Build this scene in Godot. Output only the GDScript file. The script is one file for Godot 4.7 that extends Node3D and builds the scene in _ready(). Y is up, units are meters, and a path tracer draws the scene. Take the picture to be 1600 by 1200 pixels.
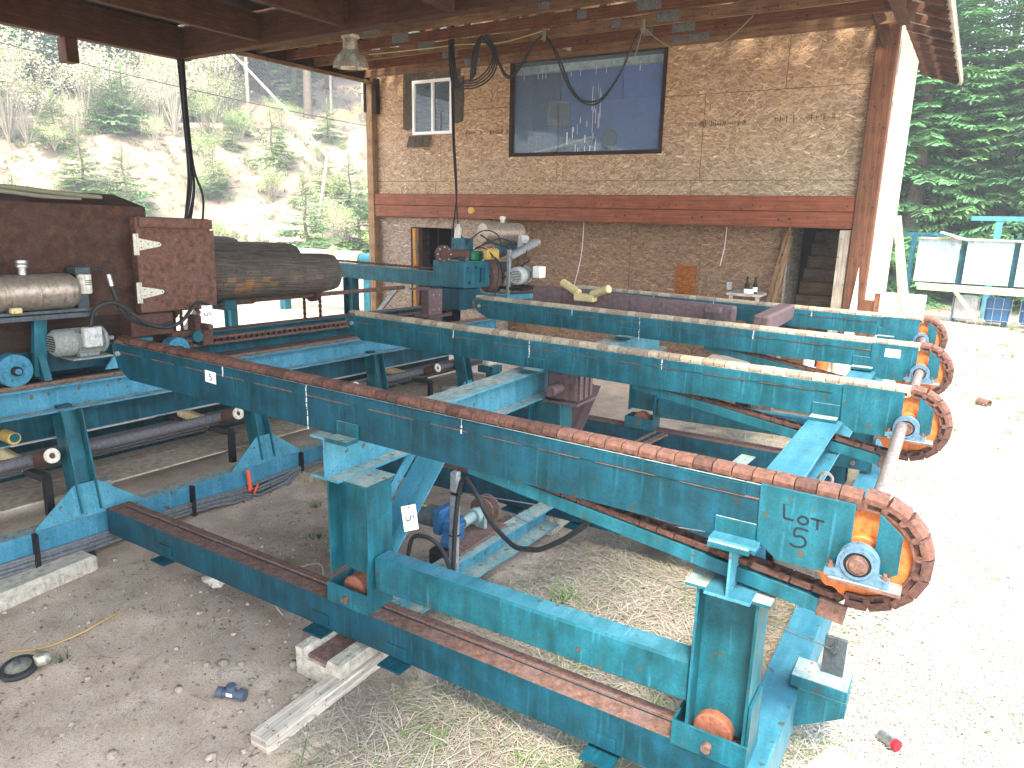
extends Node3D
# A covered log deck at a small sawmill. Units are metres, y is up, the eye stands at the origin and the yard lies at G.

const G := -2.65
var rng := RandomNumberGenerator.new()
var org := {}
var used := {}
var M := {}
var tilt := Transform3D(Basis(Vector3.RIGHT, -0.03), Vector3.ZERO)

# ---------------------------------------------------------------- shapes
class MB:
	var v := PackedVector3Array()
	var n := PackedVector3Array()
	var uv := PackedVector2Array()
	var col := PackedColorArray()
	var c := Color(1, 1, 1)
	var colored := false
	var off := Vector2.ZERO
	var r: RandomNumberGenerator
	func _init(rr: RandomNumberGenerator):
		r = rr
	func shuffle():
		off = Vector2(r.randf() * 7.0, r.randf() * 7.0)
	func tri(a: Vector3, b: Vector3, d: Vector3, na: Vector3, nb: Vector3, nd: Vector3, ua := Vector2.ZERO, ub := Vector2.ZERO, ud := Vector2.ZERO):
		var f := (d - a).cross(b - a)
		if f.dot(na + nb + nd) < 0.0:
			v.append(a); v.append(d); v.append(b)
			n.append(na); n.append(nd); n.append(nb)
			uv.append(ua); uv.append(ud); uv.append(ub)
		else:
			v.append(a); v.append(b); v.append(d)
			n.append(na); n.append(nb); n.append(nd)
			uv.append(ua); uv.append(ub); uv.append(ud)
		col.append(c); col.append(c); col.append(c)
	func at(p: Vector3, nl: Vector3) -> Vector2:
		var a := nl.abs()
		if a.x >= a.y and a.x >= a.z:
			return Vector2(p.z, p.y) + off
		if a.y >= a.z:
			return Vector2(p.x, p.z) + off
		return Vector2(p.x, p.y) + off
	func face(pts: Array, nrm: Vector3, xf: Transform3D):   # pts and nrm local to xf
		var wn := (xf.basis * nrm).normalized()
		for i in range(1, pts.size() - 1):
			tri(xf * pts[0], xf * pts[i], xf * pts[i + 1], wn, wn, wn, at(pts[0], nrm), at(pts[i], nrm), at(pts[i + 1], nrm))
	func boxt(xf: Transform3D, s: Vector3, ch := 0.0):
		shuffle()
		var h := s * 0.5
		ch = minf(ch, minf(h.x, minf(h.y, h.z)) * 0.9)
		for i in 3:
			var j := (i + 1) % 3
			var k := (i + 2) % 3
			for si in [-1.0, 1.0]:
				var nn := Vector3.ZERO
				nn[i] = si
				var q := []
				for e in [[-1, -1], [1, -1], [1, 1], [-1, 1]]:
					var p := Vector3.ZERO
					p[i] = si * h[i]; p[j] = e[0] * (h[j] - ch); p[k] = e[1] * (h[k] - ch)
					q.append(p)
				face(q, nn, xf)
				if ch > 0.0:
					for sj in [-1.0, 1.0]:   # edge between faces i and j
						var a := Vector3.ZERO
						a[i] = si * h[i]; a[j] = sj * (h[j] - ch); a[k] = h[k] - ch
						var b := Vector3.ZERO
						b[i] = si * (h[i] - ch); b[j] = sj * h[j]; b[k] = h[k] - ch
						var a2 := a; a2[k] = -a[k]
						var b2 := b; b2[k] = -b[k]
						var ne := Vector3.ZERO
						ne[i] = si; ne[j] = sj
						face([a, b, b2, a2], ne.normalized(), xf)
		if ch > 0.0:
			for sx in [-1.0, 1.0]:
				for sy in [-1.0, 1.0]:
					for sz in [-1.0, 1.0]:
						face([Vector3(sx * h.x, sy * (h.y - ch), sz * (h.z - ch)), Vector3(sx * (h.x - ch), sy * h.y, sz * (h.z - ch)), Vector3(sx * (h.x - ch), sy * (h.y - ch), sz * h.z)], Vector3(sx, sy, sz).normalized(), xf)
	func box(c0: Vector3, s: Vector3, ch := 0.0):
		boxt(Transform3D(Basis(), c0), s, ch)
	func span(x0: float, x1: float, y0: float, y1: float, z0: float, z1: float, ch := 0.0):
		box(Vector3(x0 + x1, y0 + y1, z0 + z1) * 0.5, Vector3(absf(x1 - x0), absf(y1 - y0), absf(z1 - z0)), ch)
	static func frame(p: Vector3, q: Vector3, up: Vector3) -> Transform3D:   # x runs from p to q, y is as near up as can be
		var x := (q - p).normalized()
		var z := x.cross(up)
		if z.length() < 0.001:
			z = x.cross(Vector3.RIGHT if absf(x.x) < 0.9 else Vector3.BACK)
		z = z.normalized()
		return Transform3D(Basis(x, z.cross(x), z), (p + q) * 0.5)
	func bar(p: Vector3, q: Vector3, w: float, h: float, up := Vector3.UP, ch := 0.0):   # w sideways, h along up
		boxt(frame(p, q, up), Vector3(p.distance_to(q), h, w), ch)
	func prism(poly: PackedVector2Array, depth: float, xf: Transform3D):   # poly in local (z, y), pushed along local x
		shuffle()
		var area := 0.0
		for i in poly.size():
			area += poly[i].cross(poly[(i + 1) % poly.size()])
		for i in poly.size():
			var a := poly[i]
			var b := poly[(i + 1) % poly.size()]
			var d := (b - a) * signf(area)
			face([Vector3(-depth / 2, a.y, a.x), Vector3(depth / 2, a.y, a.x), Vector3(depth / 2, b.y, b.x), Vector3(-depth / 2, b.y, b.x)], Vector3(0, -d.x, d.y).normalized(), xf)
		var t := Geometry2D.triangulate_polygon(poly)
		for i in range(0, t.size(), 3):
			for s in [-0.5, 0.5]:
				face([Vector3(s * depth, poly[t[i]].y, poly[t[i]].x), Vector3(s * depth, poly[t[i + 1]].y, poly[t[i + 1]].x), Vector3(s * depth, poly[t[i + 2]].y, poly[t[i + 2]].x)], Vector3(signf(s), 0, 0), xf)
	func beam(p: Vector3, q: Vector3, prof: PackedVector2Array, up := Vector3.UP):
		prism(prof, p.distance_to(q), frame(p, q, up))
	func plate(pts: Array, z0: float, z1: float):   # an outline in x and y with a thickness in z
		var poly := PackedVector2Array()
		for p in pts:
			poly.append(Vector2(-p.x, p.y))
		prism(poly, absf(z1 - z0), Transform3D(Basis(Vector3.BACK, Vector3.UP, Vector3.LEFT), Vector3(0, 0, (z0 + z1) / 2)))
	func lathe(o: Vector3, axis: Vector3, prof: Array, seg := 16):   # prof holds (radius, height along axis)
		shuffle()
		var f := frame(Vector3.ZERO, axis, Vector3.UP).basis
		for k in prof.size() - 1:
			var a: Vector2 = prof[k]
			var b: Vector2 = prof[k + 1]
			var d := b - a
			if d.length() < 1e-6:
				continue
			var nr := d.y / d.length()
			var nh := -d.x / d.length()
			for i in seg:
				var q := []
				var qn := []
				for e in [[0, a], [1, a], [1, b], [0, b]]:
					var t: float = TAU * (i + e[0]) / seg
					var rad := f.y * cos(t) + f.z * sin(t)
					q.append(o + rad * e[1].x + f.x * e[1].y)
					qn.append((rad * nr + f.x * nh).normalized())
				var u0 := TAU * i / seg * maxf(a.x, b.x)
				var u1 := TAU * (i + 1) / seg * maxf(a.x, b.x)
				if a.x > 1e-6:
					tri(q[0], q[1], q[2], qn[0], qn[1], qn[2], Vector2(a.y, u0) + off, Vector2(a.y, u1) + off, Vector2(b.y, u1) + off)
				if b.x > 1e-6:
					tri(q[0], q[2], q[3], qn[0], qn[2], qn[3], Vector2(a.y, u0) + off, Vector2(b.y, u1) + off, Vector2(b.y, u0) + off)
	func cyl(a: Vector3, b: Vector3, r0: float, r1 := -1.0, seg := 14, ch := 0.0):
		var l := a.distance_to(b)
		if r1 < 0.0:
			r1 = r0
		if ch > 0.0:
			lathe(a, b - a, [Vector2(0, 0), Vector2(r0 - ch, 0), Vector2(r0, ch), Vector2(r1, l - ch), Vector2(r1 - ch, l), Vector2(0, l)], seg)
		else:
			lathe(a, b - a, [Vector2(0, 0), Vector2(r0, 0), Vector2(r1, l), Vector2(0, l)], seg)
	func ring(a: Vector3, b: Vector3, r0: float, r1: float, seg := 16):   # an open pipe: outer r0, inner r1
		var l := a.distance_to(b)
		lathe(a, b - a, [Vector2(r1, 0), Vector2(r0, 0), Vector2(r0, l), Vector2(r1, l), Vector2(r1, 0)], seg)
	func tube(pts: Array, rad: float, seg := 6, taper := 1.0):
		shuffle()
		var rings := []
		var up := Vector3.UP
		var along := 0.0
		for i in pts.size():
			var t: Vector3 = (pts[mini(i + 1, pts.size() - 1)] - pts[maxi(i - 1, 0)]).normalized()
			var side := t.cross(up)
			if side.length() < 0.05:
				side = t.cross(Vector3.RIGHT if absf(t.x) < 0.8 else Vector3.BACK)
			side = side.normalized()
			up = side.cross(t)
			if i:
				along += pts[i].distance_to(pts[i - 1])
			var rr := rad * lerpf(1.0, taper, float(i) / maxf(1.0, pts.size() - 1))
			var ring0 := []
			for k in seg + 1:
				var d := side * cos(TAU * k / seg) + up * sin(TAU * k / seg)
				ring0.append([pts[i] + d * rr, d, Vector2(along, TAU * k / seg * rr) + off])
			rings.append(ring0)
		for i in pts.size() - 1:
			for k in seg:
				var a = rings[i][k]; var b = rings[i][k + 1]; var d = rings[i + 1][k + 1]; var e = rings[i + 1][k]
				tri(a[0], b[0], d[0], a[1], b[1], d[1], a[2], b[2], d[2])
				tri(a[0], d[0], e[0], a[1], d[1], e[1], a[2], d[2], e[2])
		for e in [0, pts.size() - 1]:
			var nn: Vector3 = ((pts[0] - pts[1]) if e == 0 else (pts[e] - pts[e - 1])).normalized()
			for k in seg:
				tri(pts[e], rings[e][k][0], rings[e][k + 1][0], nn, nn, nn)
	func blob(o: Vector3, rad: Vector3, rough := 0.2, seg := 8, turn := 0.0):
		shuffle()
		var bb := Basis(Vector3.UP, turn)
		var p := []
		for j in seg / 2 + 1:
			var row := []
			for i in seg:
				var th := PI * j / (seg / 2)
				var ph := TAU * i / seg
				var k := 1.0 + r.randf_range(-rough, rough)
				if j == 0 or j == seg / 2:
					k = 1.0
				row.append(o + bb * (Vector3(sin(th) * cos(ph), cos(th), sin(th) * sin(ph)) * rad * k))
			row.append(row[0])
			p.append(row)
		for j in seg / 2:
			for i in seg:
				for t in [[p[j][i], p[j][i + 1], p[j + 1][i + 1]], [p[j][i], p[j + 1][i + 1], p[j + 1][i]]]:
					tri(t[0], t[1], t[2], (t[0] - o).normalized(), (t[1] - o).normalized(), (t[2] - o).normalized(), Vector2(t[0].x, t[0].z), Vector2(t[1].x, t[1].z), Vector2(t[2].x, t[2].z))
	func sub(keep_up: bool, base: Vector3, split: bool) -> Array:
		var pv := PackedVector3Array(); var pn := PackedVector3Array(); var pu := PackedVector2Array(); var pc := PackedColorArray()
		for i in range(0, v.size(), 3):
			if split and ((n[i].y > 0.75) != keep_up):
				continue
			for k in 3:
				pv.append(v[i + k] - base); pn.append(n[i + k]); pu.append(uv[i + k])
				if colored:
					pc.append(col[i + k])
		var arr := []
		arr.resize(Mesh.ARRAY_MAX)
		arr[Mesh.ARRAY_VERTEX] = pv; arr[Mesh.ARRAY_NORMAL] = pn; arr[Mesh.ARRAY_TEX_UV] = pu
		if colored:
			arr[Mesh.ARRAY_COLOR] = pc
		return arr
	func mesh(base: Vector3, mat: Material, dust: Material = null) -> ArrayMesh:
		var m := ArrayMesh.new()
		var sets := [[true, dust], [false, mat]] if dust else [[false, mat]]
		for s in sets:
			var arr := sub(s[0], base, dust != null)
			if arr[Mesh.ARRAY_VERTEX].size():
				m.add_surface_from_arrays(Mesh.PRIMITIVE_TRIANGLES, arr)
				m.surface_set_material(m.get_surface_count() - 1, s[1])
		return m

func mb() -> MB:
	return MB.new(rng)

func iprof(h: float, w: float, tf: float, tw: float) -> PackedVector2Array:
	var a := h / 2; var b := w / 2; var t := tw / 2
	return PackedVector2Array([Vector2(-b, -a), Vector2(b, -a), Vector2(b, -a + tf), Vector2(t, -a + tf), Vector2(t, a - tf), Vector2(b, a - tf), Vector2(b, a), Vector2(-b, a), Vector2(-b, a - tf), Vector2(-t, a - tf), Vector2(-t, -a + tf), Vector2(-b, -a + tf)])

func cprof(h: float, w: float, tf: float, tw: float, s := 1.0) -> PackedVector2Array:   # a channel; its flanges point to s
	var a := h / 2
	return PackedVector2Array([Vector2(0, -a), Vector2(s * w, -a), Vector2(s * w, -a + tf), Vector2(s * tw, -a + tf), Vector2(s * tw, a - tf), Vector2(s * w, a - tf), Vector2(s * w, a), Vector2(0, a)])

func lprof(w: float, h: float, t: float, sx := 1.0, sy := 1.0) -> PackedVector2Array:
	return PackedVector2Array([Vector2(0, 0), Vector2(sx * w, 0), Vector2(sx * w, sy * t), Vector2(sx * t, sy * t), Vector2(sx * t, sy * h), Vector2(0, sy * h)])

func smooth(pts: Array, steps := 6) -> Array:
	var out := []
	for i in pts.size() - 1:
		var a: Vector3 = pts[maxi(i - 1, 0)]; var b: Vector3 = pts[i]; var c: Vector3 = pts[i + 1]; var d: Vector3 = pts[mini(i + 2, pts.size() - 1)]
		for k in steps:
			out.append(b.cubic_interpolate(c, a, d, float(k) / steps))
	out.append(pts[-1])
	return out

func sag(a: Vector3, b: Vector3, drop: float, steps := 10) -> Array:
	var out := []
	for k in steps + 1:
		var t := float(k) / steps
		out.append(a.lerp(b, t) - Vector3(0, drop * 4.0 * t * (1.0 - t), 0))
	return out

# ---------------------------------------------------------------- nodes
func numbered(s: String) -> String:
	used[s] = used.get(s, -1) + 1
	return s if used[s] == 0 else "%s_%03d" % [s, used[s]]

func tag(o: Node3D, label: String, category: String, group := "", kind := "") -> Node3D:
	o.set_meta("label", label)
	if category: o.set_meta("category", category)
	if group: o.set_meta("group", group)
	if kind: o.set_meta("kind", kind)
	return o

func thing(called: String, label: String, category: String, base: Vector3, group := "", tilted := false) -> Node3D:
	var o := Node3D.new()
	o.name = numbered(called)
	add_child(o)
	o.transform = (tilt if tilted else Transform3D()) * Transform3D(Basis(), base)
	org[o] = base
	return tag(o, label, category, group)

func part(called: String, m: MB, mat: Material, parent: Node3D, dust: Material = null, label := "") -> MeshInstance3D:
	var o := MeshInstance3D.new()
	o.name = called
	o.mesh = m.mesh(org[parent], mat, dust)
	parent.add_child(o, true)
	org[o] = org[parent]
	if label: o.set_meta("label", label)
	return o

func piece(called: String, mesh: Mesh, xf: Transform3D, parent: Node3D) -> MeshInstance3D:   # a shared mesh, set at xf in the yard's axes
	var o := MeshInstance3D.new()
	o.name = called
	o.mesh = mesh
	o.transform = Transform3D(xf.basis, xf.origin - org[parent])
	parent.add_child(o, true)
	return o

func one(called: String, label: String, category: String, m: MB, mat: Material, base: Vector3, group := "", tilted := false, dust: Material = null) -> MeshInstance3D:
	var o := MeshInstance3D.new()
	o.name = numbered(called)
	o.mesh = m.mesh(base, mat, dust)
	add_child(o)
	o.transform = (tilt if tilted else Transform3D()) * Transform3D(Basis(), base)
	org[o] = base
	tag(o, label, category, group)
	return o

func many(called: String, mesh: Mesh, xfs: Array, cols: Array, label: String, category: String) -> MultiMeshInstance3D:
	var mm := MultiMesh.new()
	mm.transform_format = MultiMesh.TRANSFORM_3D
	mm.use_colors = true
	mm.mesh = mesh
	mm.instance_count = xfs.size()
	for i in xfs.size():
		mm.set_instance_transform(i, xfs[i])
		mm.set_instance_color(i, cols[i])
	var o := MultiMeshInstance3D.new()
	o.name = numbered(called)
	o.multimesh = mm
	add_child(o)
	tag(o, label, category, "", "stuff")
	return o

func lettering(text: String, size: float, xf: Transform3D, mat: Material, parent: Node3D, called := "lettering") -> MeshInstance3D:
	var t := TextMesh.new()
	var f := SystemFont.new()
	f.font_names = PackedStringArray(["Droid Sans"])
	t.font = f
	t.text = text
	t.font_size = 64
	t.pixel_size = size / 46.0
	t.depth = 0.0015
	t.material = mat
	return piece(called, t, xf, parent)

# ---------------------------------------------------------------- materials
func noise(sd: int, freq: float, oct := 4, w := 512, h := 512, kind := FastNoiseLite.TYPE_SIMPLEX_SMOOTH, stretch := Vector2i(512, 512)) -> PackedByteArray:
	var f := FastNoiseLite.new()
	f.seed = sd
	f.noise_type = kind
	f.frequency = freq
	f.fractal_octaves = oct
	var im := f.get_seamless_image(w, h)
	im.convert(Image.FORMAT_L8)
	if Vector2i(w, h) != stretch:
		im.resize(stretch.x, stretch.y, Image.INTERPOLATE_CUBIC)
	return im.get_data()

func texture(size: int, data: PackedByteArray) -> ImageTexture:
	return ImageTexture.create_from_image(Image.create_from_data(size, size, false, Image.FORMAT_RGB8, data))

func blend(size: int, fn: Callable) -> ImageTexture:   # fn(i) gives a Color in sRGB
	var d := PackedByteArray()
	d.resize(size * size * 3)
	for i in size * size:
		var c: Color = fn.call(i)
		d[i * 3] = clampi(int(c.r * 255.0), 0, 255); d[i * 3 + 1] = clampi(int(c.g * 255.0), 0, 255); d[i * 3 + 2] = clampi(int(c.b * 255.0), 0, 255)
	return texture(size, d)

func mat(color: Color, rough := 0.7, metal := 0.0, tex: Texture2D = null, scale := 1.0, tri := true) -> StandardMaterial3D:
	var m := StandardMaterial3D.new()
	m.albedo_color = color
	m.roughness = rough
	m.metallic = metal
	m.metallic_specular = 0.35
	if tex:
		m.albedo_texture = tex
		if tri:
			m.uv1_triplanar = true
			m.uv1_world_triplanar = true
			m.uv1_triplanar_sharpness = 4.0
		m.uv1_scale = Vector3(scale, scale, scale)
	return m

func relief(m: StandardMaterial3D, bytes: PackedByteArray, size: int, depth: float) -> StandardMaterial3D:
	var im := Image.create_from_data(size, size, false, Image.FORMAT_L8, bytes)
	im.bump_map_to_normal_map(depth)
	m.normal_enabled = true
	m.normal_texture = ImageTexture.create_from_image(im)
	return m

func hexc(r: int, g: int, b: int) -> Color:
	return Color(r / 255.0, g / 255.0, b / 255.0)

func osb_texture() -> ImageTexture:   # pressed strands, 2.44 m across
	var s := 1024
	var d := PackedByteArray()
	d.resize(s * s * 3)
	for i in s * s:
		d[i * 3] = 140; d[i * 3 + 1] = 106; d[i * 3 + 2] = 76
	for k in 9000:
		var a := rng.randfn(0.0, 0.55)
		var l := rng.randf_range(12, 64)
		var w := rng.randf_range(3.0, 12.0)
		var cx := rng.randf() * s
		var cy := rng.randf() * s
		var t := rng.randf()
		var shade := rng.randf_range(0.8, 1.06)
		if rng.randf() < 0.03: shade = 1.2
		var cr := lerpf(166, 200, t) * shade; var cg := lerpf(134, 168, t) * shade; var cb := lerpf(104, 136, t) * shade
		var ca := cos(a); var sa := sin(a)
		for u in range(int(-l / 2), int(l / 2)):
			var edge := absf(u) / l * 2.0
			var ww := w * (1.0 - 0.5 * edge * edge)
			for q in int(ww):
				var vv := q - ww / 2
				var x := posmod(int(cx + u * ca - vv * sa), s)
				var y := posmod(int(cy + u * sa + vv * ca), s)
				var sh := 0.9 if q == 0 else 1.0
				var j := (y * s + x) * 3
				d[j] = clampi(int(cr * sh), 0, 255); d[j + 1] = clampi(int(cg * sh), 0, 255); d[j + 2] = clampi(int(cb * sh), 0, 255)
	return texture(s, d)

func materials():
	var big := noise(3, 0.006, 4)
	var mid := noise(5, 0.02, 4)
	var fine := noise(7, 0.09, 3)
	var spot := noise(9, 0.03, 5)
	var drip := noise(11, 0.03, 3, 512, 64)
	var drip2 := noise(13, 0.06, 2, 512, 32)
	var grain := noise(15, 0.05, 4, 32, 512)
	var grain2 := noise(17, 0.12, 2, 16, 512)
	var paint := func(lo: Color, hi: Color, pale: Color): return blend(512, func(i):
		var t := clampf(big[i] / 255.0 * 0.75 + drip[i] / 255.0 * 0.55 - 0.2 + (mid[i] / 255.0 - 0.5) * 0.3, 0, 1)
		var c := lo.lerp(hi, t)
		c = c.lerp(pale, smoothstep(0.70, 0.95, drip2[i] / 255.0) * 0.4)
		c = c.lerp(lo * 0.7, smoothstep(0.64, 0.85, spot[(i * 7) % 262144] / 255.0) * 0.45)
		c = c.lerp(hexc(92, 62, 40), smoothstep(0.76, 0.88, spot[i] / 255.0) * 0.75)
		return c * (0.93 + 0.14 * fine[i] / 255.0))
	var teal: Texture2D = paint.call(hexc(6, 54, 64), hexc(22, 92, 114), hexc(56, 124, 148))
	var teal_b: Texture2D = paint.call(hexc(48, 112, 128), hexc(84, 144, 164), hexc(124, 172, 186))
	var teal_m: Texture2D = paint.call(hexc(10, 64, 71), hexc(32, 104, 121), hexc(76, 142, 164))
	var dusty := blend(512, func(i):
		var t := clampf(big[i] / 255.0 * 0.5 + mid[i] / 255.0 * 0.7 - 0.12, 0, 1)
		var c := hexc(96, 136, 140).lerp(hexc(176, 168, 154), t)
		c = c.lerp(hexc(104, 76, 54), smoothstep(0.66, 0.85, spot[i] / 255.0) * 0.7)
		return c * (0.88 + 0.2 * fine[i] / 255.0))
	var rust := blend(512, func(i):
		var t := clampf(mid[i] / 255.0 * 0.8 + spot[i] / 255.0 * 0.5 - 0.15, 0, 1)
		var c := hexc(80, 62, 56).lerp(hexc(146, 110, 94), t)
		c = c.lerp(hexc(120, 98, 96), smoothstep(0.5, 0.8, big[i] / 255.0) * 0.6)
		return c * (0.85 + 0.3 * fine[i] / 255.0))
	var grunge := blend(512, func(i):
		var t := 0.80 + 0.2 * mid[i] / 255.0
		t -= smoothstep(0.55, 0.9, spot[i] / 255.0) * 0.14
		t -= smoothstep(0.6, 0.9, drip[i] / 255.0) * 0.14
		return Color(t, t * 0.985, t * 0.95) * (0.93 + 0.1 * fine[i] / 255.0))
	var wood := blend(512, func(i):
		var t := clampf(grain[i] / 255.0 * 0.7 + grain2[i] / 255.0 * 0.4 - 0.05, 0, 1)
		var k := lerpf(0.62, 1.05, t) * (0.9 + 0.2 * big[i] / 255.0)
		k *= 1.0 - 0.5 * smoothstep(0.78, 0.86, spot[i] / 255.0)
		return Color(k, k * 0.97, k * 0.93))
	var dirt_big := noise(23, 0.008, 5, 1024, 1024, FastNoiseLite.TYPE_SIMPLEX_SMOOTH, Vector2i(1024, 1024))
	var dirt_fine := noise(29, 0.06, 5, 1024, 1024, FastNoiseLite.TYPE_SIMPLEX_SMOOTH, Vector2i(1024, 1024))
	var cells := noise(31, 0.045, 2, 1024, 1024, FastNoiseLite.TYPE_CELLULAR, Vector2i(1024, 1024))
	var dirt := blend(1024, func(i):
		var a := dirt_big[i] / 255.0; var f := dirt_fine[i] / 255.0; var cc := cells[i] / 255.0
		var c := hexc(204, 184, 166).lerp(hexc(228, 213, 200), a)
		c = c.lerp(hexc(150, 130, 110), smoothstep(0.55, 0.8, f) * 0.6)
		c = c.lerp(hexc(236, 230, 220), smoothstep(0.72, 0.9, cc) * smoothstep(0.4, 0.6, a) * 0.5)
		return c * (0.82 + 0.3 * f))
	var osb := osb_texture()

	M.teal = mat(Color(1, 1, 1), 0.46, 0.0, teal_m, 0.8)
	M.teal_deep = mat(hexc(200, 225, 225), 0.45, 0.0, teal, 0.8)
	M.teal_pale = mat(Color(1, 1, 1), 0.55, 0.0, teal_b, 0.9)
	M.teal_blue = mat(hexc(245, 245, 255), 0.5, 0.0, teal_b, 0.7)
	M.teal_top = mat(hexc(205, 212, 214), 0.55, 0.0, teal_b, 0.9)
	M.dust = mat(Color(1, 1, 1), 0.85, 0.0, dusty, 0.9)
	M.rust = mat(Color(0.94, 0.94, 0.94), 0.85, 0.1, rust, 1.7)
	M.hood = mat(Color(0.56, 0.50, 0.45), 0.75, 0.0, rust, 0.9)
	M.door = mat(Color(0.82, 0.76, 0.72), 0.8, 0.0, rust, 1.3)
	M.link = mat(Color(0.90, 0.83, 0.80), 0.75, 0.1, rust, 3.0)
	M.link_worn = mat(hexc(196, 182, 160), 0.55, 0.1, grunge, 3.0)
	M.link_worn2 = mat(hexc(168, 150, 132), 0.6, 0.1, grunge, 3.0)
	M.link_dark = mat(Color(0.74, 0.69, 0.68), 0.8, 0.1, rust, 3.0)
	M.mauve = mat(hexc(112, 92, 96), 0.6, 0.0, grunge, 1.2)
	M.orange = mat(hexc(222, 126, 66), 0.55, 0.0, grunge, 2.0)
	M.orange_dull = mat(hexc(150, 96, 76), 0.7, 0.0, grunge, 2.0)
	M.bearing = mat(hexc(98, 132, 160), 0.5, 0.0, grunge, 3.0)
	M.black = mat(hexc(26, 25, 27), 0.6)
	M.rubber = mat(hexc(52, 54, 58), 0.55, 0.0, grunge, 2.0)
	M.grey_cable = mat(hexc(118, 122, 130), 0.6, 0.0, grunge, 2.0)
	M.rope = mat(hexc(120, 118, 100), 0.8)
	M.steel = mat(hexc(176, 178, 182), 0.35, 0.75, grunge, 2.0)
	M.shaft = mat(hexc(148, 138, 138), 0.45, 0.4, grunge, 2.0)
	M.galv = mat(hexc(168, 174, 182), 0.5, 0.4, grunge, 2.0)
	M.plate = mat(hexc(124, 128, 130), 0.6, 0.3, grunge, 2.0)
	M.tank = mat(hexc(172, 160, 150), 0.42, 0.55, grunge, 1.6)
	M.motor = mat(hexc(142, 150, 150), 0.6, 0.0, grunge, 3.0)
	M.motor_dark = mat(hexc(78, 88, 96), 0.6, 0.0, grunge, 2.0)
	M.motor_pale = mat(hexc(198, 202, 206), 0.55, 0.0, grunge, 2.0)
	M.blue = mat(hexc(38, 98, 150), 0.45, 0.0, grunge, 3.0)
	M.disc = mat(hexc(64, 132, 164), 0.5, 0.0, grunge, 2.0)
	M.white = mat(hexc(232, 232, 230), 0.6)
	M.white_dirty = mat(hexc(224, 220, 210), 0.6, 0.0, grunge, 2.0)
	M.white_wall = mat(hexc(236, 230, 220), 0.8, 0.0, grunge, 0.6)
	M.hinge = mat(hexc(214, 214, 202), 0.5, 0.1, grunge, 4.0)
	M.yellow = mat(hexc(206, 174, 92), 0.6, 0.0, grunge, 3.0)
	M.yellow_pale = mat(hexc(216, 200, 150), 0.65, 0.0, grunge, 3.0)
	M.red = mat(hexc(182, 30, 40), 0.5)
	M.green = mat(hexc(22, 120, 84), 0.5, 0.0, grunge, 2.0)
	M.belt = mat(hexc(184, 170, 154), 0.9, 0.0, grunge, 1.0)
	M.belt_edge = mat(hexc(104, 102, 110), 0.6, 0.0, grunge, 2.0)
	M.concrete = relief(mat(hexc(206, 199, 187), 0.9, 0.0, grunge, 1.1), fine, 512, 3.0)
	M.concrete_dirty = relief(mat(hexc(178, 166, 148), 0.95, 0.0, grunge, 1.5), fine, 512, 4.0)
	M.osb = mat(Color(1.0, 1.0, 1.0), 0.9, 0.0, osb, 1.0 / 2.44, false)
	M.osb.vertex_color_use_as_albedo = true
	M.timber = mat(hexc(118, 78, 56), 0.8, 0.0, wood, 1.0, false)
	M.timber_dark = mat(hexc(84, 58, 44), 0.85, 0.0, wood, 1.0, false)
	M.timber_black = mat(hexc(58, 46, 40), 0.9, 0.0, wood, 1.0, false)
	M.timber_red = mat(hexc(138, 78, 50), 0.55, 0.0, wood, 0.8, false)
	M.timber_pale = mat(hexc(160, 130, 100), 0.85, 0.0, wood, 1.0, false)
	M.timber_grey = mat(hexc(186, 178, 166), 0.9, 0.0, wood, 1.0, false)
	M.truss = mat(hexc(138, 108, 82), 0.9, 0.0, wood, 1.0, false)
	M.truss_red = mat(hexc(118, 78, 58), 0.9, 0.0, wood, 1.0, false)
	M.timber_yellow = mat(hexc(196, 140, 70), 0.8, 0.0, wood, 1.0, false)
	M.plank = mat(hexc(214, 206, 196), 0.9, 0.0, wood, 1.3, false)
	M.bark = relief(mat(hexc(104, 92, 82), 0.95, 0.0, wood, 1.4, false), grain, 512, 6.0)
	M.bark_pale = mat(hexc(176, 168, 156), 0.9, 0.0, wood, 1.0, false)
	M.trunk = mat(hexc(120, 108, 98), 0.95, 0.0, wood, 0.8, false)
	M.log_bark = relief(mat(hexc(226, 216, 206), 0.95, 0.0, wood, 1.2, false), grain, 512, 8.0)
	M.log_bark.vertex_color_use_as_albedo = true
	M.paper = mat(hexc(92, 84, 72), 0.95, 0.0, grunge, 1.0)
	M.roofing = mat(hexc(168, 172, 172), 0.55, 0.1, grunge, 0.7)
	M.ply_dark = mat(hexc(66, 54, 46), 0.95, 0.0, wood, 0.5, false)
	M.clear_roof = mat(Color(0.9, 0.95, 0.95, 0.25), 0.1)
	M.clear_roof.transparency = BaseMaterial3D.TRANSPARENCY_ALPHA
	M.tin = mat(hexc(196, 192, 178), 0.35, 0.6, grunge, 2.0)
	M.room_blue = mat(hexc(8, 48, 116), 0.8, 0.0, grunge, 0.6)
	M.room_dark = mat(hexc(44, 40, 38), 0.95)
	M.sheet_blue = mat(hexc(176, 204, 214), 0.6, 0.0, grunge, 0.5)
	M.glass = mat(Color(0.75, 0.85, 0.92, 0.10), 0.03)
	M.glass.metallic_specular = 0.22
	M.glass.transparency = BaseMaterial3D.TRANSPARENCY_ALPHA
	M.bottle = mat(hexc(30, 22, 14), 0.12)
	M.dirt = relief(mat(Color(1, 1, 1), 0.95, 0.0, dirt, 0.45), noise(41, 0.22, 4, 1024, 1024, FastNoiseLite.TYPE_SIMPLEX_SMOOTH, Vector2i(1024, 1024)), 1024, 2.0)
	M.dirt.vertex_color_use_as_albedo = true
	M.straw = mat(Color(1, 1, 1), 0.9)
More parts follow.
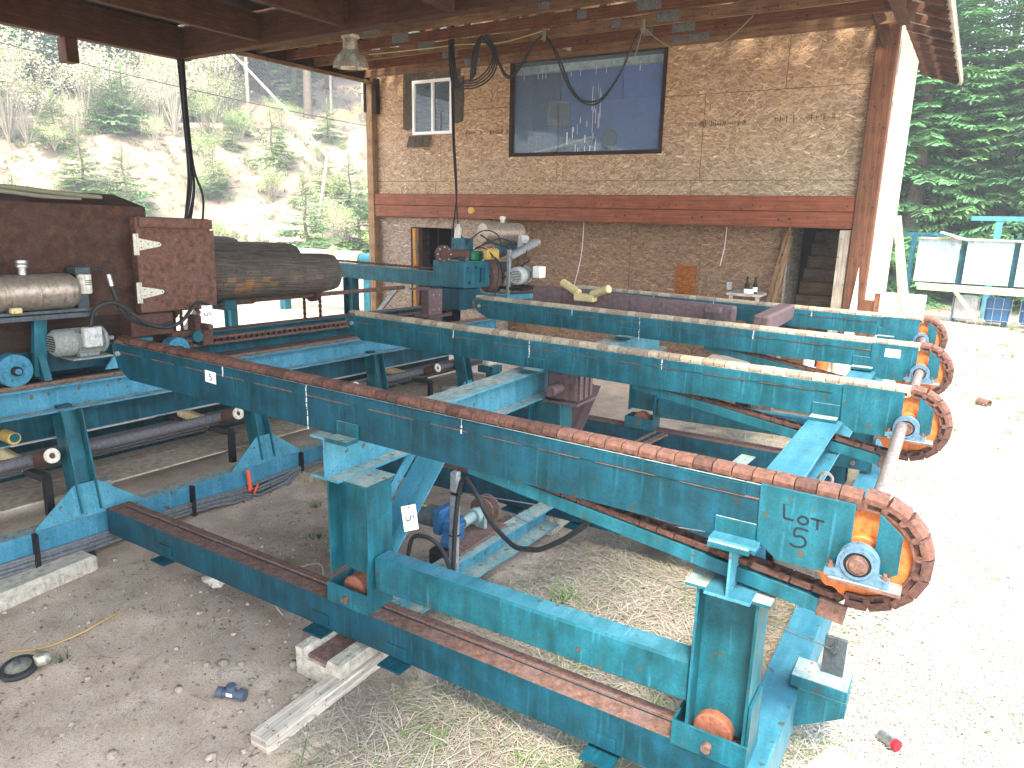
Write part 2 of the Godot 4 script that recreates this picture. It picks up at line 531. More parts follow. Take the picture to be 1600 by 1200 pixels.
	M.straw.vertex_color_use_as_albedo = true
	M.leaf = mat(Color(1, 1, 1), 0.7)
	M.leaf.vertex_color_use_as_albedo = true
	M.leaf.backlight_enabled = true
	M.leaf.backlight = Color(0.55, 0.6, 0.4)
	M.stone = mat(Color(1, 1, 1), 0.95, 0.0, grunge, 4.0)
	M.stone.vertex_color_use_as_albedo = true
	M.weed = mat(hexc(96, 128, 62), 0.8)
	M.cloth = mat(hexc(230, 92, 60), 0.8)
	M.marker = mat(hexc(28, 36, 44), 0.7)
	M.pvc = mat(hexc(226, 228, 228), 0.4)
	M.pvc_tee = mat(hexc(74, 84, 100), 0.4)
	M.card = mat(hexc(206, 178, 140), 0.9)
	M.stamp = mat(hexc(74, 56, 42), 0.95)
	M.drip = mat(hexc(206, 206, 200), 0.9)
	M.lens = mat(hexc(236, 230, 214), 0.25)

# ---------------------------------------------------------------- the place
func _ready():
	rng.seed = 4711
	var cam := Camera3D.new()
	cam.name = "camera"
	cam.fov = 56.3
	cam.rotation = Vector3(-0.238645, 0.559636, 0.0209947)
	cam.near = 0.05
	cam.far = 1500.0
	add_child(cam)
	cam.make_current()
	var env := Environment.new()
	env.background_mode = Environment.BG_SKY
	var sky := Sky.new()
	var sm := ProceduralSkyMaterial.new()
	sm.sky_top_color = hexc(196, 212, 232)
	sm.sky_horizon_color = hexc(246, 248, 250)
	sm.sky_curve = 0.25
	sm.ground_bottom_color = hexc(120, 112, 100)
	sm.ground_horizon_color = hexc(190, 186, 178)
	sky.sky_material = sm
	env.sky = sky
	env.background_energy_multiplier = 1.0
	env.tonemap_mode = Environment.TONE_MAPPER_LINEAR
	env.tonemap_exposure = 8.8
	env.sdfgi_enabled = true
	env.ssao_enabled = true
	env.ssil_enabled = true
	env.fog_enabled = true
	env.fog_density = 0.002
	env.fog_light_color = hexc(240, 246, 250)
	var we := WorldEnvironment.new()
	we.name = "world_environment"
	we.environment = env
	add_child(we)
	var sun := DirectionalLight3D.new()
	sun.name = "sun"
	sun.light_energy = 0.5
	sun.light_color = hexc(255, 246, 232)
	sun.light_angular_distance = 12.0
	sun.shadow_enabled = true
	sun.look_at_from_position(Vector3(0.35, 1.3, 0.75), Vector3.ZERO)
	add_child(sun)

	materials()
	ground()
	building()
	shed_roof()
	deck()
	track()
	saw_bed()
	saw_carriage()
	power_head()
	logs_and_far_deck()
	yard_rack()
	small_things()
	cables()
	vegetation()

func lines(parts: Array) -> PackedFloat32Array:   # stretches of [from, to, step]
	var o := PackedFloat32Array()
	for p in parts:
		var k := int(ceil((p[1] - p[0]) / p[2]))
		for i in k:
			o.append(lerpf(p[0], p[1], float(i) / k))
	o.append(parts[-1][1])
	return o

var hill_noise := FastNoiseLite.new()
var lump := FastNoiseLite.new()

func height(x: float, z: float) -> float:
	var u := x * -0.83 + z * -0.56
	var h := G
	if u > 30.0:
		var w := hill_noise.get_noise_2d(x * 2.0, z * 2.0)
		var e := u + w * 7.0
		h += smoothstep(38.0, 60.0, e) * 8.2 + maxf(0.0, e - 62.0) * 0.32 + maxf(0.0, e - 110.0) * 0.25
		h += hill_noise.get_noise_2d(x * 8.0, z * 8.0) * 0.8 * smoothstep(34.0, 46.0, u)
	if x > -2.0 and z < -30.0 or z < -40.0:
		h += maxf(0.0, -z - 34.0) * 0.1
	if h > 24.0: h = 24.0 + 18.0 * (1.0 - exp(-(h - 24.0) / 18.0))
	var near := 1.0 - smoothstep(9.0, 16.0, Vector2(x, z).length())
	h += lump.get_noise_2d(x * 6.0, z * 6.0) * lerpf(0.10, 0.035, near) + lump.get_noise_2d(x * 40.0, z * 40.0) * 0.012 * near
	return h

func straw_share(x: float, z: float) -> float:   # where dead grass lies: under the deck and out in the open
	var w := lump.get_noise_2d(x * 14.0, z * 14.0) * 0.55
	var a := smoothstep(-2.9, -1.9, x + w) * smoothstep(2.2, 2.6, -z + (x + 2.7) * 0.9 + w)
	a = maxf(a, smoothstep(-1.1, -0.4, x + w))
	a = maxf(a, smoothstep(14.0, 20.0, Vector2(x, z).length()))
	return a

func ground():
	hill_noise.seed = 5; hill_noise.frequency = 0.02
	lump.seed = 8; lump.frequency = 0.06
	var xs := lines([[-260, -160, 20], [-160, -12, 2.2], [-12, -6.2, 0.3], [-6.2, 1.2, 0.055], [1.2, 8, 0.4], [8, 40, 3], [40, 160, 20]])
	var zs := lines([[-260, -170, 20], [-170, -14, 2.2], [-14, -6.8, 0.25], [-6.8, -0.4, 0.055], [-0.4, 6, 0.4], [6, 30, 3], [30, 120, 20]])
	var nx := xs.size()
	var pos := PackedVector3Array(); var nor := PackedVector3Array(); var colr := PackedColorArray(); var idx := PackedInt32Array()
	for z in zs:
		for x in xs:
			pos.append(Vector3(x, height(x, z), z))
			var e := 0.05
			nor.append(Vector3(height(x - e, z) - height(x + e, z), 2 * e, height(x, z - e) - height(x, z + e)).normalized())
			var s := straw_share(x, z)
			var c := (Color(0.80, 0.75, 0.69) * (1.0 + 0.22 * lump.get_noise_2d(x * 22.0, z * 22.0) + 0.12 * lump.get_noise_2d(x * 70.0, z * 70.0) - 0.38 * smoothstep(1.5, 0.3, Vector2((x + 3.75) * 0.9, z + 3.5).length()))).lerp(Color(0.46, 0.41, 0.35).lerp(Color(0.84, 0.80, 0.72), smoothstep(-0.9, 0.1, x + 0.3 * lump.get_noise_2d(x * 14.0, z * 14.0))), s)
			var gr := smoothstep(0.1, 0.5, lump.get_noise_2d(x * 9.0 + 40.0, z * 9.0)) * s
			c = c.lerp(Color(0.42, 0.5, 0.2), gr * 0.35)
			var u := x * -0.83 + z * -0.56
			if u > 34.0:
				var k := hill_noise.get_noise_2d(x * 5.0, z * 5.0)
				c = c.lerp(Color(0.54, 0.50, 0.44), 0.85).lerp(Color(0.24, 0.22, 0.15), smoothstep(-0.15, 0.3, k + 0.5 * lump.get_noise_2d(x * 5.0, z * 5.0)) * 0.6)
			colr.append(c)
	for j in zs.size() - 1:
		for i in nx - 1:
			var a := j * nx + i
			for t in [a, a + 1, a + nx + 1, a, a + nx + 1, a + nx]:
				idx.append(t)
	var arr := []
	arr.resize(Mesh.ARRAY_MAX)
	arr[Mesh.ARRAY_VERTEX] = pos; arr[Mesh.ARRAY_NORMAL] = nor; arr[Mesh.ARRAY_COLOR] = colr; arr[Mesh.ARRAY_INDEX] = idx
	var m := ArrayMesh.new()
	m.add_surface_from_arrays(Mesh.PRIMITIVE_TRIANGLES, arr)
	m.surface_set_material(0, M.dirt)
	var o := MeshInstance3D.new()
	o.name = "ground"
	o.mesh = m
	add_child(o)
	tag(o, "pale dirt yard with dead grass, rising to a bank at the left", "", "", "structure")

# ---------------------------------------------------------------- the mill building
func grey_board(x: float, y: float) -> Color:   # strand board gone grey where the weather gets at it: low down and to the right
	var k := clampf(0.5 * smoothstep(1.9, 0.3, y) + 0.55 * smoothstep(-5.2, -1.6, x) * smoothstep(2.3, 0.9, y) + 0.25 * hill_noise.get_noise_2d(x * 30.0, y * 30.0), 0.0, 1.0)
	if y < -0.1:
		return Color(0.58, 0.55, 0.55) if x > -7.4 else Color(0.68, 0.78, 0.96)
	return (Color(0.97, 0.98, 0.98) * (1.0 + 0.18 * lump.get_noise_2d(x * 16.0, y * 16.0))).lerp(Color(0.80, 0.94, 1.22), k)

func sheet(m: MB, x0: float, x1: float, y0: float, y1: float, zf: float, holes: Array, top = null):   # one board, cut round openings, in small cells so that its weathering can vary
	m.shuffle()
	m.colored = true
	var t := 0.012
	var gx := [x0, x1]
	var gy := [y0, y1]
	for h in holes:
		for q in [h[0], h[1]]:
			if q > x0 and q < x1: gx.append(q)
		for q in [h[2], h[3]]:
			if q > y0 and q < y1: gy.append(q)
	var k := int((x1 - x0) / 0.3) + 1
	for i in range(1, k): gx.append(lerpf(x0, x1, float(i) / k))
	k = int((y1 - y0) / 0.3) + 1
	for i in range(1, k): gy.append(lerpf(y0, y1, float(i) / k))
	gx.sort(); gy.sort()
	for i in gx.size() - 1:
		for j in gy.size() - 1:
			var cx: float = (gx[i] + gx[i + 1]) / 2
			var cy: float = (gy[j] + gy[j + 1]) / 2
			var cut := false
			for h in holes:
				if cx > h[0] and cx < h[1] and cy > h[2] and cy < h[3]: cut = true
			if cut: continue
			var p := []
			for e in [[i, j], [i + 1, j], [i + 1, j + 1], [i, j + 1]]:
				var yy: float = gy[e[1]]
				if top != null: yy = minf(yy, top.call(gx[e[0]]))
				p.append(Vector3(gx[e[0]], yy, zf))
			for tr in [[0, 1, 2], [0, 2, 3]]:
				var at0 := m.v.size()
				m.tri(p[tr[0]], p[tr[1]], p[tr[2]], Vector3.BACK, Vector3.BACK, Vector3.BACK, Vector2(p[tr[0]].x, p[tr[0]].y) + m.off, Vector2(p[tr[1]].x, p[tr[1]].y) + m.off, Vector2(p[tr[2]].x, p[tr[2]].y) + m.off)
				for q in 3:
					m.col[at0 + q] = grey_board(m.v[at0 + q].x, m.v[at0 + q].y)
	m.c = Color(0.5, 0.38, 0.28)
	for e in [[x0, x0], [x1, x1]]:
		var yt := y1 if not top != null else minf(y1, top.call(e[0]))
		if yt > y0:
			m.face([Vector3(e[0], y0, zf), Vector3(e[0], yt, zf), Vector3(e[0], yt, zf - t), Vector3(e[0], y0, zf - t)], Vector3(-1 if e[0] == x0 else 1, 0, 0), Transform3D())
	m.face([Vector3(x0, y0, zf), Vector3(x1, y0, zf), Vector3(x1, y0, zf - t), Vector3(x0, y0, zf - t)], Vector3.DOWN, Transform3D())
	m.c = Color(1, 1, 1)

func roof_y(x: float) -> float:   # underside of the roofing
	return 2.28 + 0.36 * ((-0.6 - x) if x > -5.65 else (x + 10.7))

func building():
	var zf := -10.94
	var b := thing("mill_building", "two storey mill building clad in weathered strand board, with a big blue window", "building", Vector3(-5.6, G, -12.2))
	var win := [-6.99, -4.27, 0.91, 2.41]
	var small := [-9.14, -8.23, 1.31, 2.25]
	var holes := [win, small]
	var gable := func(x: float) -> float: return roof_y(x) - 0.06
	for row in [[0.25, 0.475, -1.3], [0.481, 1.69, -3.62], [1.696, 2.565, -2.5], [2.571, 3.9, -1.3]]:
		var x1 := -1.42
		var x0: float = row[2]
		while x1 > -10.0:
			if x0 > x1: x0 -= 2.44
			x0 = maxf(x0, -10.06)
			var m := mb()
			sheet(m, x0 + 0.003, x1 - 0.003, row[0], row[1], zf + rng.randf_range(-0.002, 0.002), holes, gable if row[1] > 3.0 else null)
			part("strand_board", m, M.osb, b)
			x1 = x0
			x0 = x1 - 2.44
	# lower storey: grey boards round the doorway, then a wall set back under the beam
	for s in [[-10.06, -8.6], [-8.594, -7.37]]:
		var m := mb()
		sheet(m, s[0], s[1], G, -0.19, zf - 0.03, [[-9.24, -8.06, G - 1, -0.37]])
		part("strand_board", m, M.osb, b, null, "grey board beside the doorway")
	var zr := -11.55
	var x := -7.36
	while x < -2.4:
		var xe := minf(x + 1.22, -2.35)
		var m := mb()
		sheet(m, x + 0.003, xe - 0.003, G, -0.18, zr + rng.randf_range(-0.003, 0.003), [])
		part("strand_board", m, M.osb, b)
		x = xe
	var ret := mb()
	ret.span(-7.39, -7.36, G, -0.19, -11.6, zf - 0.045)
	part("corner_board", ret, M.timber_grey, b)
	var op := mb()
	op.span(-4.08, -3.74, -1.62, -0.83, zr + 0.004, zr + 0.016)
	part("patch_board", op, mat(hexc(206, 150, 82), 0.9, 0.0, M.osb.albedo_texture, 0.41, false), b, null, "small fresh orange patch of strand board")
	# ink stamps of the boards: rows of small worn dashes
	for s in [[-3.9, -3.0, 1.28], [-2.6, -1.75, 1.30], [-8.0, -6.8, 1.30], [-2.4, -1.5, 2.50], [-4.15, -2.6, 2.50]]:
		var m := mb()
		var sx: float = s[0]
		while sx < s[1]:
			var hgt := rng.randf_range(0.03, 0.10)
			if rng.randf() < 0.72:
				m.span(sx, sx + rng.randf_range(0.004, 0.011), s[2] - hgt / 2, s[2] + hgt / 2, zf + 0.003, zf + 0.0045)
			sx += rng.randf_range(0.012, 0.04)
		part("ink_stamp", m, M.stamp, b).set_meta("kind", "stuff")
	# timbers
	for q in [[0.035, 0.245, M.timber_red], [-0.185, 0.03, M.timber_red]]:
		var bm := mb()
		bm.bar(Vector3(-10.04, (q[0] + q[1]) / 2, zf + 0.05), Vector3(-1.42, (q[0] + q[1]) / 2 + 0.02, zf + 0.05), 0.14, q[1] - q[0], Vector3.UP, 0.008)
		part("beam", bm, q[2], b, null, "varnished red brown beam across the wall")
	var post := mb()
	post.boxt(Transform3D(Basis(Vector3.UP, Vector3.LEFT, Vector3.BACK), Vector3(-1.29, 0.0, zf + 0.05)), Vector3(5.2, 0.26, 0.2), 0.012)
	part("corner_post", post, M.timber, b, null, "heavy brown corner post at the right")
	post = mb()
	post.boxt(Transform3D(Basis(Vector3.UP, Vector3.LEFT, Vector3.BACK), Vector3(-10.13, -0.1, zf + 0.04)), Vector3(5.1, 0.16, 0.2), 0.01)
	part("corner_post", post, M.timber_pale, b, null, "weathered post at the left corner")
	var br := mb()   # knee brace at the right post head, and a bracket at the left one
	br.bar(Vector3(-1.28, 2.14, zf + 0.1), Vector3(-1.62, 2.95, zf + 0.55), 0.14, 0.14, Vector3.BACK, 0.01)
	part("knee_brace", br, M.timber_dark, b)
	br = mb()
	br.span(-10.26, -10.16, 1.75, 2.3, zf + 0.02, zf + 0.14, 0.01)
	br.span(-10.03, -9.95, 1.72, 2.35, zf + 0.0, zf + 0.12, 0.01)
	part("post_bracket", br, M.timber_black, b)
	var tp := mb()
	tp.bar(Vector3(-10.0, 2.62, zf + 0.02), Vector3(-1.45, 2.62, zf + 0.02), 0.03, 0.09)
	part("top_plate", tp, M.timber_pale, b)
	# side and back walls, floors
	var w := mb()
	w.span(-1.18, -1.14, G, 2.38, -13.6, zf - 0.06)
	part("side_wall", w, M.white_wall, b, null, "white side wall facing the yard")
	w = mb()
	w.span(-10.12, -1.18, G, 3.8, -13.66, -13.6)
	part("back_wall", w, M.room_dark, b)
	w = mb()
	w.span(-10.2, -10.14, G, 2.3, -13.6, zf - 0.06)
	part("side_wall", w, M.timber_grey, b)
	w = mb()
	w.span(-10.13, -1.19, -0.17, -0.05, -13.59, zf - 0.02)
	w.span(-10.13, -7.0, 2.62, 2.68, -13.59, zf - 0.02)
	w.span(-4.6, -1.19, 2.62, 2.68, -13.59, zf - 0.02)
	w.span(-7.0, -4.6, 2.62, 2.68, -11.35, zf - 0.02)
	w.span(-7.0, -4.6, 2.62, 2.68, -13.59, -12.72)
	part("floor", w, M.room_dark, b)
	w = mb()
	w.span(-10.05, -2.4, G, -0.18, -12.6, -12.54)
	w.span(-8.02, -7.98, G, -0.18, -12.53, zr - 0.02)
	part("inner_wall", w, M.room_dark, b)
	# the side window with its white frame
	var sf := mb()
	for e in [[-12.9, -12.82], [-12.28, -12.2]]:
		sf.span(-1.14, -1.10, 0.55, 1.72, e[0], e[1], 0.005)
	sf.span(-1.14, -1.10, 1.64, 1.72, -12.82, -12.28, 0.005)
	sf.span(-1.14, -1.10, 0.55, 0.63, -12.82, -12.28, 0.005)
	var swn := part("window", sf, M.white, b, null, "narrow white window in the side wall")
	var sp := mb()
	sp.span(-1.135, -1.125, 0.63, 1.64, -12.82, -12.28)
	part("pane", sp, M.motor_pale, swn)
	# small sliding window in tar paper
	var pp := mb()
	for q in [[-9.36, -9.15, 1.42, 2.42], [-9.15, -8.6, 2.26, 2.46], [-8.6, -8.05, 2.24, 2.44], [-8.22, -7.99, 1.5, 2.25]]:
		var cxm := (q[0] + q[1]) / 2 as float
		pp.plate([Vector2(q[0] - 0.02, q[2]), Vector2(cxm, q[2] - 0.03), Vector2(q[1], q[2] + 0.02), Vector2(q[1] + 0.02, q[3]), Vector2(cxm, q[3] - 0.015), Vector2(q[0], q[3])], zf + 0.006 + rng.randf() * 0.006, zf + 0.014 + rng.randf() * 0.004)
	for q in [[-9.24, -9.06], [-9.04, -8.86], [-8.9, -8.72]]:
		pp.boxt(Transform3D(Basis(Vector3.RIGHT, -0.35), Vector3((q[0] + q[1]) / 2, 1.19, zf + 0.05)), Vector3(q[1] - q[0], 0.22, 0.006))
	part("tar_paper", pp, M.paper, b, null, "torn brown tar paper flaps round the small window")
	var fr := mb()
	var z0 := zf - 0.03
	var z1 := zf + 0.035
	fr.span(small[0], small[0] + 0.05, small[2], small[3], z0, z1, 0.005)
	fr.span(small[1] - 0.05, small[1], small[2], small[3], z0, z1, 0.005)
	fr.span(small[0] + 0.05, small[1] - 0.05, small[2], small[2] + 0.05, z0, z1 - 0.002, 0.005)
	fr.span(small[0] + 0.05, small[1] - 0.05, small[3] - 0.05, small[3], z0, z1 - 0.002, 0.005)
	fr.span(-8.70, -8.65, small[2] + 0.05, small[3] - 0.05, z0, z1 - 0.006, 0.005)
	var sw := part("window", fr, M.white, b, null, "small white sliding window with two panes")
	var gl := mb()
	gl.span(-9.09, -8.7, 1.36, 2.2, zf - 0.004, zf)
	part("pane", gl, M.glass, sw)
	gl = mb()
	gl.span(-8.65, -8.28, 1.36, 2.2, zf - 0.018, zf - 0.014)
	part("pane", gl, M.glass, sw)
	# big fixed window
	fr = mb()
	fr.span(win[0] - 0.02, win[0] + 0.05, win[2] - 0.03, win[3] + 0.02, zf - 0.08, zf + 0.02, 0.004)
	fr.span(win[1] - 0.03, win[1] + 0.03, win[2] - 0.03, win[3] + 0.02, zf - 0.08, zf + 0.02, 0.004)
	fr.span(win[0] + 0.05, win[1] - 0.03, win[3] - 0.04, win[3] + 0.02, zf - 0.08, zf + 0.018, 0.004)
	fr.span(win[0] + 0.05, win[1] - 0.03, win[2] - 0.03, win[2] + 0.03, zf - 0.08, zf + 0.018, 0.004)
	var bw := part("window", fr, M.timber_black, b, null, "large fixed window of the control room with a dark frame")
	gl = mb()
	gl.span(win[0] + 0.05, win[1] - 0.03, win[2] + 0.03, win[3] - 0.04, zf - 0.034, zf - 0.028)
	part("pane", gl, M.glass, bw)
	var dr := mb()   # white runs of old splashes down the glass
	for k in 16:
		var dx := rng.randfn(-5.62, 0.11)
		var dy := rng.randf_range(1.0, 1.5)
		dr.span(dx, dx + rng.randf_range(0.004, 0.016), dy - rng.randf_range(0.05, 0.24), dy, zf - 0.0275, zf - 0.0265)
	for k in 12:
		var dx := rng.randfn(-5.38, 0.06)
		var dy := rng.randf_range(1.5, 2.0)
		dr.span(dx, dx + rng.randf_range(0.003, 0.008), dy - rng.randf_range(0.1, 0.45), dy, zf - 0.0275, zf - 0.0265)
	for k in 9:
		var dx := rng.randf_range(-6.8, -4.5)
		dr.span(dx, dx + 0.005, 2.1, 2.1 + rng.randf_range(0.05, 0.2), zf - 0.0275, zf - 0.0265)
	part("dried_splash", dr, M.drip, bw)
	# the control room behind it
	w = mb()
	w.span(-7.6, -3.4, -0.05, 2.6, -12.75, -12.7)
	w.span(-7.65, -7.6, -0.05, 2.6, -12.7, zf - 0.09)
	w.span(-3.4, -3.35, -0.05, 2.6, -12.7, zf - 0.09)
	part("room_wall", w, M.room_blue, b, null, "blue wall of the control room")
	w = mb()
	w.span(-4.62, -4.42, 0.3, 2.2, -12.0, -11.9, 0.01)
	w.span(-7.2, -4.3, 2.28, 2.4, -11.5, -11.4, 0.01)
	part("room_post", w, M.sheet_blue, b)
	var cr := thing("wall_monitor", "dark monitor hanging inside the big window", "monitor", Vector3(-6.45, 1.6, -11.6))
	w = mb()
	w.boxt(Transform3D(Basis(Vector3.UP, 0.5), Vector3(-6.42, 1.62, -11.6)), Vector3(0.42, 0.40, 0.3), 0.04)
	part("case", w, M.motor_dark, cr)
	w = mb()
	w.boxt(Transform3D(Basis(Vector3.UP, 0.5), Vector3(-6.42, 1.62, -11.6)) * Transform3D(Basis(), Vector3(0, 0.03, 0.152)), Vector3(0.32, 0.26, 0.004), 0.0)
	part("screen", w, M.rubber, cr)
	w = mb()
	w.span(-6.45, -6.40, 1.82, 2.66, -11.63, -11.58)
	part("hanger", w, M.black, cr)
	w = mb()
	w.lathe(Vector3(-5.42, 1.18, -11.55), Vector3(0.1, 0.1, 1).normalized(), [Vector2(0, -0.04), Vector2(0.13, -0.04), Vector2(0.16, 0.0), Vector2(0.13, 0.04), Vector2(0, 0.04)], 18)
	w.bar(Vector3(-5.42, -0.05, -11.6), Vector3(-5.42, 1.1, -11.6), 0.06, 0.06, Vector3.RIGHT)
	one("office_chair", "dark chair back showing low in the big window", "chair", w, M.black, Vector3(-5.42, -0.05, -11.6))
	var dk2 := thing("control_desk", "control desk with dark boxes low behind the big window", "desk", Vector3(-6.3, -0.05, -11.8))
	w = mb()
	w.span(-7.2, -5.5, 0.78, 0.84, -12.0, -11.3, 0.01)
	w.span(-7.1, -7.05, -0.05, 0.78, -11.95, -11.35)
	w.span(-5.65, -5.6, -0.05, 0.78, -11.95, -11.35)
	part("top", w, M.timber_pale, dk2)
	w = mb()
	w.bar(Vector3(-6.9, 0.93, -11.4), Vector3(-5.7, 1.22, -11.6), 0.2, 0.05, Vector3.UP, 0.01)
	part("slanted_panel", w, M.motor, dk2)
	w = mb()
	w.span(-6.5, -6.15, 0.84, 1.22, -11.9, -11.7, 0.02)
	w.span(-7.1, -6.9, 0.84, 1.3, -11.9, -11.7, 0.02)
	part("control_box", w, M.motor_dark, dk2)
	# doorway with yellow jambs, the stair and its opening
	var dj := mb()
	for q in [[-9.24, -9.20, M.timber_black], [-9.195, -9.12, M.timber_yellow], [-9.115, -9.05, M.timber]]:
		dj = mb()
		dj.boxt(Transform3D(Basis(Vector3.UP, Vector3.LEFT, Vector3.BACK), Vector3((q[0] + q[1]) / 2, (G - 0.39) / 2, zf - 0.06)), Vector3(-0.39 - G, q[1] - q[0], 0.12), 0.004)
		part("door_jamb", dj, q[2], b)
	dj = mb()
	dj.span(-9.12, -9.07, -0.85, -0.66, zf - 0.005, zf + 0.012, 0.003)
	part("door_hinge", dj, M.motor_dark, b)
	w = mb()
	w.span(-1.46, -1.43, G, -0.18, -12.5, zf - 0.05)
	w.span(-2.38, -2.35, G, -0.18, -12.5, zr + 0.01)
	part("stair_wall", w, M.timber_grey, b)
	for k in 12:
		var st := mb()
		var sy := G + 0.2 * (k + 1)
		var sz := -11.05 - 0.22 * k
		st.bar(Vector3(-2.33, sy - 0.02, sz - 0.12), Vector3(-1.48, sy - 0.02, sz - 0.12), 0.26, 0.04, Vector3.UP, 0.004)
		st.bar(Vector3(-2.33, sy - 0.12, sz - 0.0), Vector3(-1.48, sy - 0.12, sz - 0.0), 0.02, 0.16)
		part("stair_step", st, M.timber_pale, b)
	var trim := mb()
	trim.boxt(Transform3D(Basis(Vector3.UP, Vector3.LEFT, Vector3.BACK), Vector3(-1.50, -1.41, zf + 0.06)), Vector3(2.45, 0.14, 0.1), 0.006)
	part("stair_trim", trim, M.timber_grey, b, null, "grey board beside the stair opening")
	var ol := mb()
	ol.span(-3.23, -3.15, -1.17, -1.05, zr + 0.004, zr + 0.03, 0.004)
	part("outlet_box", ol, M.motor_pale, b)

# ---------------------------------------------------------------- the shed roof
func roof_bar(r: Node3D, called: String, p: Vector3, q: Vector3, w: float, h: float, m: Material, label := ""):
	var k := mb()
	k.bar(p, q, w, h, Vector3.UP, 0.008)
	part(called, k, m, r, null, label)

func shed_roof():
	var r := thing("shed_roof", "open shed roof of dark beams and trusses over the saw", "roof", Vector3(-5.6, 2.0, -6.9))
	roof_bar(r, "beam", Vector3(-10.24, 2.24, -6.98), Vector3(-0.7, 2.34, -6.98), 0.15, 0.42, M.timber_dark, "dark beam across the shed, carrying the joists")
	roof_bar(r, "beam", Vector3(-10.16, 2.24, -7.06), Vector3(-10.16, 2.30, 13.0), 0.15, 0.44, M.timber_dark, "dark beam along the open left side")
	roof_bar(r, "plate_beam", Vector3(-10.15, 2.40, -13.6), Vector3(-10.15, 2.40, -7.06), 0.14, 0.26, M.timber_black)
	roof_bar(r, "ledger", Vector3(-10.05, 2.27, -10.85), Vector3(-10.05, 2.27, -7.07), 0.05, 0.06, M.timber_pale)
	roof_bar(r, "plate_beam", Vector3(-1.12, 2.42, -10.8), Vector3(-1.12, 2.42, 13.0), 0.14, 0.2, M.timber_dark)
	roof_bar(r, "stub_post", Vector3(-10.2, 2.02, -5.36), Vector3(-10.2, 1.72, -5.36), 0.16, 0.2, M.timber_dark)
	roof_bar(r, "post", Vector3(-10.16, G, -0.6), Vector3(-10.16, 2.02, -0.6), 0.18, 0.18, M.timber_dark)
	roof_bar(r, "post", Vector3(-10.16, G, 5.9), Vector3(-10.16, 2.02, 5.9), 0.18, 0.18, M.timber_dark)
	roof_bar(r, "post", Vector3(-1.12, G, 5.9), Vector3(-1.12, 2.3, 5.9), 0.18, 0.18, M.timber_dark)
	for x in [-8.4, -6.8, -5.2, -3.6, -2.0]:
		roof_bar(r, "joist", Vector3(x, 2.26, -6.9), Vector3(x, 2.28, 12.9), 0.09, 0.34, M.timber_dark)
	for k in 8:
		var dk := mb()
		dk.span(-10.3 + k * 1.22, -10.3 + k * 1.22 + 1.215, 2.47, 2.49, -6.88, 13.2)
		part("roof_deck", dk, M.ply_dark, r)
	var z := -7.62
	var i := 0
	while z > -14.6:
		var t := mb()
		var yb := 2.40
		var inside := z > -10.85
		if inside:
			t.bar(Vector3(-10.25, yb, z), Vector3(-1.0, yb, z), 0.045, 0.14, Vector3.UP, 0.003)
		var part_t := part("truss", t, M.truss if i % 2 else M.truss_red, r) if inside else null
		var tc := mb()
		for s in [[-10.28, -5.65], [-0.62, -5.65]]:
			tc.bar(Vector3(s[0], roof_y(s[0]) - 0.06, z), Vector3(s[1], roof_y(s[1]) - 0.06, z), 0.04, 0.09, Vector3.UP, 0.003)
		part("top_chord", tc, M.truss_red if inside else M.timber_dark, part_t if inside else r)
		if inside:
			var wb := mb()
			var pts := [-9.0, -7.6, -6.6, -5.65, -4.7, -3.7, -2.3]
			for q in pts.size() - 1:
				var up0 := q % 2 == 0
				wb.bar(Vector3(pts[q], roof_y(pts[q]) - 0.1 if up0 else yb + 0.03, z), Vector3(pts[q + 1], yb + 0.03 if up0 else roof_y(pts[q + 1]) - 0.1, z), 0.036, 0.08)
			part("web", wb, M.truss, part_t)
			var gp := mb()
			for q in [1, 5]:
				gp.span(pts[q] - 0.16, pts[q] + 0.16, yb - 0.04, yb + 0.11, z + 0.021, z + 0.024)
			for q in [-5.0]:
				gp.span(q - 0.07 + 0.2 * i, q + 0.07 + 0.2 * i, yb - 0.04, yb + 0.06, z + 0.021, z + 0.024)
			part("gusset_plate", gp, M.plate, part_t)
		z -= 0.61
		i += 1
	for s in [[-0.55, -5.65], [-10.3, -5.65]]:
		for k in 13:
			var u := (k + 0.5) / 13.0
			var x := lerpf(s[0], s[1], u)
			if x > -1.2 and k > 0: continue
			var pm := mb()
			pm.bar(Vector3(x, roof_y(x) + 0.01, -14.85), Vector3(x, roof_y(x) + 0.01, -7.1), 0.16 if k % 3 else 0.22, 0.02)
			part("purlin", pm, M.timber_dark, r)
		var strips := [[s[0], s[1], false]]
		if s[0] > -1.0:   # the eave has two narrow strips of clear sheet
			strips = [[-0.55, -0.74, false], [-0.74, -0.90, true], [-0.90, -1.04, false], [-1.04, -1.14, true], [-1.14, -5.65, false]]
		var zz := -14.9
		while zz < -7.1:
			var z2 := minf(zz + 0.9, -7.05)
			for e in strips:
				var m := mb()
				m.shuffle()
				for q in 12:
					var za := lerpf(zz, z2, q / 12.0)
					var zb := lerpf(zz, z2, (q + 1) / 12.0)
					var ya := 0.035 + (0.018 if q % 3 == 0 else 0.0)
					var yb2 := 0.035 + (0.018 if (q + 1) % 3 == 0 else 0.0)
					m.face([Vector3(e[0], roof_y(e[0]) + ya, za), Vector3(e[1], roof_y(e[1]) + ya, za), Vector3(e[1], roof_y(e[1]) + yb2, zb), Vector3(e[0], roof_y(e[0]) + yb2, zb)], Vector3.DOWN, Transform3D())
				part("roof_sheet", m, M.clear_roof if e[2] or (zz < -11.0 and zz > -12.6 and absf(e[0] - e[1]) > 1.0) else M.roofing, r)
			zz = z2 + 0.001
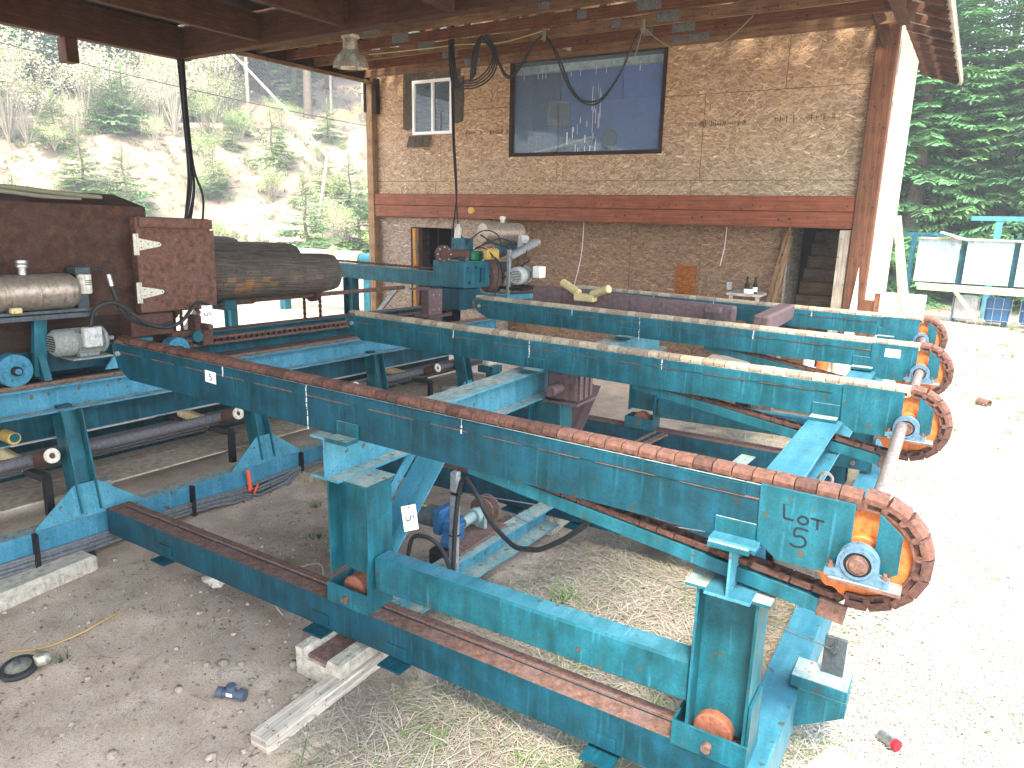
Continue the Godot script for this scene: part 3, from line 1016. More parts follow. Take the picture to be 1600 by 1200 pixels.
	for k in 9:
		var gw := mb()
		var gx0 := -10.2 + k * 1.01
		gw.plate([Vector2(gx0, 2.5), Vector2(gx0 + 1.005, 2.5), Vector2(gx0 + 1.005, roof_y(gx0 + 1.005) + 0.02), Vector2(gx0, roof_y(gx0) + 0.02)], -6.95, -6.93)
		part("gable_board", gw, M.ply_dark, r)
	var fa := mb()
	fa.bar(Vector3(-0.57, 2.26, -14.9), Vector3(-0.57, 2.26, -7.1), 0.03, 0.16, Vector3.UP, 0.004)
	part("fascia", fa, M.timber_grey, r)
	fa = mb()
	fa.bar(Vector3(-0.6, roof_y(-0.6) - 0.03, -14.88), Vector3(-1.2, roof_y(-1.2) - 0.03, -14.88), 0.03, 0.14)
	part("barge_board", fa, M.timber_dark, r)

# ---------------------------------------------------------------- the chain deck
const PITCH := 0.0781

func deck_y(x: float) -> float:   # height of the chains' running face
	return -0.925 - 0.0098 * (x + 5.0)

func link_mesh(m: Material, side: Material) -> ArrayMesh:   # a capped link: chamfered block above, slotted side bars below
	var k := mb()
	var l := 0.0735
	var poly := PackedVector2Array([Vector2(-0.043, -0.014), Vector2(0.043, -0.014), Vector2(0.043, 0.006), Vector2(0.030, 0.022), Vector2(-0.030, 0.022), Vector2(-0.043, 0.006)])
	k.prism(poly, l, Transform3D())
	for s in [-1.0, 1.0]:
		k.box(Vector3(-0.030, -0.024, 0.036 * s), Vector3(0.014, 0.02, 0.012))
		k.box(Vector3(0.030, -0.024, 0.036 * s), Vector3(0.014, 0.02, 0.012))
		k.box(Vector3(0, -0.037, 0.036 * s), Vector3(l, 0.008, 0.012))
	k.cyl(Vector3(0.033, -0.024, -0.045), Vector3(0.033, -0.024, 0.045), 0.011, -1, 8)
	var k2 := mb()
	k2.box(Vector3(0, -0.025, 0), Vector3(l * 0.9, 0.02, 0.06))
	var mesh := k.mesh(Vector3.ZERO, m)
	var arr := k2.sub(false, Vector3.ZERO, false)
	mesh.add_surface_from_arrays(Mesh.PRIMITIVE_TRIANGLES, arr)
	mesh.surface_set_material(1, side)
	return mesh

func open_link(k: MB, xf: Transform3D):   # a plain link of the returning chain
	for s in [-1.0, 1.0]:
		k.boxt(xf * Transform3D(Basis(), Vector3(0.01, 0, 0.030 * s)), Vector3(0.075, 0.026, 0.011), 0.002)
		k.boxt(xf * Transform3D(Basis(), Vector3(-0.028, 0, 0.019 * s)), Vector3(0.034, 0.024, 0.010), 0.002)
	var a: Vector3 = xf * Vector3(-0.039, 0, -0.024)
	k.cyl(a, xf * Vector3(-0.039, 0, 0.024), 0.017, -1, 8)
	k.cyl(xf * Vector3(0.039, 0, -0.042), xf * Vector3(0.039, 0, 0.042), 0.008, -1, 6)

func deck():
	var d := thing("log_deck", "teal steel log deck with four chain beams on wheeled columns", "log deck", Vector3(-2.6, -2.25, -5.2))
	#        left end, z, face height, sprocket x
	var spec := [[-4.96, -2.75, 0.245, -0.185], [-4.71, -4.75, 0.215, -0.18], [-4.53, -6.50, 0.20, -0.215], [-4.37, -8.30, 0.19, -0.31]]
	var cap := link_mesh(M.link, M.link_dark)
	var capb := link_mesh(M.link_dark, M.link_dark)
	var worn := link_mesh(M.link_worn, M.link_dark)
	var worn2 := link_mesh(M.link_worn2, M.link_dark)
	var links := [[cap, cap, capb], [worn, worn, worn2], [worn, worn2, worn], [worn, worn, worn2]]
	var names := ["nearest chain beam with a rusty chain and a hand lettered end plate", "second chain beam with a worn pale chain", "third chain beam with a worn pale chain and a lot sticker", "farthest chain beam, along the building"]
	for b in 4:
		var x0: float = spec[b][0]
		var z: float = spec[b][1]
		var fh: float = spec[b][2]
		var cx: float = spec[b][3]
		var cy := deck_y(cx) - 0.012 - 0.205
		var xe := cx - 0.20
		# the beam itself: a boxed channel, its face in two plates with a weld line, stiffening strips at the top
		var m := mb()
		var yl := deck_y(x0) - 0.03
		var yr := deck_y(cx) - 0.03
		var zf := z + 0.07
		m.plate([Vector2(x0 + 0.03, yl - fh + 0.07), Vector2(x0 + 0.16, yl - fh), Vector2(cx - 0.06, yr - fh), Vector2(cx - 0.06, yr), Vector2(x0, yl), Vector2(x0 - 0.005, yl - 0.05)], zf - 0.009, zf)
		m.plate([Vector2(x0 + 0.03, yl - fh + 0.07), Vector2(x0 + 0.16, yl - fh), Vector2(cx - 0.06, yr - fh), Vector2(cx - 0.06, yr), Vector2(x0, yl), Vector2(x0 - 0.005, yl - 0.05)], z - 0.07, z - 0.061)
		m.bar(Vector3(x0 + 0.05, yl - 0.03, z), Vector3(cx - 0.24, yr - 0.03, z), 0.12, 0.01)
		m.bar(Vector3(x0 + 0.2, yl - fh + 0.012, z), Vector3(cx - 1.6, lerpf(yl, yr, 0.6) - fh + 0.012, z), 0.12, 0.01)
		var beam := part("chain_beam", m, M.teal_deep if b == 0 else M.teal, d, M.dust, names[b])
		m = mb()   # lapped strip along the top of the face
		m.bar(Vector3(x0 + 0.06, yl - 0.028, zf + 0.003), Vector3(cx - 0.42, yr - 0.028, zf + 0.003), 0.006, 0.05, Vector3.UP, 0.0015)
		part("face_strip", m, M.teal_deep if b == 0 else M.teal, beam)
		m = mb()   # weld beads under the strip, broken into runs
		var wx := x0 + 0.1
		while wx < cx - 0.6:
			var we := wx + rng.randf_range(0.2, 0.34)
			var ya := lerpf(yl, yr, (wx - x0) / (cx - x0)) - 0.056
			var yb := lerpf(yl, yr, (we - x0) / (cx - x0)) - 0.056
			m.bar(Vector3(wx, ya, zf + 0.003), Vector3(we, yb, zf + 0.003), 0.006, 0.006)
			wx = we + rng.randf_range(0.06, 0.14)
		part("weld_bead", m, M.rust, beam)
		m = mb()
		for sx in [x0 + 1.93, x0 + 1.2, x0 + 3.0]:   # white runs on the face
			var yy := lerpf(yl, yr, (sx - x0) / (cx - x0))
			var big: bool = sx == x0 + 1.93
			var dy := 0.0
			while dy < (fh if big else 0.06):
				var hh := rng.randf_range(0.01, 0.03)
				m.span(sx + rng.randf_range(-0.004, 0.003), sx + rng.randf_range(0.003, 0.008), yy - dy - hh, yy - dy, zf + 0.0062, zf + 0.0074)
				dy += hh + rng.randf_range(0.0, 0.008)
		part("bird_lime", m, M.drip, beam)
		m = mb()   # rounded nose at the left end with its idler
		m.cyl(Vector3(x0 + 0.03, yl - 0.055, z - 0.055), Vector3(x0 + 0.03, yl - 0.055, z + 0.055), 0.075, -1, 16)
		part("tail_wheel", m, M.rust, beam)
		m = mb()
		m.cyl(Vector3(x0 + 0.06, yl - 0.07, zf), Vector3(x0 + 0.06, yl - 0.07, zf + 0.02), 0.018, -1, 6)
		part("bolt", m, M.dust, beam)
		# the end plate, cut away round the bearing
		var pf := zf + 0.014
		m = mb()
		var pl := cx - 0.365
		m.plate([Vector2(pl, yr + 0.012), Vector2(pl + 0.005, yr - 0.215), Vector2(pl + 0.085, yr - 0.275), Vector2(cx - 0.085, yr - 0.275), Vector2(cx - 0.035, yr - 0.2), Vector2(cx - 0.035, yr + 0.008)], zf + 0.001, pf)
		m.plate([Vector2(cx + 0.045, yr - 0.01), Vector2(cx + 0.125, yr - 0.075), Vector2(cx + 0.125, yr - 0.215), Vector2(cx + 0.08, yr - 0.25), Vector2(cx + 0.045, yr - 0.23)], zf + 0.001, pf)
		m.plate([Vector2(pl, yr + 0.012), Vector2(pl + 0.005, yr - 0.215), Vector2(pl + 0.085, yr - 0.275), Vector2(cx - 0.085, yr - 0.275), Vector2(cx - 0.035, yr - 0.2), Vector2(cx - 0.035, yr + 0.008)], z - 0.084, z - 0.071)
		var ep := part("end_plate", m, M.teal, d, null, "teal end plate lettered by hand in marker" if b == 0 else "")
		if b == 0:
			var k := mb()
			var pts := {"L": [[0.0, 0.055], [0.006, 0.0], [0.04, -0.002]], "O": [[0.062, 0.018], [0.055, 0.006], [0.062, -0.006], [0.078, -0.008], [0.09, 0.004], [0.084, 0.018], [0.07, 0.022], [0.062, 0.018]], "T1": [[0.098, 0.022], [0.145, 0.020]], "T2": [[0.122, 0.021], [0.124, -0.018]], "F1": [[0.095, -0.03], [0.052, -0.03], [0.05, -0.062], [0.072, -0.057], [0.088, -0.068], [0.09, -0.086], [0.075, -0.1], [0.05, -0.102], [0.036, -0.094]]}
			for key in pts:
				var path := []
				for q in pts[key]:
					path.append(Vector3(pl + 0.09 + q[0], yr - 0.10 + q[1], pf + 0.0006))
				path = smooth(path, 4) if key in ["O", "F1"] else path
				for q in path.size() - 1:
					k.bar(path[q], path[q + 1], 0.0016, 0.0085, Vector3.UP)
			part("marker_lettering", k, M.marker, ep)
		if b == 2:
			m = mb()
			m.span(pl + 0.10, pl + 0.21, yr - 0.09, yr - 0.025, pf, pf + 0.002)
			var st := part("sticker", m, M.white, ep)
			lettering("5", 0.052, Transform3D(Basis(Vector3(0, 0, 1), 0.0), Vector3(pl + 0.155, yr - 0.058, pf + 0.003)), M.marker, ep, "sticker_number")
		# sprocket with teeth, hub and shaft
		m = mb()
		var teeth := 17
		for q in teeth * 4:
			var a0 := TAU * q / (teeth * 4.0)
			var a1 := TAU * (q + 1) / (teeth * 4.0)
			var r0: float = [0.198, 0.198, 0.186, 0.186][q % 4]
			var r1: float = [0.198, 0.198, 0.186, 0.186][(q + 1) % 4]
			var c := Vector3(cx, cy, z)
			var e0 := Vector3(cos(a0), sin(a0), 0); var e1 := Vector3(cos(a1), sin(a1), 0)
			for s in [-1.0, 1.0]:
				var oz := Vector3(0, 0, 0.02 * s)
				m.tri(c + oz, c + e0 * r0 + oz, c + e1 * r1 + oz, Vector3(0, 0, s), Vector3(0, 0, s), Vector3(0, 0, s))
			m.face([c + e0 * r0 - Vector3(0, 0, 0.02), c + e1 * r1 - Vector3(0, 0, 0.02), c + e1 * r1 + Vector3(0, 0, 0.02), c + e0 * r0 + Vector3(0, 0, 0.02)], (e0 + e1).normalized(), Transform3D())
		m.cyl(Vector3(cx, cy, z - 0.05), Vector3(cx, cy, z + 0.05), 0.07, -1, 18, 0.006)
		part("sprocket", m, M.orange, d, null, "orange chain sprocket")
		# pillow block bearing on its shelf
		m = mb()
		m.span(cx - 0.09, cx + 0.145, cy - 0.083, cy - 0.068, zf, zf + 0.085, 0.002)
		part("bearing_shelf", m, M.rust, d, M.dust)
		m = mb()
		var zb := zf + 0.05
		var out := []
		out.append(Vector2(cx - 0.105, cy - 0.066)); out.append(Vector2(cx - 0.105, cy - 0.045)); out.append(Vector2(cx - 0.07, cy - 0.035))
		for q in 13:
			var a := PI - deg_to_rad(12) - (PI - deg_to_rad(24)) * q / 12.0
			out.append(Vector2(cx + 0.068 * cos(a), cy + 0.068 * sin(a)))
		out.append(Vector2(cx + 0.07, cy - 0.035)); out.append(Vector2(cx + 0.105, cy - 0.045)); out.append(Vector2(cx + 0.105, cy - 0.066))
		m.plate(out, zb - 0.022, zb + 0.022)
		m.ring(Vector3(cx, cy, zb + 0.02), Vector3(cx, cy, zb + 0.028), 0.056, 0.046, 20)
		var bg := part("bearing", m, M.bearing, d)
		m = mb()
		m.cyl(Vector3(cx, cy, zb + 0.02), Vector3(cx, cy, zb + 0.0245), 0.047, -1, 20)
		part("bearing_seal", m, M.black, bg)
		m = mb()
		m.ring(Vector3(cx, cy, zb + 0.02), Vector3(cx, cy, zb + 0.034), 0.036, 0.027, 20)
		m.cyl(Vector3(cx, cy, zb + 0.02), Vector3(cx, cy, zb + (0.04 if b == 0 else 0.03)), 0.028, -1, 16, 0.003)
		part("shaft_end", m, M.rust, bg)
		m = mb()
		for s in [-0.088, 0.088]:
			m.cyl(Vector3(cx + s, cy - 0.05, zb), Vector3(cx + s, cy - 0.032, zb), 0.013, -1, 6)
			m.cyl(Vector3(cx + s, cy - 0.032, zb), Vector3(cx + s, cy - 0.02, zb), 0.007, -1, 6)
		part("bearing_bolt", m, M.rust, bg)
		# the chain: carrying run, wrap, and the returning run on its flat bar
		var chain := Node3D.new()
		chain.name = "chain"
		d.add_child(chain, true)
		org[chain] = org[d]
		var n := int((xe + 0.2 - x0) / PITCH)
		var last := x0
		for i in n + 3:
			var x := x0 + 0.03 + PITCH * i
			if x > cx: break
			last = x
			var wob := rng.randf_range(-0.0016, 0.0016)
			piece("chain_link", links[b][rng.randi() % 3], Transform3D(Basis(Vector3(0, 0, 1), rng.randf_range(-0.02, 0.02) - 0.0098) * Basis().scaled(Vector3(1, 1, 1)), Vector3(x, deck_y(x) - 0.018 + wob, z + wob)), chain)
		var rw := 0.205
		var a := PI / 2 - (PITCH - (cx - last)) / rw - 0.02
		var k := 0
		while a > -PI / 2 - 0.1:
			var e := Vector3(cos(a), sin(a), 0)
			piece("chain_link", cap if k < 4 else capb, Transform3D(Basis(Vector3.BACK, a - PI / 2), Vector3(cx, cy, z) + e * rw), chain)
			a -= PITCH / rw * 0.985
			k += 1
		var rc := mb()
		var p0 := Vector3(cx - 0.02, cy - rw, z)
		var p1 := Vector3(cx - 0.32, cy - rw + 0.035, z)
		var p2 := Vector3(cx - 1.75, yr - fh + 0.05, z)
		var run := smooth([p0, p1, p1.lerp(p2, 0.5), p2], 40)
		var acc := 0.0
		var i2 := 1
		while i2 < run.size():
			acc += run[i2].distance_to(run[i2 - 1])
			if acc >= PITCH:
				acc -= PITCH
				var dir: Vector3 = (run[i2] - run[i2 - 1]).normalized()
				open_link(rc, Transform3D(Basis(Vector3.BACK, atan2(dir.y, dir.x)), run[i2]))
			i2 += 1
		part("return_run", rc, M.link_dark, chain).set_meta("kind", "stuff")
		m = mb()
		var o := Vector3(0, -0.055, 0.046)
		var s2 := (p2 - p1).normalized()
		m.bar(p1 - s2 * 0.26 + o, p2 + o + Vector3(0, 0.02, 0), 0.008, 0.06, Vector3.UP, 0.001)
		m.bar(p1 - s2 * 0.26 + Vector3(0, -0.035, 0), p2 + Vector3(0, -0.012, 0), 0.085, 0.008)
		part("return_guide", m, M.teal, d)
		m = mb()
		m.bar(p1 - s2 * 0.30 + Vector3(0, -0.055, 0.043), p1 - s2 * 0.2 + Vector3(0, -0.055, 0.043), 0.02, 0.075, Vector3.UP, 0.002)
		part("guide_tip", m, M.rust, d)
		# clips that hold the beam to the cross beams
		for sx in [-2.72, -0.63]:
			m = mb()
			var yb2 := deck_y(sx) - 0.03 - fh
			m.span(sx - 0.08, sx + 0.08, yb2 + 0.01, yb2 + 0.085, zf + 0.001, zf + 0.012, 0.002)
			m.span(sx - 0.08, sx + 0.08, yb2 - 0.012, yb2 + 0.01, zf + 0.001, zf + 0.10, 0.002)
			part("clip_angle", m, M.teal, d, M.dust)
	# the shaft that joins the sprockets
	var sh := mb()
	sh.cyl(Vector3(-0.185, -1.185, -2.66), Vector3(-0.22, -1.18, -6.5), 0.03, -1, 16)
	sh.cyl(Vector3(-0.22, -1.18, -6.5), Vector3(-0.31, -1.18, -8.4), 0.03, -1, 16)
	part("drive_shaft", sh, M.shaft, d)
	# cross beams under the chain beams
	var cb := mb()
	cb.beam(Vector3(-2.83, -1.345, -2.60), Vector3(-2.83, -1.345, -7.6), iprof(0.245, 0.2, 0.014, 0.010))
	part("cross_beam", cb, M.teal_pale, d, M.dust)
	cb = mb()
	cb.beam(Vector3(-0.62, -1.345, -2.60), Vector3(-0.62, -1.345, -8.5), iprof(0.245, 0.18, 0.014, 0.010))
	part("cross_beam", cb, M.teal_pale, d, M.teal_top)
	for xx in [-2.73, -0.63]:
		for zz in [-2.76, -4.95, -7.05]:
			if xx > -1.0 and zz == -4.95:
				continue
			var cm := mb()
			cm.beam(Vector3(xx, -2.06 if xx < -1 else -2.17, zz), Vector3(xx, -1.475, zz), iprof(0.30 if xx < -1 else 0.25, 0.2, 0.012, 0.009), Vector3.RIGHT)
			var col := part("column", cm, M.teal, d)
			cm = mb()
			cm.span(xx - 0.17, xx + 0.17, -1.474, -1.462, zz - 0.12, zz + 0.12)
			part("cap_plate", cm, M.teal, col, M.dust)
			# wheel box riding the rail
			cm = mb()
			for s in [-1.0, 1.0]:
				cm.span(xx - 0.18, xx + 0.14, -2.25, -2.13, zz + s * 0.10 - 0.006, zz + s * 0.10 + 0.006, 0.001)
			cm.span(xx - 0.18, xx - 0.168, -2.25, -2.13, zz - 0.094, zz + 0.094)
			cm.span(xx + 0.128, xx + 0.14, -2.25, -1.95, zz - 0.094, zz + 0.094)
			part("wheel_box", cm, M.teal, col)
			cm = mb()
			cm.cyl(Vector3(xx - 0.02, -2.165, zz - 0.05), Vector3(xx - 0.02, -2.165, zz + 0.05), 0.085, -1, 22, 0.008)
			part("wheel", cm, M.orange_dull, col)
			cm = mb()
			cm.cyl(Vector3(xx - 0.02, -2.19, zz + 0.105), Vector3(xx - 0.02, -2.19, zz + 0.135), 0.022, -1, 6)
			part("axle_bolt", cm, M.rust, col)
	for zz in [-2.76, -7.05]:
		var t := mb()
		t.bar(Vector3(-2.575, -2.0, zz), Vector3(-0.76, -1.955, zz), 0.13, 0.2, Vector3.UP, 0.012)
		part("stretcher", t, M.teal, d, M.teal_top)
	# braces from the columns up to the cross beam
	for q in [[-2.76, -0.62], [-4.95, -0.60]]:
		var g := mb()
		var lo := Vector3(-2.64, -1.95, q[0] - 0.1)
		var hi := Vector3(-2.64, -1.475, q[0] + q[1])
		g.beam(lo, hi, lprof(0.075, 0.075, 0.008, 1, 1), Vector3.RIGHT)
		g.bar(lo + Vector3(-0.075, 0.0, -0.02), hi + Vector3(-0.075, 0.0, -0.02), 0.008, 0.14, Vector3.RIGHT)
		g.bar(lo + Vector3(-0.15, 0.03, 0.03), hi + Vector3(-0.15, 0.03, 0.03), 0.07, 0.008, Vector3.RIGHT)
		part("brace", g, M.teal_pale if q[0] > -3 else M.mauve, d)
	# gearbox bolted to the cross beam, and the fixed log stop behind
	var gb := mb()
	gb.span(-2.72, -2.44, -1.47, -1.18, -5.12, -4.86, 0.02)
	gb.span(-2.76, -2.42, -1.48, -1.462, -5.16, -4.82)
	gb.cyl(Vector3(-2.60, -1.36, -4.86), Vector3(-2.60, -1.36, -4.70), 0.045, -1, 14, 0.006)
	for q in 3:
		gb.span(-2.44, -2.425, -1.44 , -1.22, -5.09 + q * 0.09, -5.05 + q * 0.09)
	part("gearbox", gb, M.mauve, d)
	var ar := mb()   # the kicker arm between the two far chains
	ar.bar(Vector3(-4.30, -0.965, -7.35), Vector3(-1.95, -1.01, -7.35), 0.16, 0.2, Vector3.UP, 0.02)
	ar.bar(Vector3(-1.62, -1.02, -7.05), Vector3(-1.62, -1.02, -8.2), 0.16, 0.17, Vector3.UP, 0.02)
	ar.bar(Vector3(-2.2, -0.94, -7.2), Vector3(-2.05, -0.94, -7.2), 0.1, 0.05)
	ar.bar(Vector3(-1.62, -1.2, -7.6), Vector3(-1.62, -2.1, -7.6), 0.12, 0.16)
	part("kicker_arm", ar, M.mauve, d, null, "dull purple kicker arm between the far chain beams")
	var yr2 := mb()   # two pale yellow guide rollers in a V
	yr2.cyl(Vector3(-3.66, -0.90, -7.22), Vector3(-3.93, -0.80, -7.32), 0.045, -1, 14, 0.01)
	yr2.cyl(Vector3(-3.5, -0.90, -7.22), Vector3(-3.25, -0.81, -7.12), 0.045, -1, 14, 0.01)
	yr2.span(-3.70, -3.46, -0.98, -0.90, -7.30, -7.16, 0.01)
	part("guide_roller", yr2, M.yellow_pale, d, null, "pair of pale yellow rollers set in a V")

func track():
	var t := thing("deck_track", "dark teal ground rails that the deck wheels run on", "rail track", Vector3(-2.8, G, -4.8))
	for q in [[-2.75, -5.28, -0.50, "nearest ground rail"], [-4.92, -5.2, -0.62, ""], [-7.05, -5.1, -0.70, ""]]:
		var z: float = q[0]
		var m := mb()
		m.beam(Vector3(q[1], -2.37, z + 0.09), Vector3(q[2], -2.33, z + 0.09), cprof(0.20, 0.10, 0.012, 0.009, -1.0))
		m.beam(Vector3(q[1], -2.37, z - 0.09), Vector3(q[2], -2.33, z - 0.09), cprof(0.20, 0.07, 0.012, 0.009, 1.0))
		var rail := part("ground_rail", m, M.teal_deep, t, M.rust, q[3])
		m = mb()
		m.bar(Vector3(q[1] + 0.02, -2.275, z - 0.035), Vector3(q[2] - 0.02, -2.235, z - 0.035), 0.02, 0.03, Vector3.UP, 0.003)
		part("wear_bar", m, M.rust, rail)
		for x in [-4.6, -3.05, -2.45, -1.2]:
			m = mb()
			m.span(x, x + 0.14, -2.425, -2.36, z + 0.091, z + 0.1, 0.001)
			m.span(x - 0.01, x + 0.15, -2.472, -2.462, z + 0.0, z + 0.17, 0.001)
			part("base_clip", m, M.teal_deep, rail)
	var m := mb()
	m.beam(Vector3(-2.78, -2.41, -2.86), Vector3(-2.68, -2.41, -4.84), cprof(0.20, 0.14, 0.012, 0.009, 1.0))
	part("ground_cross_beam", m, M.teal_pale, t, M.dust)
	m = mb()
	m.beam(Vector3(-1.75, -2.41, -5.02), Vector3(-1.65, -2.41, -6.95), cprof(0.20, 0.14, 0.012, 0.009, 1.0))
	part("ground_cross_beam", m, M.teal_pale, t, M.dust)
	m = mb()
	m.beam(Vector3(-0.42, -2.40, -2.3), Vector3(-0.42, -2.40, -8.3), cprof(0.24, 0.17, 0.03, 0.012, -1.0))
	part("end_beam", m, M.teal_top, t, M.teal_top, "pale teal beam joining the rail ends")
	m = mb()
	m.plate([Vector2(-0.42, -2.26), Vector2(-0.20, -2.26), Vector2(-0.20, -2.34), Vector2(-0.42, -2.48)], -3.56, -3.38)
	m.span(-0.46, -0.20, -2.26, -2.20, -3.56, -3.38, 0.004)
	var bx := part("cable_bracket", m, M.teal, t, M.dust)
	m = mb()
	m.span(-0.34, -0.24, -2.20, -2.0, -3.51, -3.49, 0.002)
	m.cyl(Vector3(-0.29, -2.05, -3.49), Vector3(-0.29, -2.05, -3.47), 0.02, -1, 8)
	part("cable_lug", m, M.motor_dark, bx)

# ---------------------------------------------------------------- the long saw bed at the left, with its waste conveyor
func saw_bed():
	var s := thing("saw_bed", "long teal saw bed on splayed legs with a rack rail", "saw bed", Vector3(-5.9, -2.45, -4.5), "", true)
	var za := 0.6
	var zb := -8.6
	var m := mb()
	m.beam(Vector3(-5.34, -2.33, za), Vector3(-5.34, -2.33, zb), cprof(0.19, 0.13, 0.012, 0.009, -1.0))
	part("lower_beam", m, M.teal_blue, s, M.dust, "blue lower beam with grey cables tied along it")
	m = mb()
	m.beam(Vector3(-6.9, -2.33, za), Vector3(-6.9, -2.33, zb), cprof(0.19, 0.08, 0.012, 0.009, 1.0))
	part("lower_beam", m, M.teal, s, M.dust)
	m = mb()
	m.beam(Vector3(-5.66, -1.355, za), Vector3(-5.66, -1.355, zb), iprof(0.20, 0.2, 0.013, 0.01))
	part("bed_beam", m, M.teal_blue, s, M.dust, "front bed beam with a sky blue web")
	m = mb()
	m.bar(Vector3(-5.64, -1.242, za), Vector3(-5.64, -1.242, zb), 0.05, 0.026, Vector3.UP, 0.004)
	part("rail_bar", m, M.rust, s)
	m = mb()
	m.beam(Vector3(-6.62, -1.28, za), Vector3(-6.62, -1.28, zb), iprof(0.26, 0.2, 0.014, 0.01))
	part("bed_beam", m, M.teal, s, M.rust)
	m = mb()
	m.span(-6.49, -6.44, -1.215, -1.19, zb, -0.5)
	m.span(-6.49, -6.44, -1.275, -1.25, zb, -0.5)
	var rk := part("rack_rail", m, M.rust, s)
	m = mb()
	var z := -0.6
	while z > zb:
		m.span(-6.478, -6.444, -1.25, -1.215, z - 0.03, z)
		z -= 0.075
	part("rack_teeth", m, M.link_dark, rk).set_meta("kind", "stuff")
	m = mb()
	m.span(-6.44, -5.78, -1.40, -1.388, zb, za)
	part("trough_floor", m, M.rust, s)
	m = mb()
	m.bar(Vector3(-5.76, -1.575, za), Vector3(-5.76, -1.575, zb), 0.01, 0.235)
	part("apron_plate", m, M.teal_deep, s)
	m = mb()
	m.bar(Vector3(-5.748, -1.69, za), Vector3(-5.748, -1.69, zb), 0.006, 0.01)
	part("apron_edge", m, M.galv, s)
	for zz in [-0.95, -2.66, -4.30, -5.98, -7.62]:
		m = mb()   # leg: a channel that leans in under the bed
		m.beam(Vector3(-5.42, -2.22, zz), Vector3(-5.585, -1.455, zz), iprof(0.15, 0.16, 0.010, 0.008), Vector3.BACK)
		var leg := part("leg", m, M.teal, s)
		m = mb()
		var g := PackedVector2Array([Vector2(-0.38, -2.228), Vector2(0.38, -2.228), Vector2(0.40, -2.19), Vector2(0.085, -1.95), Vector2(-0.085, -1.95), Vector2(-0.40, -2.19)])
		m.prism(g, 0.01, Transform3D(Basis(Vector3.BACK, 0.21), Vector3(0, 0, zz)) * Transform3D(Basis(), Vector3(-5.71, 1.13, 0)))
		part("gusset", m, M.teal_pale, leg)
		m = mb()
		m.span(-5.46, -5.30, -2.58, -2.43, zz + 0.02, zz + 0.03)
		m.span(-5.46, -5.30, -2.58, -2.43, zz + 0.32, zz + 0.33)
		m.span(-5.46, -5.45, -2.56, -2.45, zz + 0.03, zz + 0.32)
		part("foot", m, M.mauve, leg)
		m = mb()
		m.bar(Vector3(-5.6, -1.47, zz), Vector3(-6.7, -1.47, zz), 0.1, 0.1)
		part("bed_tie", m, M.teal_deep, s)
		m = mb()
		m.beam(Vector3(-6.85, -2.22, zz), Vector3(-6.7, -1.46, zz), iprof(0.15, 0.12, 0.010, 0.008), Vector3.BACK)
		part("leg", m, M.teal_deep, s)
	# waste belt and its idlers, carried in the same frame
	var c := thing("waste_conveyor", "grey belt conveyor with white ended idler rollers under the saw bed", "conveyor", Vector3(-6.1, -2.2, -4.5), "", true)
	m = mb()
	m.cyl(Vector3(-5.66, -1.80, za), Vector3(-5.66, -1.80, zb), 0.045, -1, 12)
	part("belt_edge", m, M.belt_edge, c, null, "rolled edge of the upper belt")
	m = mb()
	m.bar(Vector3(-5.72, -1.84, za), Vector3(-5.72, -1.84, zb), 0.1, 0.012, Vector3(0.6, 0.8, 0))
	m.bar(Vector3(-6.1, -1.95, za), Vector3(-6.1, -1.95, zb), 0.5, 0.012)
	part("upper_belt", m, M.belt_edge, c)
	m = mb()
	m.bar(Vector3(-5.92, -2.12, za), Vector3(-5.92, -2.12, zb), 0.62, 0.014)
	part("return_belt", m, M.belt, c)
	m = mb()
	m.bar(Vector3(-6.5, -2.05, za), Vector3(-6.5, -2.05, zb), 0.02, 0.25)
	part("side_plate", m, M.teal_deep, c)
	for zz in [-2.46, -4.05, -5.55, -6.98]:
		m = mb()
		m.cyl(Vector3(-5.80, -1.86, zz), Vector3(-5.44, -1.735, zz), 0.052, -1, 18, 0.004)
		var ro := part("idler_roller", m, M.link_dark, c)
		m = mb()
		m.ring(Vector3(-5.442, -1.736, zz), Vector3(-5.432, -1.7325, zz), 0.055, 0.022, 20)
		part("roller_rim", m, M.white_dirty, ro)
		m = mb()
		m.cyl(Vector3(-6.3, -1.87, zz), Vector3(-5.84, -1.90, zz), 0.05, -1, 16)
		part("idler_roller", m, M.yellow_pale, c)
		m = mb()
		m.bar(Vector3(-6.5, -1.96, zz), Vector3(-5.55, -1.93, zz), 0.06, 0.05)
		m.bar(Vector3(-5.55, -2.22, zz), Vector3(-5.55, -1.93, zz), 0.05, 0.05, Vector3.RIGHT)
		part("idler_bracket", m, M.black, c)
		m = mb()
		m.cyl(Vector3(-6.4, -2.19, zz - 0.35), Vector3(-5.58, -2.19, zz - 0.35), 0.05, -1, 16)
		part("return_roller", m, M.yellow_pale, c)
		m = mb()
		m.span(-5.62, -5.50, -2.25, -2.12, zz - 0.4, zz - 0.3, 0.01)
		m.span(-5.56, -5.46, -2.11, -2.04, zz - 0.42, zz - 0.24, 0.004)
		part("roller_hanger", m, M.motor, c)
	m = mb()
	m.cyl(Vector3(-5.78, -1.60, -2.30), Vector3(-5.60, -1.60, -2.30), 0.045, -1, 16, 0.004)
	part("cable_roller", m, M.yellow, c)
	m = mb()
	m.cyl(Vector3(-5.602, -1.592, -2.30), Vector3(-5.594, -1.592, -2.30), 0.033, -1, 14)
	part("roller_hub", m, M.teal, c)

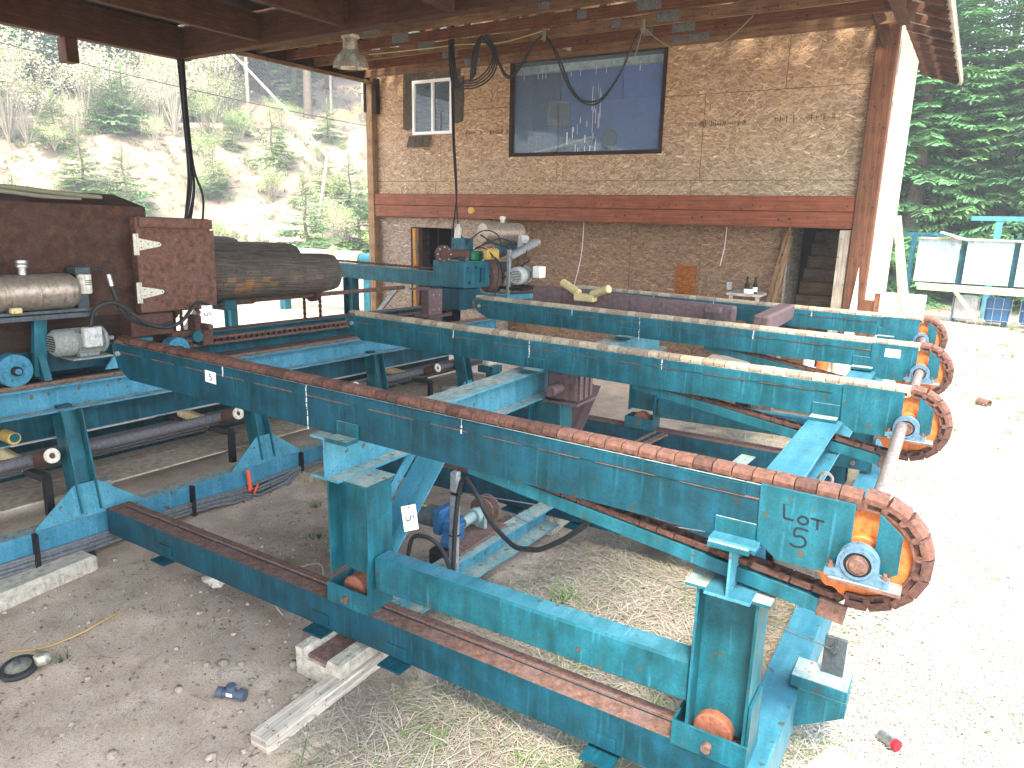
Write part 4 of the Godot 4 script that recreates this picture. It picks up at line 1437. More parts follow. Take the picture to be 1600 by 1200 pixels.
func electric_motor(parent: Node3D, a: Vector3, axis: Vector3, r: float, l: float, body: Material, capm: Material, fins := true):   # a finned body between two bells
	var e := a + axis * l
	var m := mb()
	m.lathe(a, axis, [Vector2(0, 0), Vector2(r * 0.72, 0), Vector2(r * 0.96, l * 0.07), Vector2(r, l * 0.14), Vector2(r, l * 0.34), Vector2(r * 0.9, l * 0.36)], 22)
	part("fan_cover", m, capm, parent)
	m = mb()
	m.lathe(a + axis * l * 0.36, axis, [Vector2(r * 0.88, 0), Vector2(r * 0.88, l * 0.46)], 22)
	if fins:
		var f := MB.frame(Vector3.ZERO, axis, Vector3.UP).basis
		for k in 26:
			var t := TAU * k / 26
			var d := f.y * cos(t) + f.z * sin(t)
			m.bar(a + axis * l * 0.38 + d * r * 0.92, a + axis * l * 0.8 + d * r * 0.92, 0.006, r * 0.12, d)
	var bd := part("motor_body", m, body, parent)
	m = mb()
	m.lathe(a + axis * l * 0.82, axis, [Vector2(r * 0.88, 0), Vector2(r * 1.0, 0.004), Vector2(r * 1.0, l * 0.06), Vector2(r * 0.7, l * 0.12), Vector2(0, l * 0.14)], 22)
	m.cyl(e - axis * l * 0.05, e + axis * l * 0.1, r * 0.16, -1, 10)
	part("end_bell", m, capm, bd)
	m = mb()   # vent slots of the fan cover
	var ff := MB.frame(Vector3.ZERO, axis, Vector3.UP).basis
	for k in 7:
		var q := (k - 3) * r * 0.17
		var hw := sqrt(maxf(0.0, r * r * 0.42 - q * q))
		m.bar(a - axis * 0.001 + ff.y * q - ff.z * hw, a - axis * 0.001 + ff.y * q + ff.z * hw, 0.004, r * 0.07, ff.y)
	part("vent_slot", m, M.black, parent)

func tee_hinge(parent: Node3D, x: float, y: float, z: float):   # x is the face, the strap points away from the eye
	var m := mb()
	m.span(x, x + 0.008, y - 0.085, y + 0.085, z - 0.002, z + 0.034, 0.002)
	m.cyl(Vector3(x + 0.008, y - 0.085, z), Vector3(x + 0.008, y + 0.085, z), 0.009, -1, 8)
	var f := Transform3D(Basis(Vector3.RIGHT, Vector3.UP, Vector3.BACK), Vector3(x + 0.003, 0, 0))
	m.prism(PackedVector2Array([Vector2(z - 0.004, y - 0.05), Vector2(z - 0.004, y + 0.05), Vector2(z - 0.19, y + 0.017), Vector2(z - 0.205, y), Vector2(z - 0.19, y - 0.017)]), 0.006, f)
	var h := part("hinge", m, M.hinge, parent)
	m = mb()
	for q in [[-0.03, 0.025], [-0.03, -0.025], [-0.09, 0.0], [-0.185, 0.0]]:
		m.cyl(Vector3(x + 0.005, y + q[1], z + q[0]), Vector3(x + 0.0075, y + q[1], z + q[0]), 0.006, -1, 6)
	part("screw", m, M.rust, h)

func saw_carriage():
	var s := thing("saw_carriage", "rust brown hooded saw carriage with tank, motor and hinged door", "sawmill carriage", Vector3(-6.1, -1.25, -2.7), "", true)
	# hood over the blade, its door box and lid
	var m := mb()
	m.plate([Vector2(-5.80, -0.80), Vector2(-5.80, 0.06), Vector2(-6.25, 0.16), Vector2(-6.7, 0.10), Vector2(-6.7, -0.80)], -3.52, -0.2)
	part("hood", m, M.hood, s, null, "dark rust brown hood")
	m = mb()
	m.span(-6.5, -5.72, -0.80, -0.015, -4.06, -3.38, 0.01)
	part("door_box", m, M.door, s)
	m = mb()
	m.span(-5.717, -5.70, -0.79, -0.115, -4.08, -3.365, 0.004)
	var dr := part("door", m, M.door, s, null, "rusty steel door on two white hinges")
	tee_hinge(dr, -5.699, -0.235, -3.37)
	tee_hinge(dr, -5.699, -0.625, -3.37)
	m = mb()
	m.span(-5.722, -5.70, -0.100, -0.02, -4.07, -3.40, 0.004)
	part("lid_flange", m, M.door, s)
	# body below: carriage side plate, hangers, wheels
	m = mb()
	m.span(-6.5, -5.83, -1.19, -0.80, -3.75, -0.4)
	part("body", m, M.timber_black, s)
	m = mb()
	m.span(-5.83, -5.81, -1.2, -1.03, -3.4, -0.4, 0.003)
	part("side_plate", m, M.teal_deep, s, M.dust)
	m = mb()
	m.plate([Vector2(-5.76, -1.02), Vector2(-5.70, -1.02), Vector2(-5.62, -1.22), Vector2(-5.76, -1.22)], -2.60, -2.55)
	m.bar(Vector3(-5.72, -1.2, -2.56), Vector3(-5.72, -0.72, -2.60), 0.05, 0.09, Vector3.BACK, 0.004)
	part("hanger", m, M.teal, s)
	m = mb()
	var f := Transform3D(Basis(Vector3.RIGHT, Vector3.UP, Vector3.BACK), Vector3(-5.68, 0, 0))
	m.prism(PackedVector2Array([Vector2(-3.02, -1.21), Vector2(-3.30, -1.21), Vector2(-3.24, -1.02), Vector2(-3.16, -1.02)]), 0.02, f)
	part("wheel_guard", m, M.teal_pale, s)
	for q in [[-2.36, 0.118], [-3.62, 0.105], [-1.3, 0.118]]:
		m = mb()
		m.cyl(Vector3(-5.72, -1.115, q[0]), Vector3(-5.61, -1.115, q[0]), q[1], -1, 28, 0.006)
		var w := part("wheel", m, M.disc, s)
		m = mb()
		m.cyl(Vector3(-5.61, -1.115, q[0]), Vector3(-5.575, -1.115, q[0]), 0.034, -1, 16)
		part("hub", m, M.black, w)
		m = mb()
		m.cyl(Vector3(-5.575, -1.115, q[0]), Vector3(-5.56, -1.115, q[0]), 0.022, -1, 12, 0.003)
		for k in 5:
			var a := TAU * k / 5 + 0.3
			m.cyl(Vector3(-5.61, -1.115 + 0.07 * cos(a), q[0] + 0.07 * sin(a)), Vector3(-5.602, -1.115 + 0.07 * cos(a), q[0] + 0.07 * sin(a)), 0.011, -1, 6)
		part("wheel_bolt", m, M.disc, w)
	# hydraulic tank on its shelf
	m = mb()
	m.lathe(Vector3(-5.68, -0.575, -2.84), Vector3.BACK, [Vector2(0, 0), Vector2(0.10, 0.0), Vector2(0.125, 0.03), Vector2(0.13, 0.06), Vector2(0.13, 0.28), Vector2(0.133, 0.285), Vector2(0.13, 0.29), Vector2(0.13, 0.52), Vector2(0.11, 0.54), Vector2(0, 0.55)], 28)
	var tk := part("tank", m, M.tank, s, null, "bare metal hydraulic tank with a breather cap")
	m = mb()
	m.lathe(Vector3(-5.68, -0.45, -2.50), Vector3.UP, [Vector2(0.028, 0), Vector2(0.028, 0.05), Vector2(0.042, 0.055), Vector2(0.042, 0.075), Vector2(0.038, 0.08), Vector2(0.042, 0.085), Vector2(0.042, 0.105), Vector2(0, 0.11)], 16)
	part("breather_cap", m, M.steel, tk)
	m = mb()
	m.span(-5.84, -5.54, -0.73, -0.715, -2.92, -1.8, 0.003)
	m.span(-5.55, -5.54, -0.76, -0.70, -2.92, -1.8)
	part("tank_shelf", m, M.motor_dark, s, M.dust)
	m = mb()
	m.span(-5.55, -5.50, -0.70, -0.66, -2.40, -2.33, 0.008)
	part("tank_clamp", m, M.yellow_pale, s)
	# oil filter
	m = mb()
	m.span(-5.80, -5.65, -0.46, -0.40, -2.96, -2.85, 0.008)
	m.span(-5.80, -5.70, -0.73, -0.46, -2.96, -2.87, 0.008)
	var fh := part("filter_head", m, M.motor_dark, s)
	m = mb()
	m.lathe(Vector3(-5.66, -0.60, -2.91), Vector3.UP, [Vector2(0, 0), Vector2(0.044, 0.0), Vector2(0.05, 0.01), Vector2(0.05, 0.135), Vector2(0.044, 0.145)], 20)
	part("filter_can", m, M.white_dirty, fh)
	m = mb()
	for q in [[0.10, 0.03], [0.085, 0.045], [0.07, 0.03]]:
		for k in 6:
			var a := -0.9 + k * 0.22
			m.bar(Vector3(-5.66 + 0.0505 * cos(a + 0.2), -0.60 + q[0], -2.91 + 0.0505 * sin(a + 0.2)), Vector3(-5.66 + 0.0505 * cos(a), -0.60 + q[0], -2.91 + 0.0505 * sin(a)), 0.001, 0.006)
	part("filter_print", m, M.marker, fh)
	# drive motor and its white terminal box
	electric_motor(s, Vector3(-5.64, -0.955, -2.62), Vector3(0, 0, -1), 0.105, 0.42, M.motor, M.motor)
	m = mb()
	m.span(-5.56, -5.50, -0.99, -0.84, -2.93, -2.80, 0.008)
	part("terminal_box", m, M.motor_pale, s, null, "white terminal box on the motor")
	m = mb()
	m.span(-5.74, -5.54, -1.085, -1.07, -3.02, -2.72, 0.003)
	m.span(-5.66, -5.60, -1.07, -1.04, -2.95, -2.80, 0.003)
	part("motor_foot", m, M.motor, s)
	# black head and shafts at the right hand end
	m = mb()
	m.span(-5.9, -5.66, -0.98, -0.80, -3.62, -3.25, 0.01)
	m.span(-5.75, -5.62, -1.0, -0.84, -3.86, -3.80, 0.01)
	m.span(-5.80, -5.64, -1.12, -0.98, -3.98, -3.88, 0.008)
	m.cyl(Vector3(-5.7, -1.0, -3.6), Vector3(-5.7, -1.0, -3.95), 0.035, -1, 12)
	m.cyl(Vector3(-5.66, -0.93, -3.86), Vector3(-5.5, -0.93, -3.86), 0.025, -1, 10)
	part("feed_head", m, M.link_dark, s)
	m = mb()
	m.span(-5.72, -5.62, -1.02, -0.98, -3.40, -3.22, 0.004)
	m.cyl(Vector3(-5.63, -1.02, -3.80), Vector3(-5.60, -1.02, -3.80), 0.05, -1, 14)
	part("feed_plate", m, M.teal, s)
	# hoses
	m = mb()
	m.tube(smooth([Vector3(-5.68, -0.42, -2.99), Vector3(-5.63, -0.44, -3.06), Vector3(-5.60, -0.58, -3.09), Vector3(-5.56, -0.74, -3.12), Vector3(-5.52, -0.84, -3.22), Vector3(-5.50, -0.88, -3.40), Vector3(-5.52, -0.86, -3.50)]), 0.014, 8)
	m.tube(smooth([Vector3(-5.53, -0.85, -2.86), Vector3(-5.50, -0.72, -2.88), Vector3(-5.47, -0.66, -2.96), Vector3(-5.47, -0.69, -3.08), Vector3(-5.46, -0.83, -3.24), Vector3(-5.46, -0.89, -3.42), Vector3(-5.48, -0.85, -3.58), Vector3(-5.52, -0.74, -3.72), Vector3(-5.56, -0.72, -3.82), Vector3(-5.60, -0.78, -3.98), Vector3(-5.64, -0.76, -4.08)]), 0.016, 8)
	part("hose", m, M.rubber, s)
	m = mb()
	m.cyl(Vector3(-5.62, -0.46, -3.075), Vector3(-5.605, -0.55, -3.085), 0.02, -1, 10)
	part("hose_fitting", m, M.steel, s)
	m = mb()   # a coil left lying on the hood
	m.tube(smooth([Vector3(-6.0, 0.115, -2.25), Vector3(-5.98, 0.15, -2.42), Vector3(-6.0, 0.16, -2.62), Vector3(-6.05, 0.14, -2.95), Vector3(-6.05, 0.125, -3.3)]), 0.022, 7)
	m.tube(smooth([Vector3(-5.95, 0.11, -2.2), Vector3(-5.93, 0.13, -2.5), Vector3(-5.96, 0.11, -2.8), Vector3(-5.98, 0.1, -3.1)]), 0.018, 7)
	one("hose_coil", "dark hose lying on top of the brown hood", "hose", m, M.rope, Vector3(-6.0, 0.12, -2.6), "", true)

func power_head():
	var s := thing("power_unit", "teal power unit with grey tank and motor at the far end of the saw bed", "power unit", Vector3(-5.9, -1.25, -7.9), "", true)
	s.position += Vector3(0, -0.012, -0.42)
	var m := mb()
	m.span(-5.79, -5.77, -1.24, -0.80, -7.06, -6.78, 0.003)
	m.span(-6.1, -5.79, -1.2, -0.82, -7.06, -7.04, 0.003)
	m.span(-6.1, -5.79, -0.82, -0.80, -7.06, -6.78, 0.003)
	m.span(-5.95, -5.68, -1.15, -1.13, -7.16, -6.70, 0.003)
	m.span(-5.86, -5.80, -1.26, -1.15, -6.98, -6.86)
	var st := part("frame_bracket", m, M.mauve, s, null, "dull purple bolted end bracket")
	m = mb()
	for q in [[-0.87, -6.98], [-0.87, -6.86], [-1.06, -6.98], [-1.06, -6.86]]:
		m.cyl(Vector3(-5.77, q[0], q[1]), Vector3(-5.755, q[0], q[1]), 0.014, -1, 6)
	part("bolt", m, M.galv, st)
	m = mb()
	m.span(-6.35, -5.80, -0.83, -0.47, -8.20, -7.58, 0.012)
	part("gear_case", m, M.teal, s, M.dust, "teal gear case with streaks of oil")
	m = mb()
	m.span(-6.35, -5.85, -1.13, -0.845, -8.05, -7.56, 0.006)
	part("base_box", m, M.teal_deep, s)
	m = mb()
	m.span(-6.3, -5.5, -1.02, -0.93, -8.95, -8.22, 0.01)
	part("bed_box", m, M.teal_pale, s, M.dust)
	m = mb()
	m.cyl(Vector3(-6.0, -0.38, -7.95), Vector3(-6.2, -0.38, -7.66), 0.07, -1, 16)
	var fl := part("flange_neck", m, M.link_dark, s)
	m = mb()
	m.cyl(Vector3(-6.20, -0.38, -7.62), Vector3(-6.16, -0.38, -7.595), 0.125, -1, 26, 0.006)
	m.cyl(Vector3(-6.16, -0.38, -7.595), Vector3(-6.145, -0.38, -7.585), 0.06, -1, 18)
	part("flange", m, M.link_dark, fl)
	m = mb()
	var ax := Vector3(0.84, 0, 0.54)
	var sd := Vector3(-0.54, 0, 0.84)
	for k in 8:
		var a := TAU * k / 8
		var p := Vector3(-6.16, -0.38, -7.595) + Vector3.UP * 0.095 * cos(a) + sd * 0.095 * sin(a)
		m.cyl(p, p + ax * 0.016, 0.013, -1, 6)
	part("flange_bolt", m, M.dust, fl)
	m = mb()
	m.span(-6.2, -5.9, -0.47, -0.33, -8.2, -7.92, 0.03)
	part("pump", m, M.green, s)
	m = mb()
	m.span(-5.82, -5.74, -0.44, -0.30, -8.35, -8.04, 0.015)
	m.span(-5.80, -5.755, -0.30, -0.285, -8.32, -8.08, 0.006)
	part("limit_switch", m, M.yellow, s, null, "yellow switch box")
	m = mb()
	m.lathe(Vector3(-6.15, -0.08, -8.48), Vector3(0.30, 0, -0.95), [Vector2(0, 0), Vector2(0.14, 0.01), Vector2(0.165, 0.05), Vector2(0.165, 0.70), Vector2(0.14, 0.75), Vector2(0, 0.77)], 28)
	var tk := part("tank", m, M.tank, s, null, "grey horizontal tank")
	m = mb()
	m.lathe(Vector3(-6.04, 0.08, -8.86), Vector3.UP, [Vector2(0.03, 0), Vector2(0.03, 0.04), Vector2(0.045, 0.045), Vector2(0.045, 0.09), Vector2(0, 0.10)], 14)
	part("breather_cap", m, M.hinge, tk)
	m = mb()
	m.span(-6.2, -5.85, -0.40, -0.22, -9.15, -8.90, 0.008)
	part("tank_saddle", m, M.teal, s)
	m = mb()
	m.span(-6.35, -6.1, -0.42, -0.16, -8.20, -8.0, 0.008)
	part("tank_saddle", m, M.teal, s)
	m = mb()
	m.bar(Vector3(-5.62, -0.40, -8.42), Vector3(-5.50, -0.17, -9.02), 0.13, 0.09, Vector3.UP, 0.02)
	part("cable_tray", m, M.galv, s, null, "shiny slanted sheet metal guard")
	m = mb()
	m.bar(Vector3(-5.62, -1.0, -8.42), Vector3(-5.62, -0.3, -8.42), 0.05, 0.05, Vector3.RIGHT, 0.004)
	part("guard_post", m, M.galv, s)
	electric_motor(s, Vector3(-5.52, -0.67, -8.45), Vector3(-0.25, 0.0, -0.97).normalized(), 0.135, 0.5, M.motor, M.motor_pale)
	m = mb()
	m.span(-5.45, -5.32, -0.70, -0.53, -8.98, -8.80, 0.012)
	part("terminal_box", m, M.white, s)
	m = mb()
	m.span(-5.75, -5.35, -0.87, -0.83, -9.0, -8.4, 0.006)
	part("motor_foot", m, M.black, s)
	m = mb()
	m.lathe(Vector3(-6.0, -0.7, -8.35), Vector3(0.3, 0, -0.95), [Vector2(0, 0), Vector2(0.2, 0.02), Vector2(0.24, 0.06), Vector2(0.24, 0.2), Vector2(0, 0.22)], 22)
	part("bell_housing", m, M.rust, s)
	m = mb()
	for q in [[Vector3(-5.95, -0.1, -8.15), Vector3(-5.8, -0.22, -8.3), Vector3(-5.7, -0.3, -8.55), Vector3(-5.72, -0.6, -8.5)], [Vector3(-6.0, -0.3, -8.1), Vector3(-5.78, -0.15, -8.4), Vector3(-5.65, -0.25, -8.6), Vector3(-5.6, -0.5, -8.62), Vector3(-5.7, -0.72, -8.4)], [Vector3(-5.6, -0.42, -8.9), Vector3(-5.52, -0.46, -8.8), Vector3(-5.56, -0.58, -8.5), Vector3(-5.6, -0.64, -8.43)]]:
		m.tube(smooth(q), 0.013, 6)
	part("hose", m, M.rubber, s)
	m = mb()
	m.cyl(Vector3(-6.0, -0.44, -7.75), Vector3(-5.86, -0.44, -7.72), 0.035, -1, 12)
	m.cyl(Vector3(-5.92, -0.46, -8.36), Vector3(-5.92, -0.28, -8.36), 0.045, -1, 12, 0.008)
	m.cyl(Vector3(-5.85, -0.40, -8.5), Vector3(-5.70, -0.30, -8.62), 0.04, -1, 12, 0.008)
	m.span(-5.86, -5.70, -0.62, -0.48, -8.62, -8.44, 0.02)
	part("valve", m, M.motor_dark, s)
	m = mb()
	m.span(-5.79, -5.77, -0.75, -0.55, -8.05, -7.95, 0.003)
	m.cyl(Vector3(-5.80, -0.55, -7.85), Vector3(-5.785, -0.55, -7.85), 0.02, -1, 8)
	m.cyl(Vector3(-5.80, -0.75, -7.70), Vector3(-5.785, -0.75, -7.70), 0.02, -1, 8)
	m.cyl(Vector3(-5.80, -0.55, -7.66), Vector3(-5.785, -0.55, -7.66), 0.016, -1, 8)
	part("case_cover", m, M.teal_deep, s)
	m = mb()
	m.cyl(Vector3(-5.65, -0.14, -8.75), Vector3(-5.62, -0.14, -8.90), 0.05, -1, 12, 0.01)
	m.span(-5.72, -5.60, -0.30, -0.17, -8.92, -8.78, 0.012)
	part("gauge", m, M.motor_pale, s)
	m = mb()
	for q in [[Vector3(-6.1, -0.25, -8.0), Vector3(-5.95, -0.05, -8.2), Vector3(-5.85, -0.1, -8.45), Vector3(-5.8, -0.35, -8.5)], [Vector3(-5.78, -0.36, -8.2), Vector3(-5.7, -0.5, -8.3), Vector3(-5.72, -0.7, -8.42), Vector3(-5.8, -0.9, -8.45)], [Vector3(-6.0, -0.35, -7.95), Vector3(-5.84, -0.28, -8.0), Vector3(-5.74, -0.34, -8.1), Vector3(-5.68, -0.58, -8.25), Vector3(-5.7, -0.95, -8.2)], [Vector3(-5.62, -0.2, -8.8), Vector3(-5.5, -0.3, -8.7), Vector3(-5.52, -0.6, -8.6), Vector3(-5.6, -0.9, -8.5)]]:
		m.tube(smooth(q), 0.010, 6)
	part("thin_hose", m, M.rubber, s)
	m = mb()
	m.cyl(Vector3(-5.75, -1.08, -8.75), Vector3(-5.62, -1.08, -8.75), 0.075, -1, 20, 0.006)
	m.cyl(Vector3(-5.62, -1.08, -8.75), Vector3(-5.6, -1.08, -8.75), 0.03, -1, 12)
	part("wheel", m, M.motor_dark, s)
	m = mb()
	m.lathe(Vector3(-6.28, -0.17, -8.05), Vector3(0.1, 1, 0).normalized(), [Vector2(0.05, 0), Vector2(0.05, 0.14), Vector2(0.03, 0.16), Vector2(0.02, 0.2), Vector2(0, 0.21)], 14)
	part("accumulator", m, M.white_dirty, s)

func log_shape(a: Vector3, b: Vector3, r: float, sd: int, taper := 0.1) -> MB:
	var m := mb()
	m.colored = true
	var f := FastNoiseLite.new()
	f.seed = sd
	f.frequency = 0.9
	var fr := MB.frame(a, b, Vector3.UP).basis
	var l := a.distance_to(b)
	var n := 40
	var seg := 28
	var rows := []
	for i in n + 1:
		var row := []
		for k in seg + 1:
			var t := TAU * (k % seg) / seg
			var d := fr.y * cos(t) + fr.z * sin(t)
			var x := l * i / n
			var rr := r * (1.0 + 0.05 * f.get_noise_3d(x * 0.7, cos(t) * 1.2, sin(t) * 1.2) + 0.04 * f.get_noise_3d(x * 0.8, cos(t) * 6.0, sin(t) * 6.0) - taper * x / l)
			if i == 0 or i == n: rr *= 0.94
			var q := f.get_noise_3d(x * 1.6 + 9.0, cos(t) * 0.9, sin(t) * 0.9) + 0.4 * f.get_noise_3d(x * 6.0, cos(t) * 5.0, sin(t) * 5.0)
			var side := fr.z.x * sin(t)
			var c := Color(0.18, 0.175, 0.17).lerp(Color(0.55, 0.31, 0.14), smoothstep(0.05, 0.3, q) * smoothstep(0.0, 0.5, side) * smoothstep(0.5, 0.0, absf(cos(t) + 0.25)))
			row.append([a + fr.x * x + d * rr, d, Vector2(x, t * r), c])
		rows.append(row)
	for i in n:
		for k in seg:
			for t in [[rows[i][k], rows[i][k + 1], rows[i + 1][k + 1]], [rows[i][k], rows[i + 1][k + 1], rows[i + 1][k]]]:
				m.c = t[0][3]
				m.tri(t[0][0], t[1][0], t[2][0], t[0][1], t[1][1], t[2][1], t[0][2], t[1][2], t[2][2])
	m.c = Color(1.0, 0.85, 0.62)
	for e in [0, n]:
		var o: Vector3 = a if e == 0 else b
		var nn: Vector3 = -fr.x if e == 0 else fr.x
		for k in seg:
			m.tri(o, rows[e][k][0], rows[e][k + 1][0], nn, nn, nn, Vector2.ZERO, Vector2(0.1, 0), Vector2(0, 0.1))
	m.c = Color(1, 1, 1)
	return m

func logs_and_far_deck():
	one("saw_log", "thick grey barked log with orange patches, lying behind the rusty door", "log", log_shape(Vector3(-6.72, -0.58, -2.0), Vector3(-6.72, -0.62, -6.42), 0.29, 3, 0.2), M.log_bark, Vector3(-6.7, -0.8, -4.0), "logs beside the saw", true)
	one("saw_log", "middle log, seen over the thick orange patched one", "log", log_shape(Vector3(-7.8, -0.52, -2.4), Vector3(-7.8, -0.56, -6.75), 0.29, 5), M.log_bark, Vector3(-7.8, -0.7, -4.0), "logs beside the saw", true)
	one("saw_log", "farthest log, only its dark top in view behind the rusty door", "log", log_shape(Vector3(-8.9, -0.48, -2.6), Vector3(-8.9, -0.50, -6.65), 0.28, 7), M.log_bark, Vector3(-8.9, -0.7, -4.0), "logs beside the saw", true)
	var d := thing("infeed_deck", "teal infeed deck beams beyond the saw, carrying the logs", "log deck", Vector3(-8.6, G, -6.5))
	for q in [[-8.45, -6.15], [-5.0, -6.8], [-3.0, -6.8]]:
		var m := mb()
		m.bar(Vector3(-12.0, -0.97, q[0]), Vector3(q[1], -1.03, q[0]), 0.14, 0.22, Vector3.UP, 0.006)
		part("chain_beam", m, M.teal, d, M.dust)
		for x in [-8.4, -11.5]:
			m = mb()
			m.beam(Vector3(x, G, q[0]), Vector3(x, -1.12, q[0]), iprof(0.2, 0.15, 0.012, 0.009), Vector3.RIGHT)
			part("leg", m, M.teal, d)
		m = mb()
		var x := -11.9
		while x < q[1] - 0.1:
			m.boxt(Transform3D(Basis(), Vector3(x, -0.975 + 0.13 - 0.026 * (x + 12.0) / 5.0, q[0])), Vector3(0.07, 0.03, 0.08), 0.008)
			x += 0.0781
		part("chain", m, M.link_dark, d).set_meta("kind", "stuff")
		m = mb()
		m.bar(Vector3(-8.4, -2.2, q[0]), Vector3(-7.4, -1.2, q[0]), 0.06, 0.06)
		part("brace", m, M.galv, d)
	var m := mb()
	m.cyl(Vector3(-7.0, -1.02, -3.4), Vector3(-7.0, -1.08, -5.2), 0.035, -1, 14)
	m.cyl(Vector3(-7.0, -1.08, -5.2), Vector3(-6.9, -1.13, -8.0), 0.028, -1, 14)
	m.cyl(Vector3(-7.0, -1.075, -5.15), Vector3(-7.0, -1.085, -5.45), 0.045, -1, 14)
	part("chain_shaft", m, M.rust, d, null, "rusty shaft with sprockets")
	for z in [-4.4, -6.35]:
		m = mb()
		m.cyl(Vector3(-7.0, -1.06, z - 0.05), Vector3(-7.0, -1.06, z + 0.03), 0.13, -1, 18, 0.01)
		m.cyl(Vector3(-7.0, -1.06, z - 0.09), Vector3(-7.0, -1.06, z + 0.07), 0.07, -1, 14)
		part("sprocket", m, M.link_dark, d)
		m = mb()
		for s in [-1.0, 1.0]:
			var yy := -1.0
			while yy > -1.75:
				m.box(Vector3(-7.0, yy, z + 0.13 * s), Vector3(0.05, 0.05, 0.012))
				m.box(Vector3(-7.0, yy - 0.03, z + 0.13 * s), Vector3(0.02, 0.05, 0.02))
				yy -= 0.065
		for k in 10:
			var a := PI * k / 9.0
			m.boxt(Transform3D(Basis(Vector3.RIGHT, -a), Vector3(-7.0, -1.04 + 0.14 * sin(a), z + 0.14 * cos(a))), Vector3(0.06, 0.03, 0.05))
		part("hanging_chain", m, M.link_dark, d)
	# white drift of broken logs by the bank, and the roller beside the far beam
	var k := 0
	for q in [["bleached log lying at the foot of the bank, left of the mill corner", -26.0, -18.6, 2.6, 0.3, 0.2], ["short bleached log tilted up on the pile left of the mill corner", -28.5, -22.0, 2.2, 0.9, 0.22], ["bleached log lying across the pile left of the mill corner", -25.0, -20.2, 3.0, -0.4, 0.17]]:
		var a := Vector3(q[1], height(q[1], q[2]) + 0.35 + 0.15 * k, q[2])
		var b: Vector3 = a + Vector3(cos(q[4]), 0.1 * k - 0.05, -sin(q[4])) * q[3]
		one("driftwood_log", q[0], "log", log_shape(a, b, q[5], 20 + k), M.bark_pale, a - Vector3(0, 0.3, 0), "bleached logs at the foot of the bank")
		k += 1
	m = mb()
	m.cyl(Vector3(-15.4, -1.28, -12.6), Vector3(-12.95, -1.3, -13.1), 0.22, -1, 20, 0.02)
	var ro := thing("infeed_drum", "pale infeed drum with a yellow and green end left of the mill corner", "drum", Vector3(-14, G, -12.8))
	part("shell", m, M.white_dirty, ro)
	m = mb()
	m.cyl(Vector3(-12.93, -1.3, -13.1), Vector3(-12.7, -1.3, -13.15), 0.225, -1, 20, 0.02)
	part("end_cap", m, M.yellow_pale, ro)
	m = mb()
	m.cyl(Vector3(-12.7, -1.3, -13.15), Vector3(-12.35, -1.3, -13.22), 0.18, -1, 18)
	m.bar(Vector3(-12.5, G, -13.2), Vector3(-12.5, -1.45, -13.2), 0.2, 0.2, Vector3.RIGHT)
	part("end_stand", m, M.teal, ro)
	m = mb()
	m.bar(Vector3(-15, G, -12.7), Vector3(-15, -1.45, -12.7), 0.2, 0.2, Vector3.RIGHT)
	part("end_stand", m, M.teal, ro)
	m = mb()
	m.plate([Vector2(-13.9, -1.5), Vector2(-13.5, -1.5), Vector2(-13.1, -0.98), Vector2(-13.25, -0.95)], -12.75, -12.71)
	part("chute_plate", m, M.yellow_pale, ro)

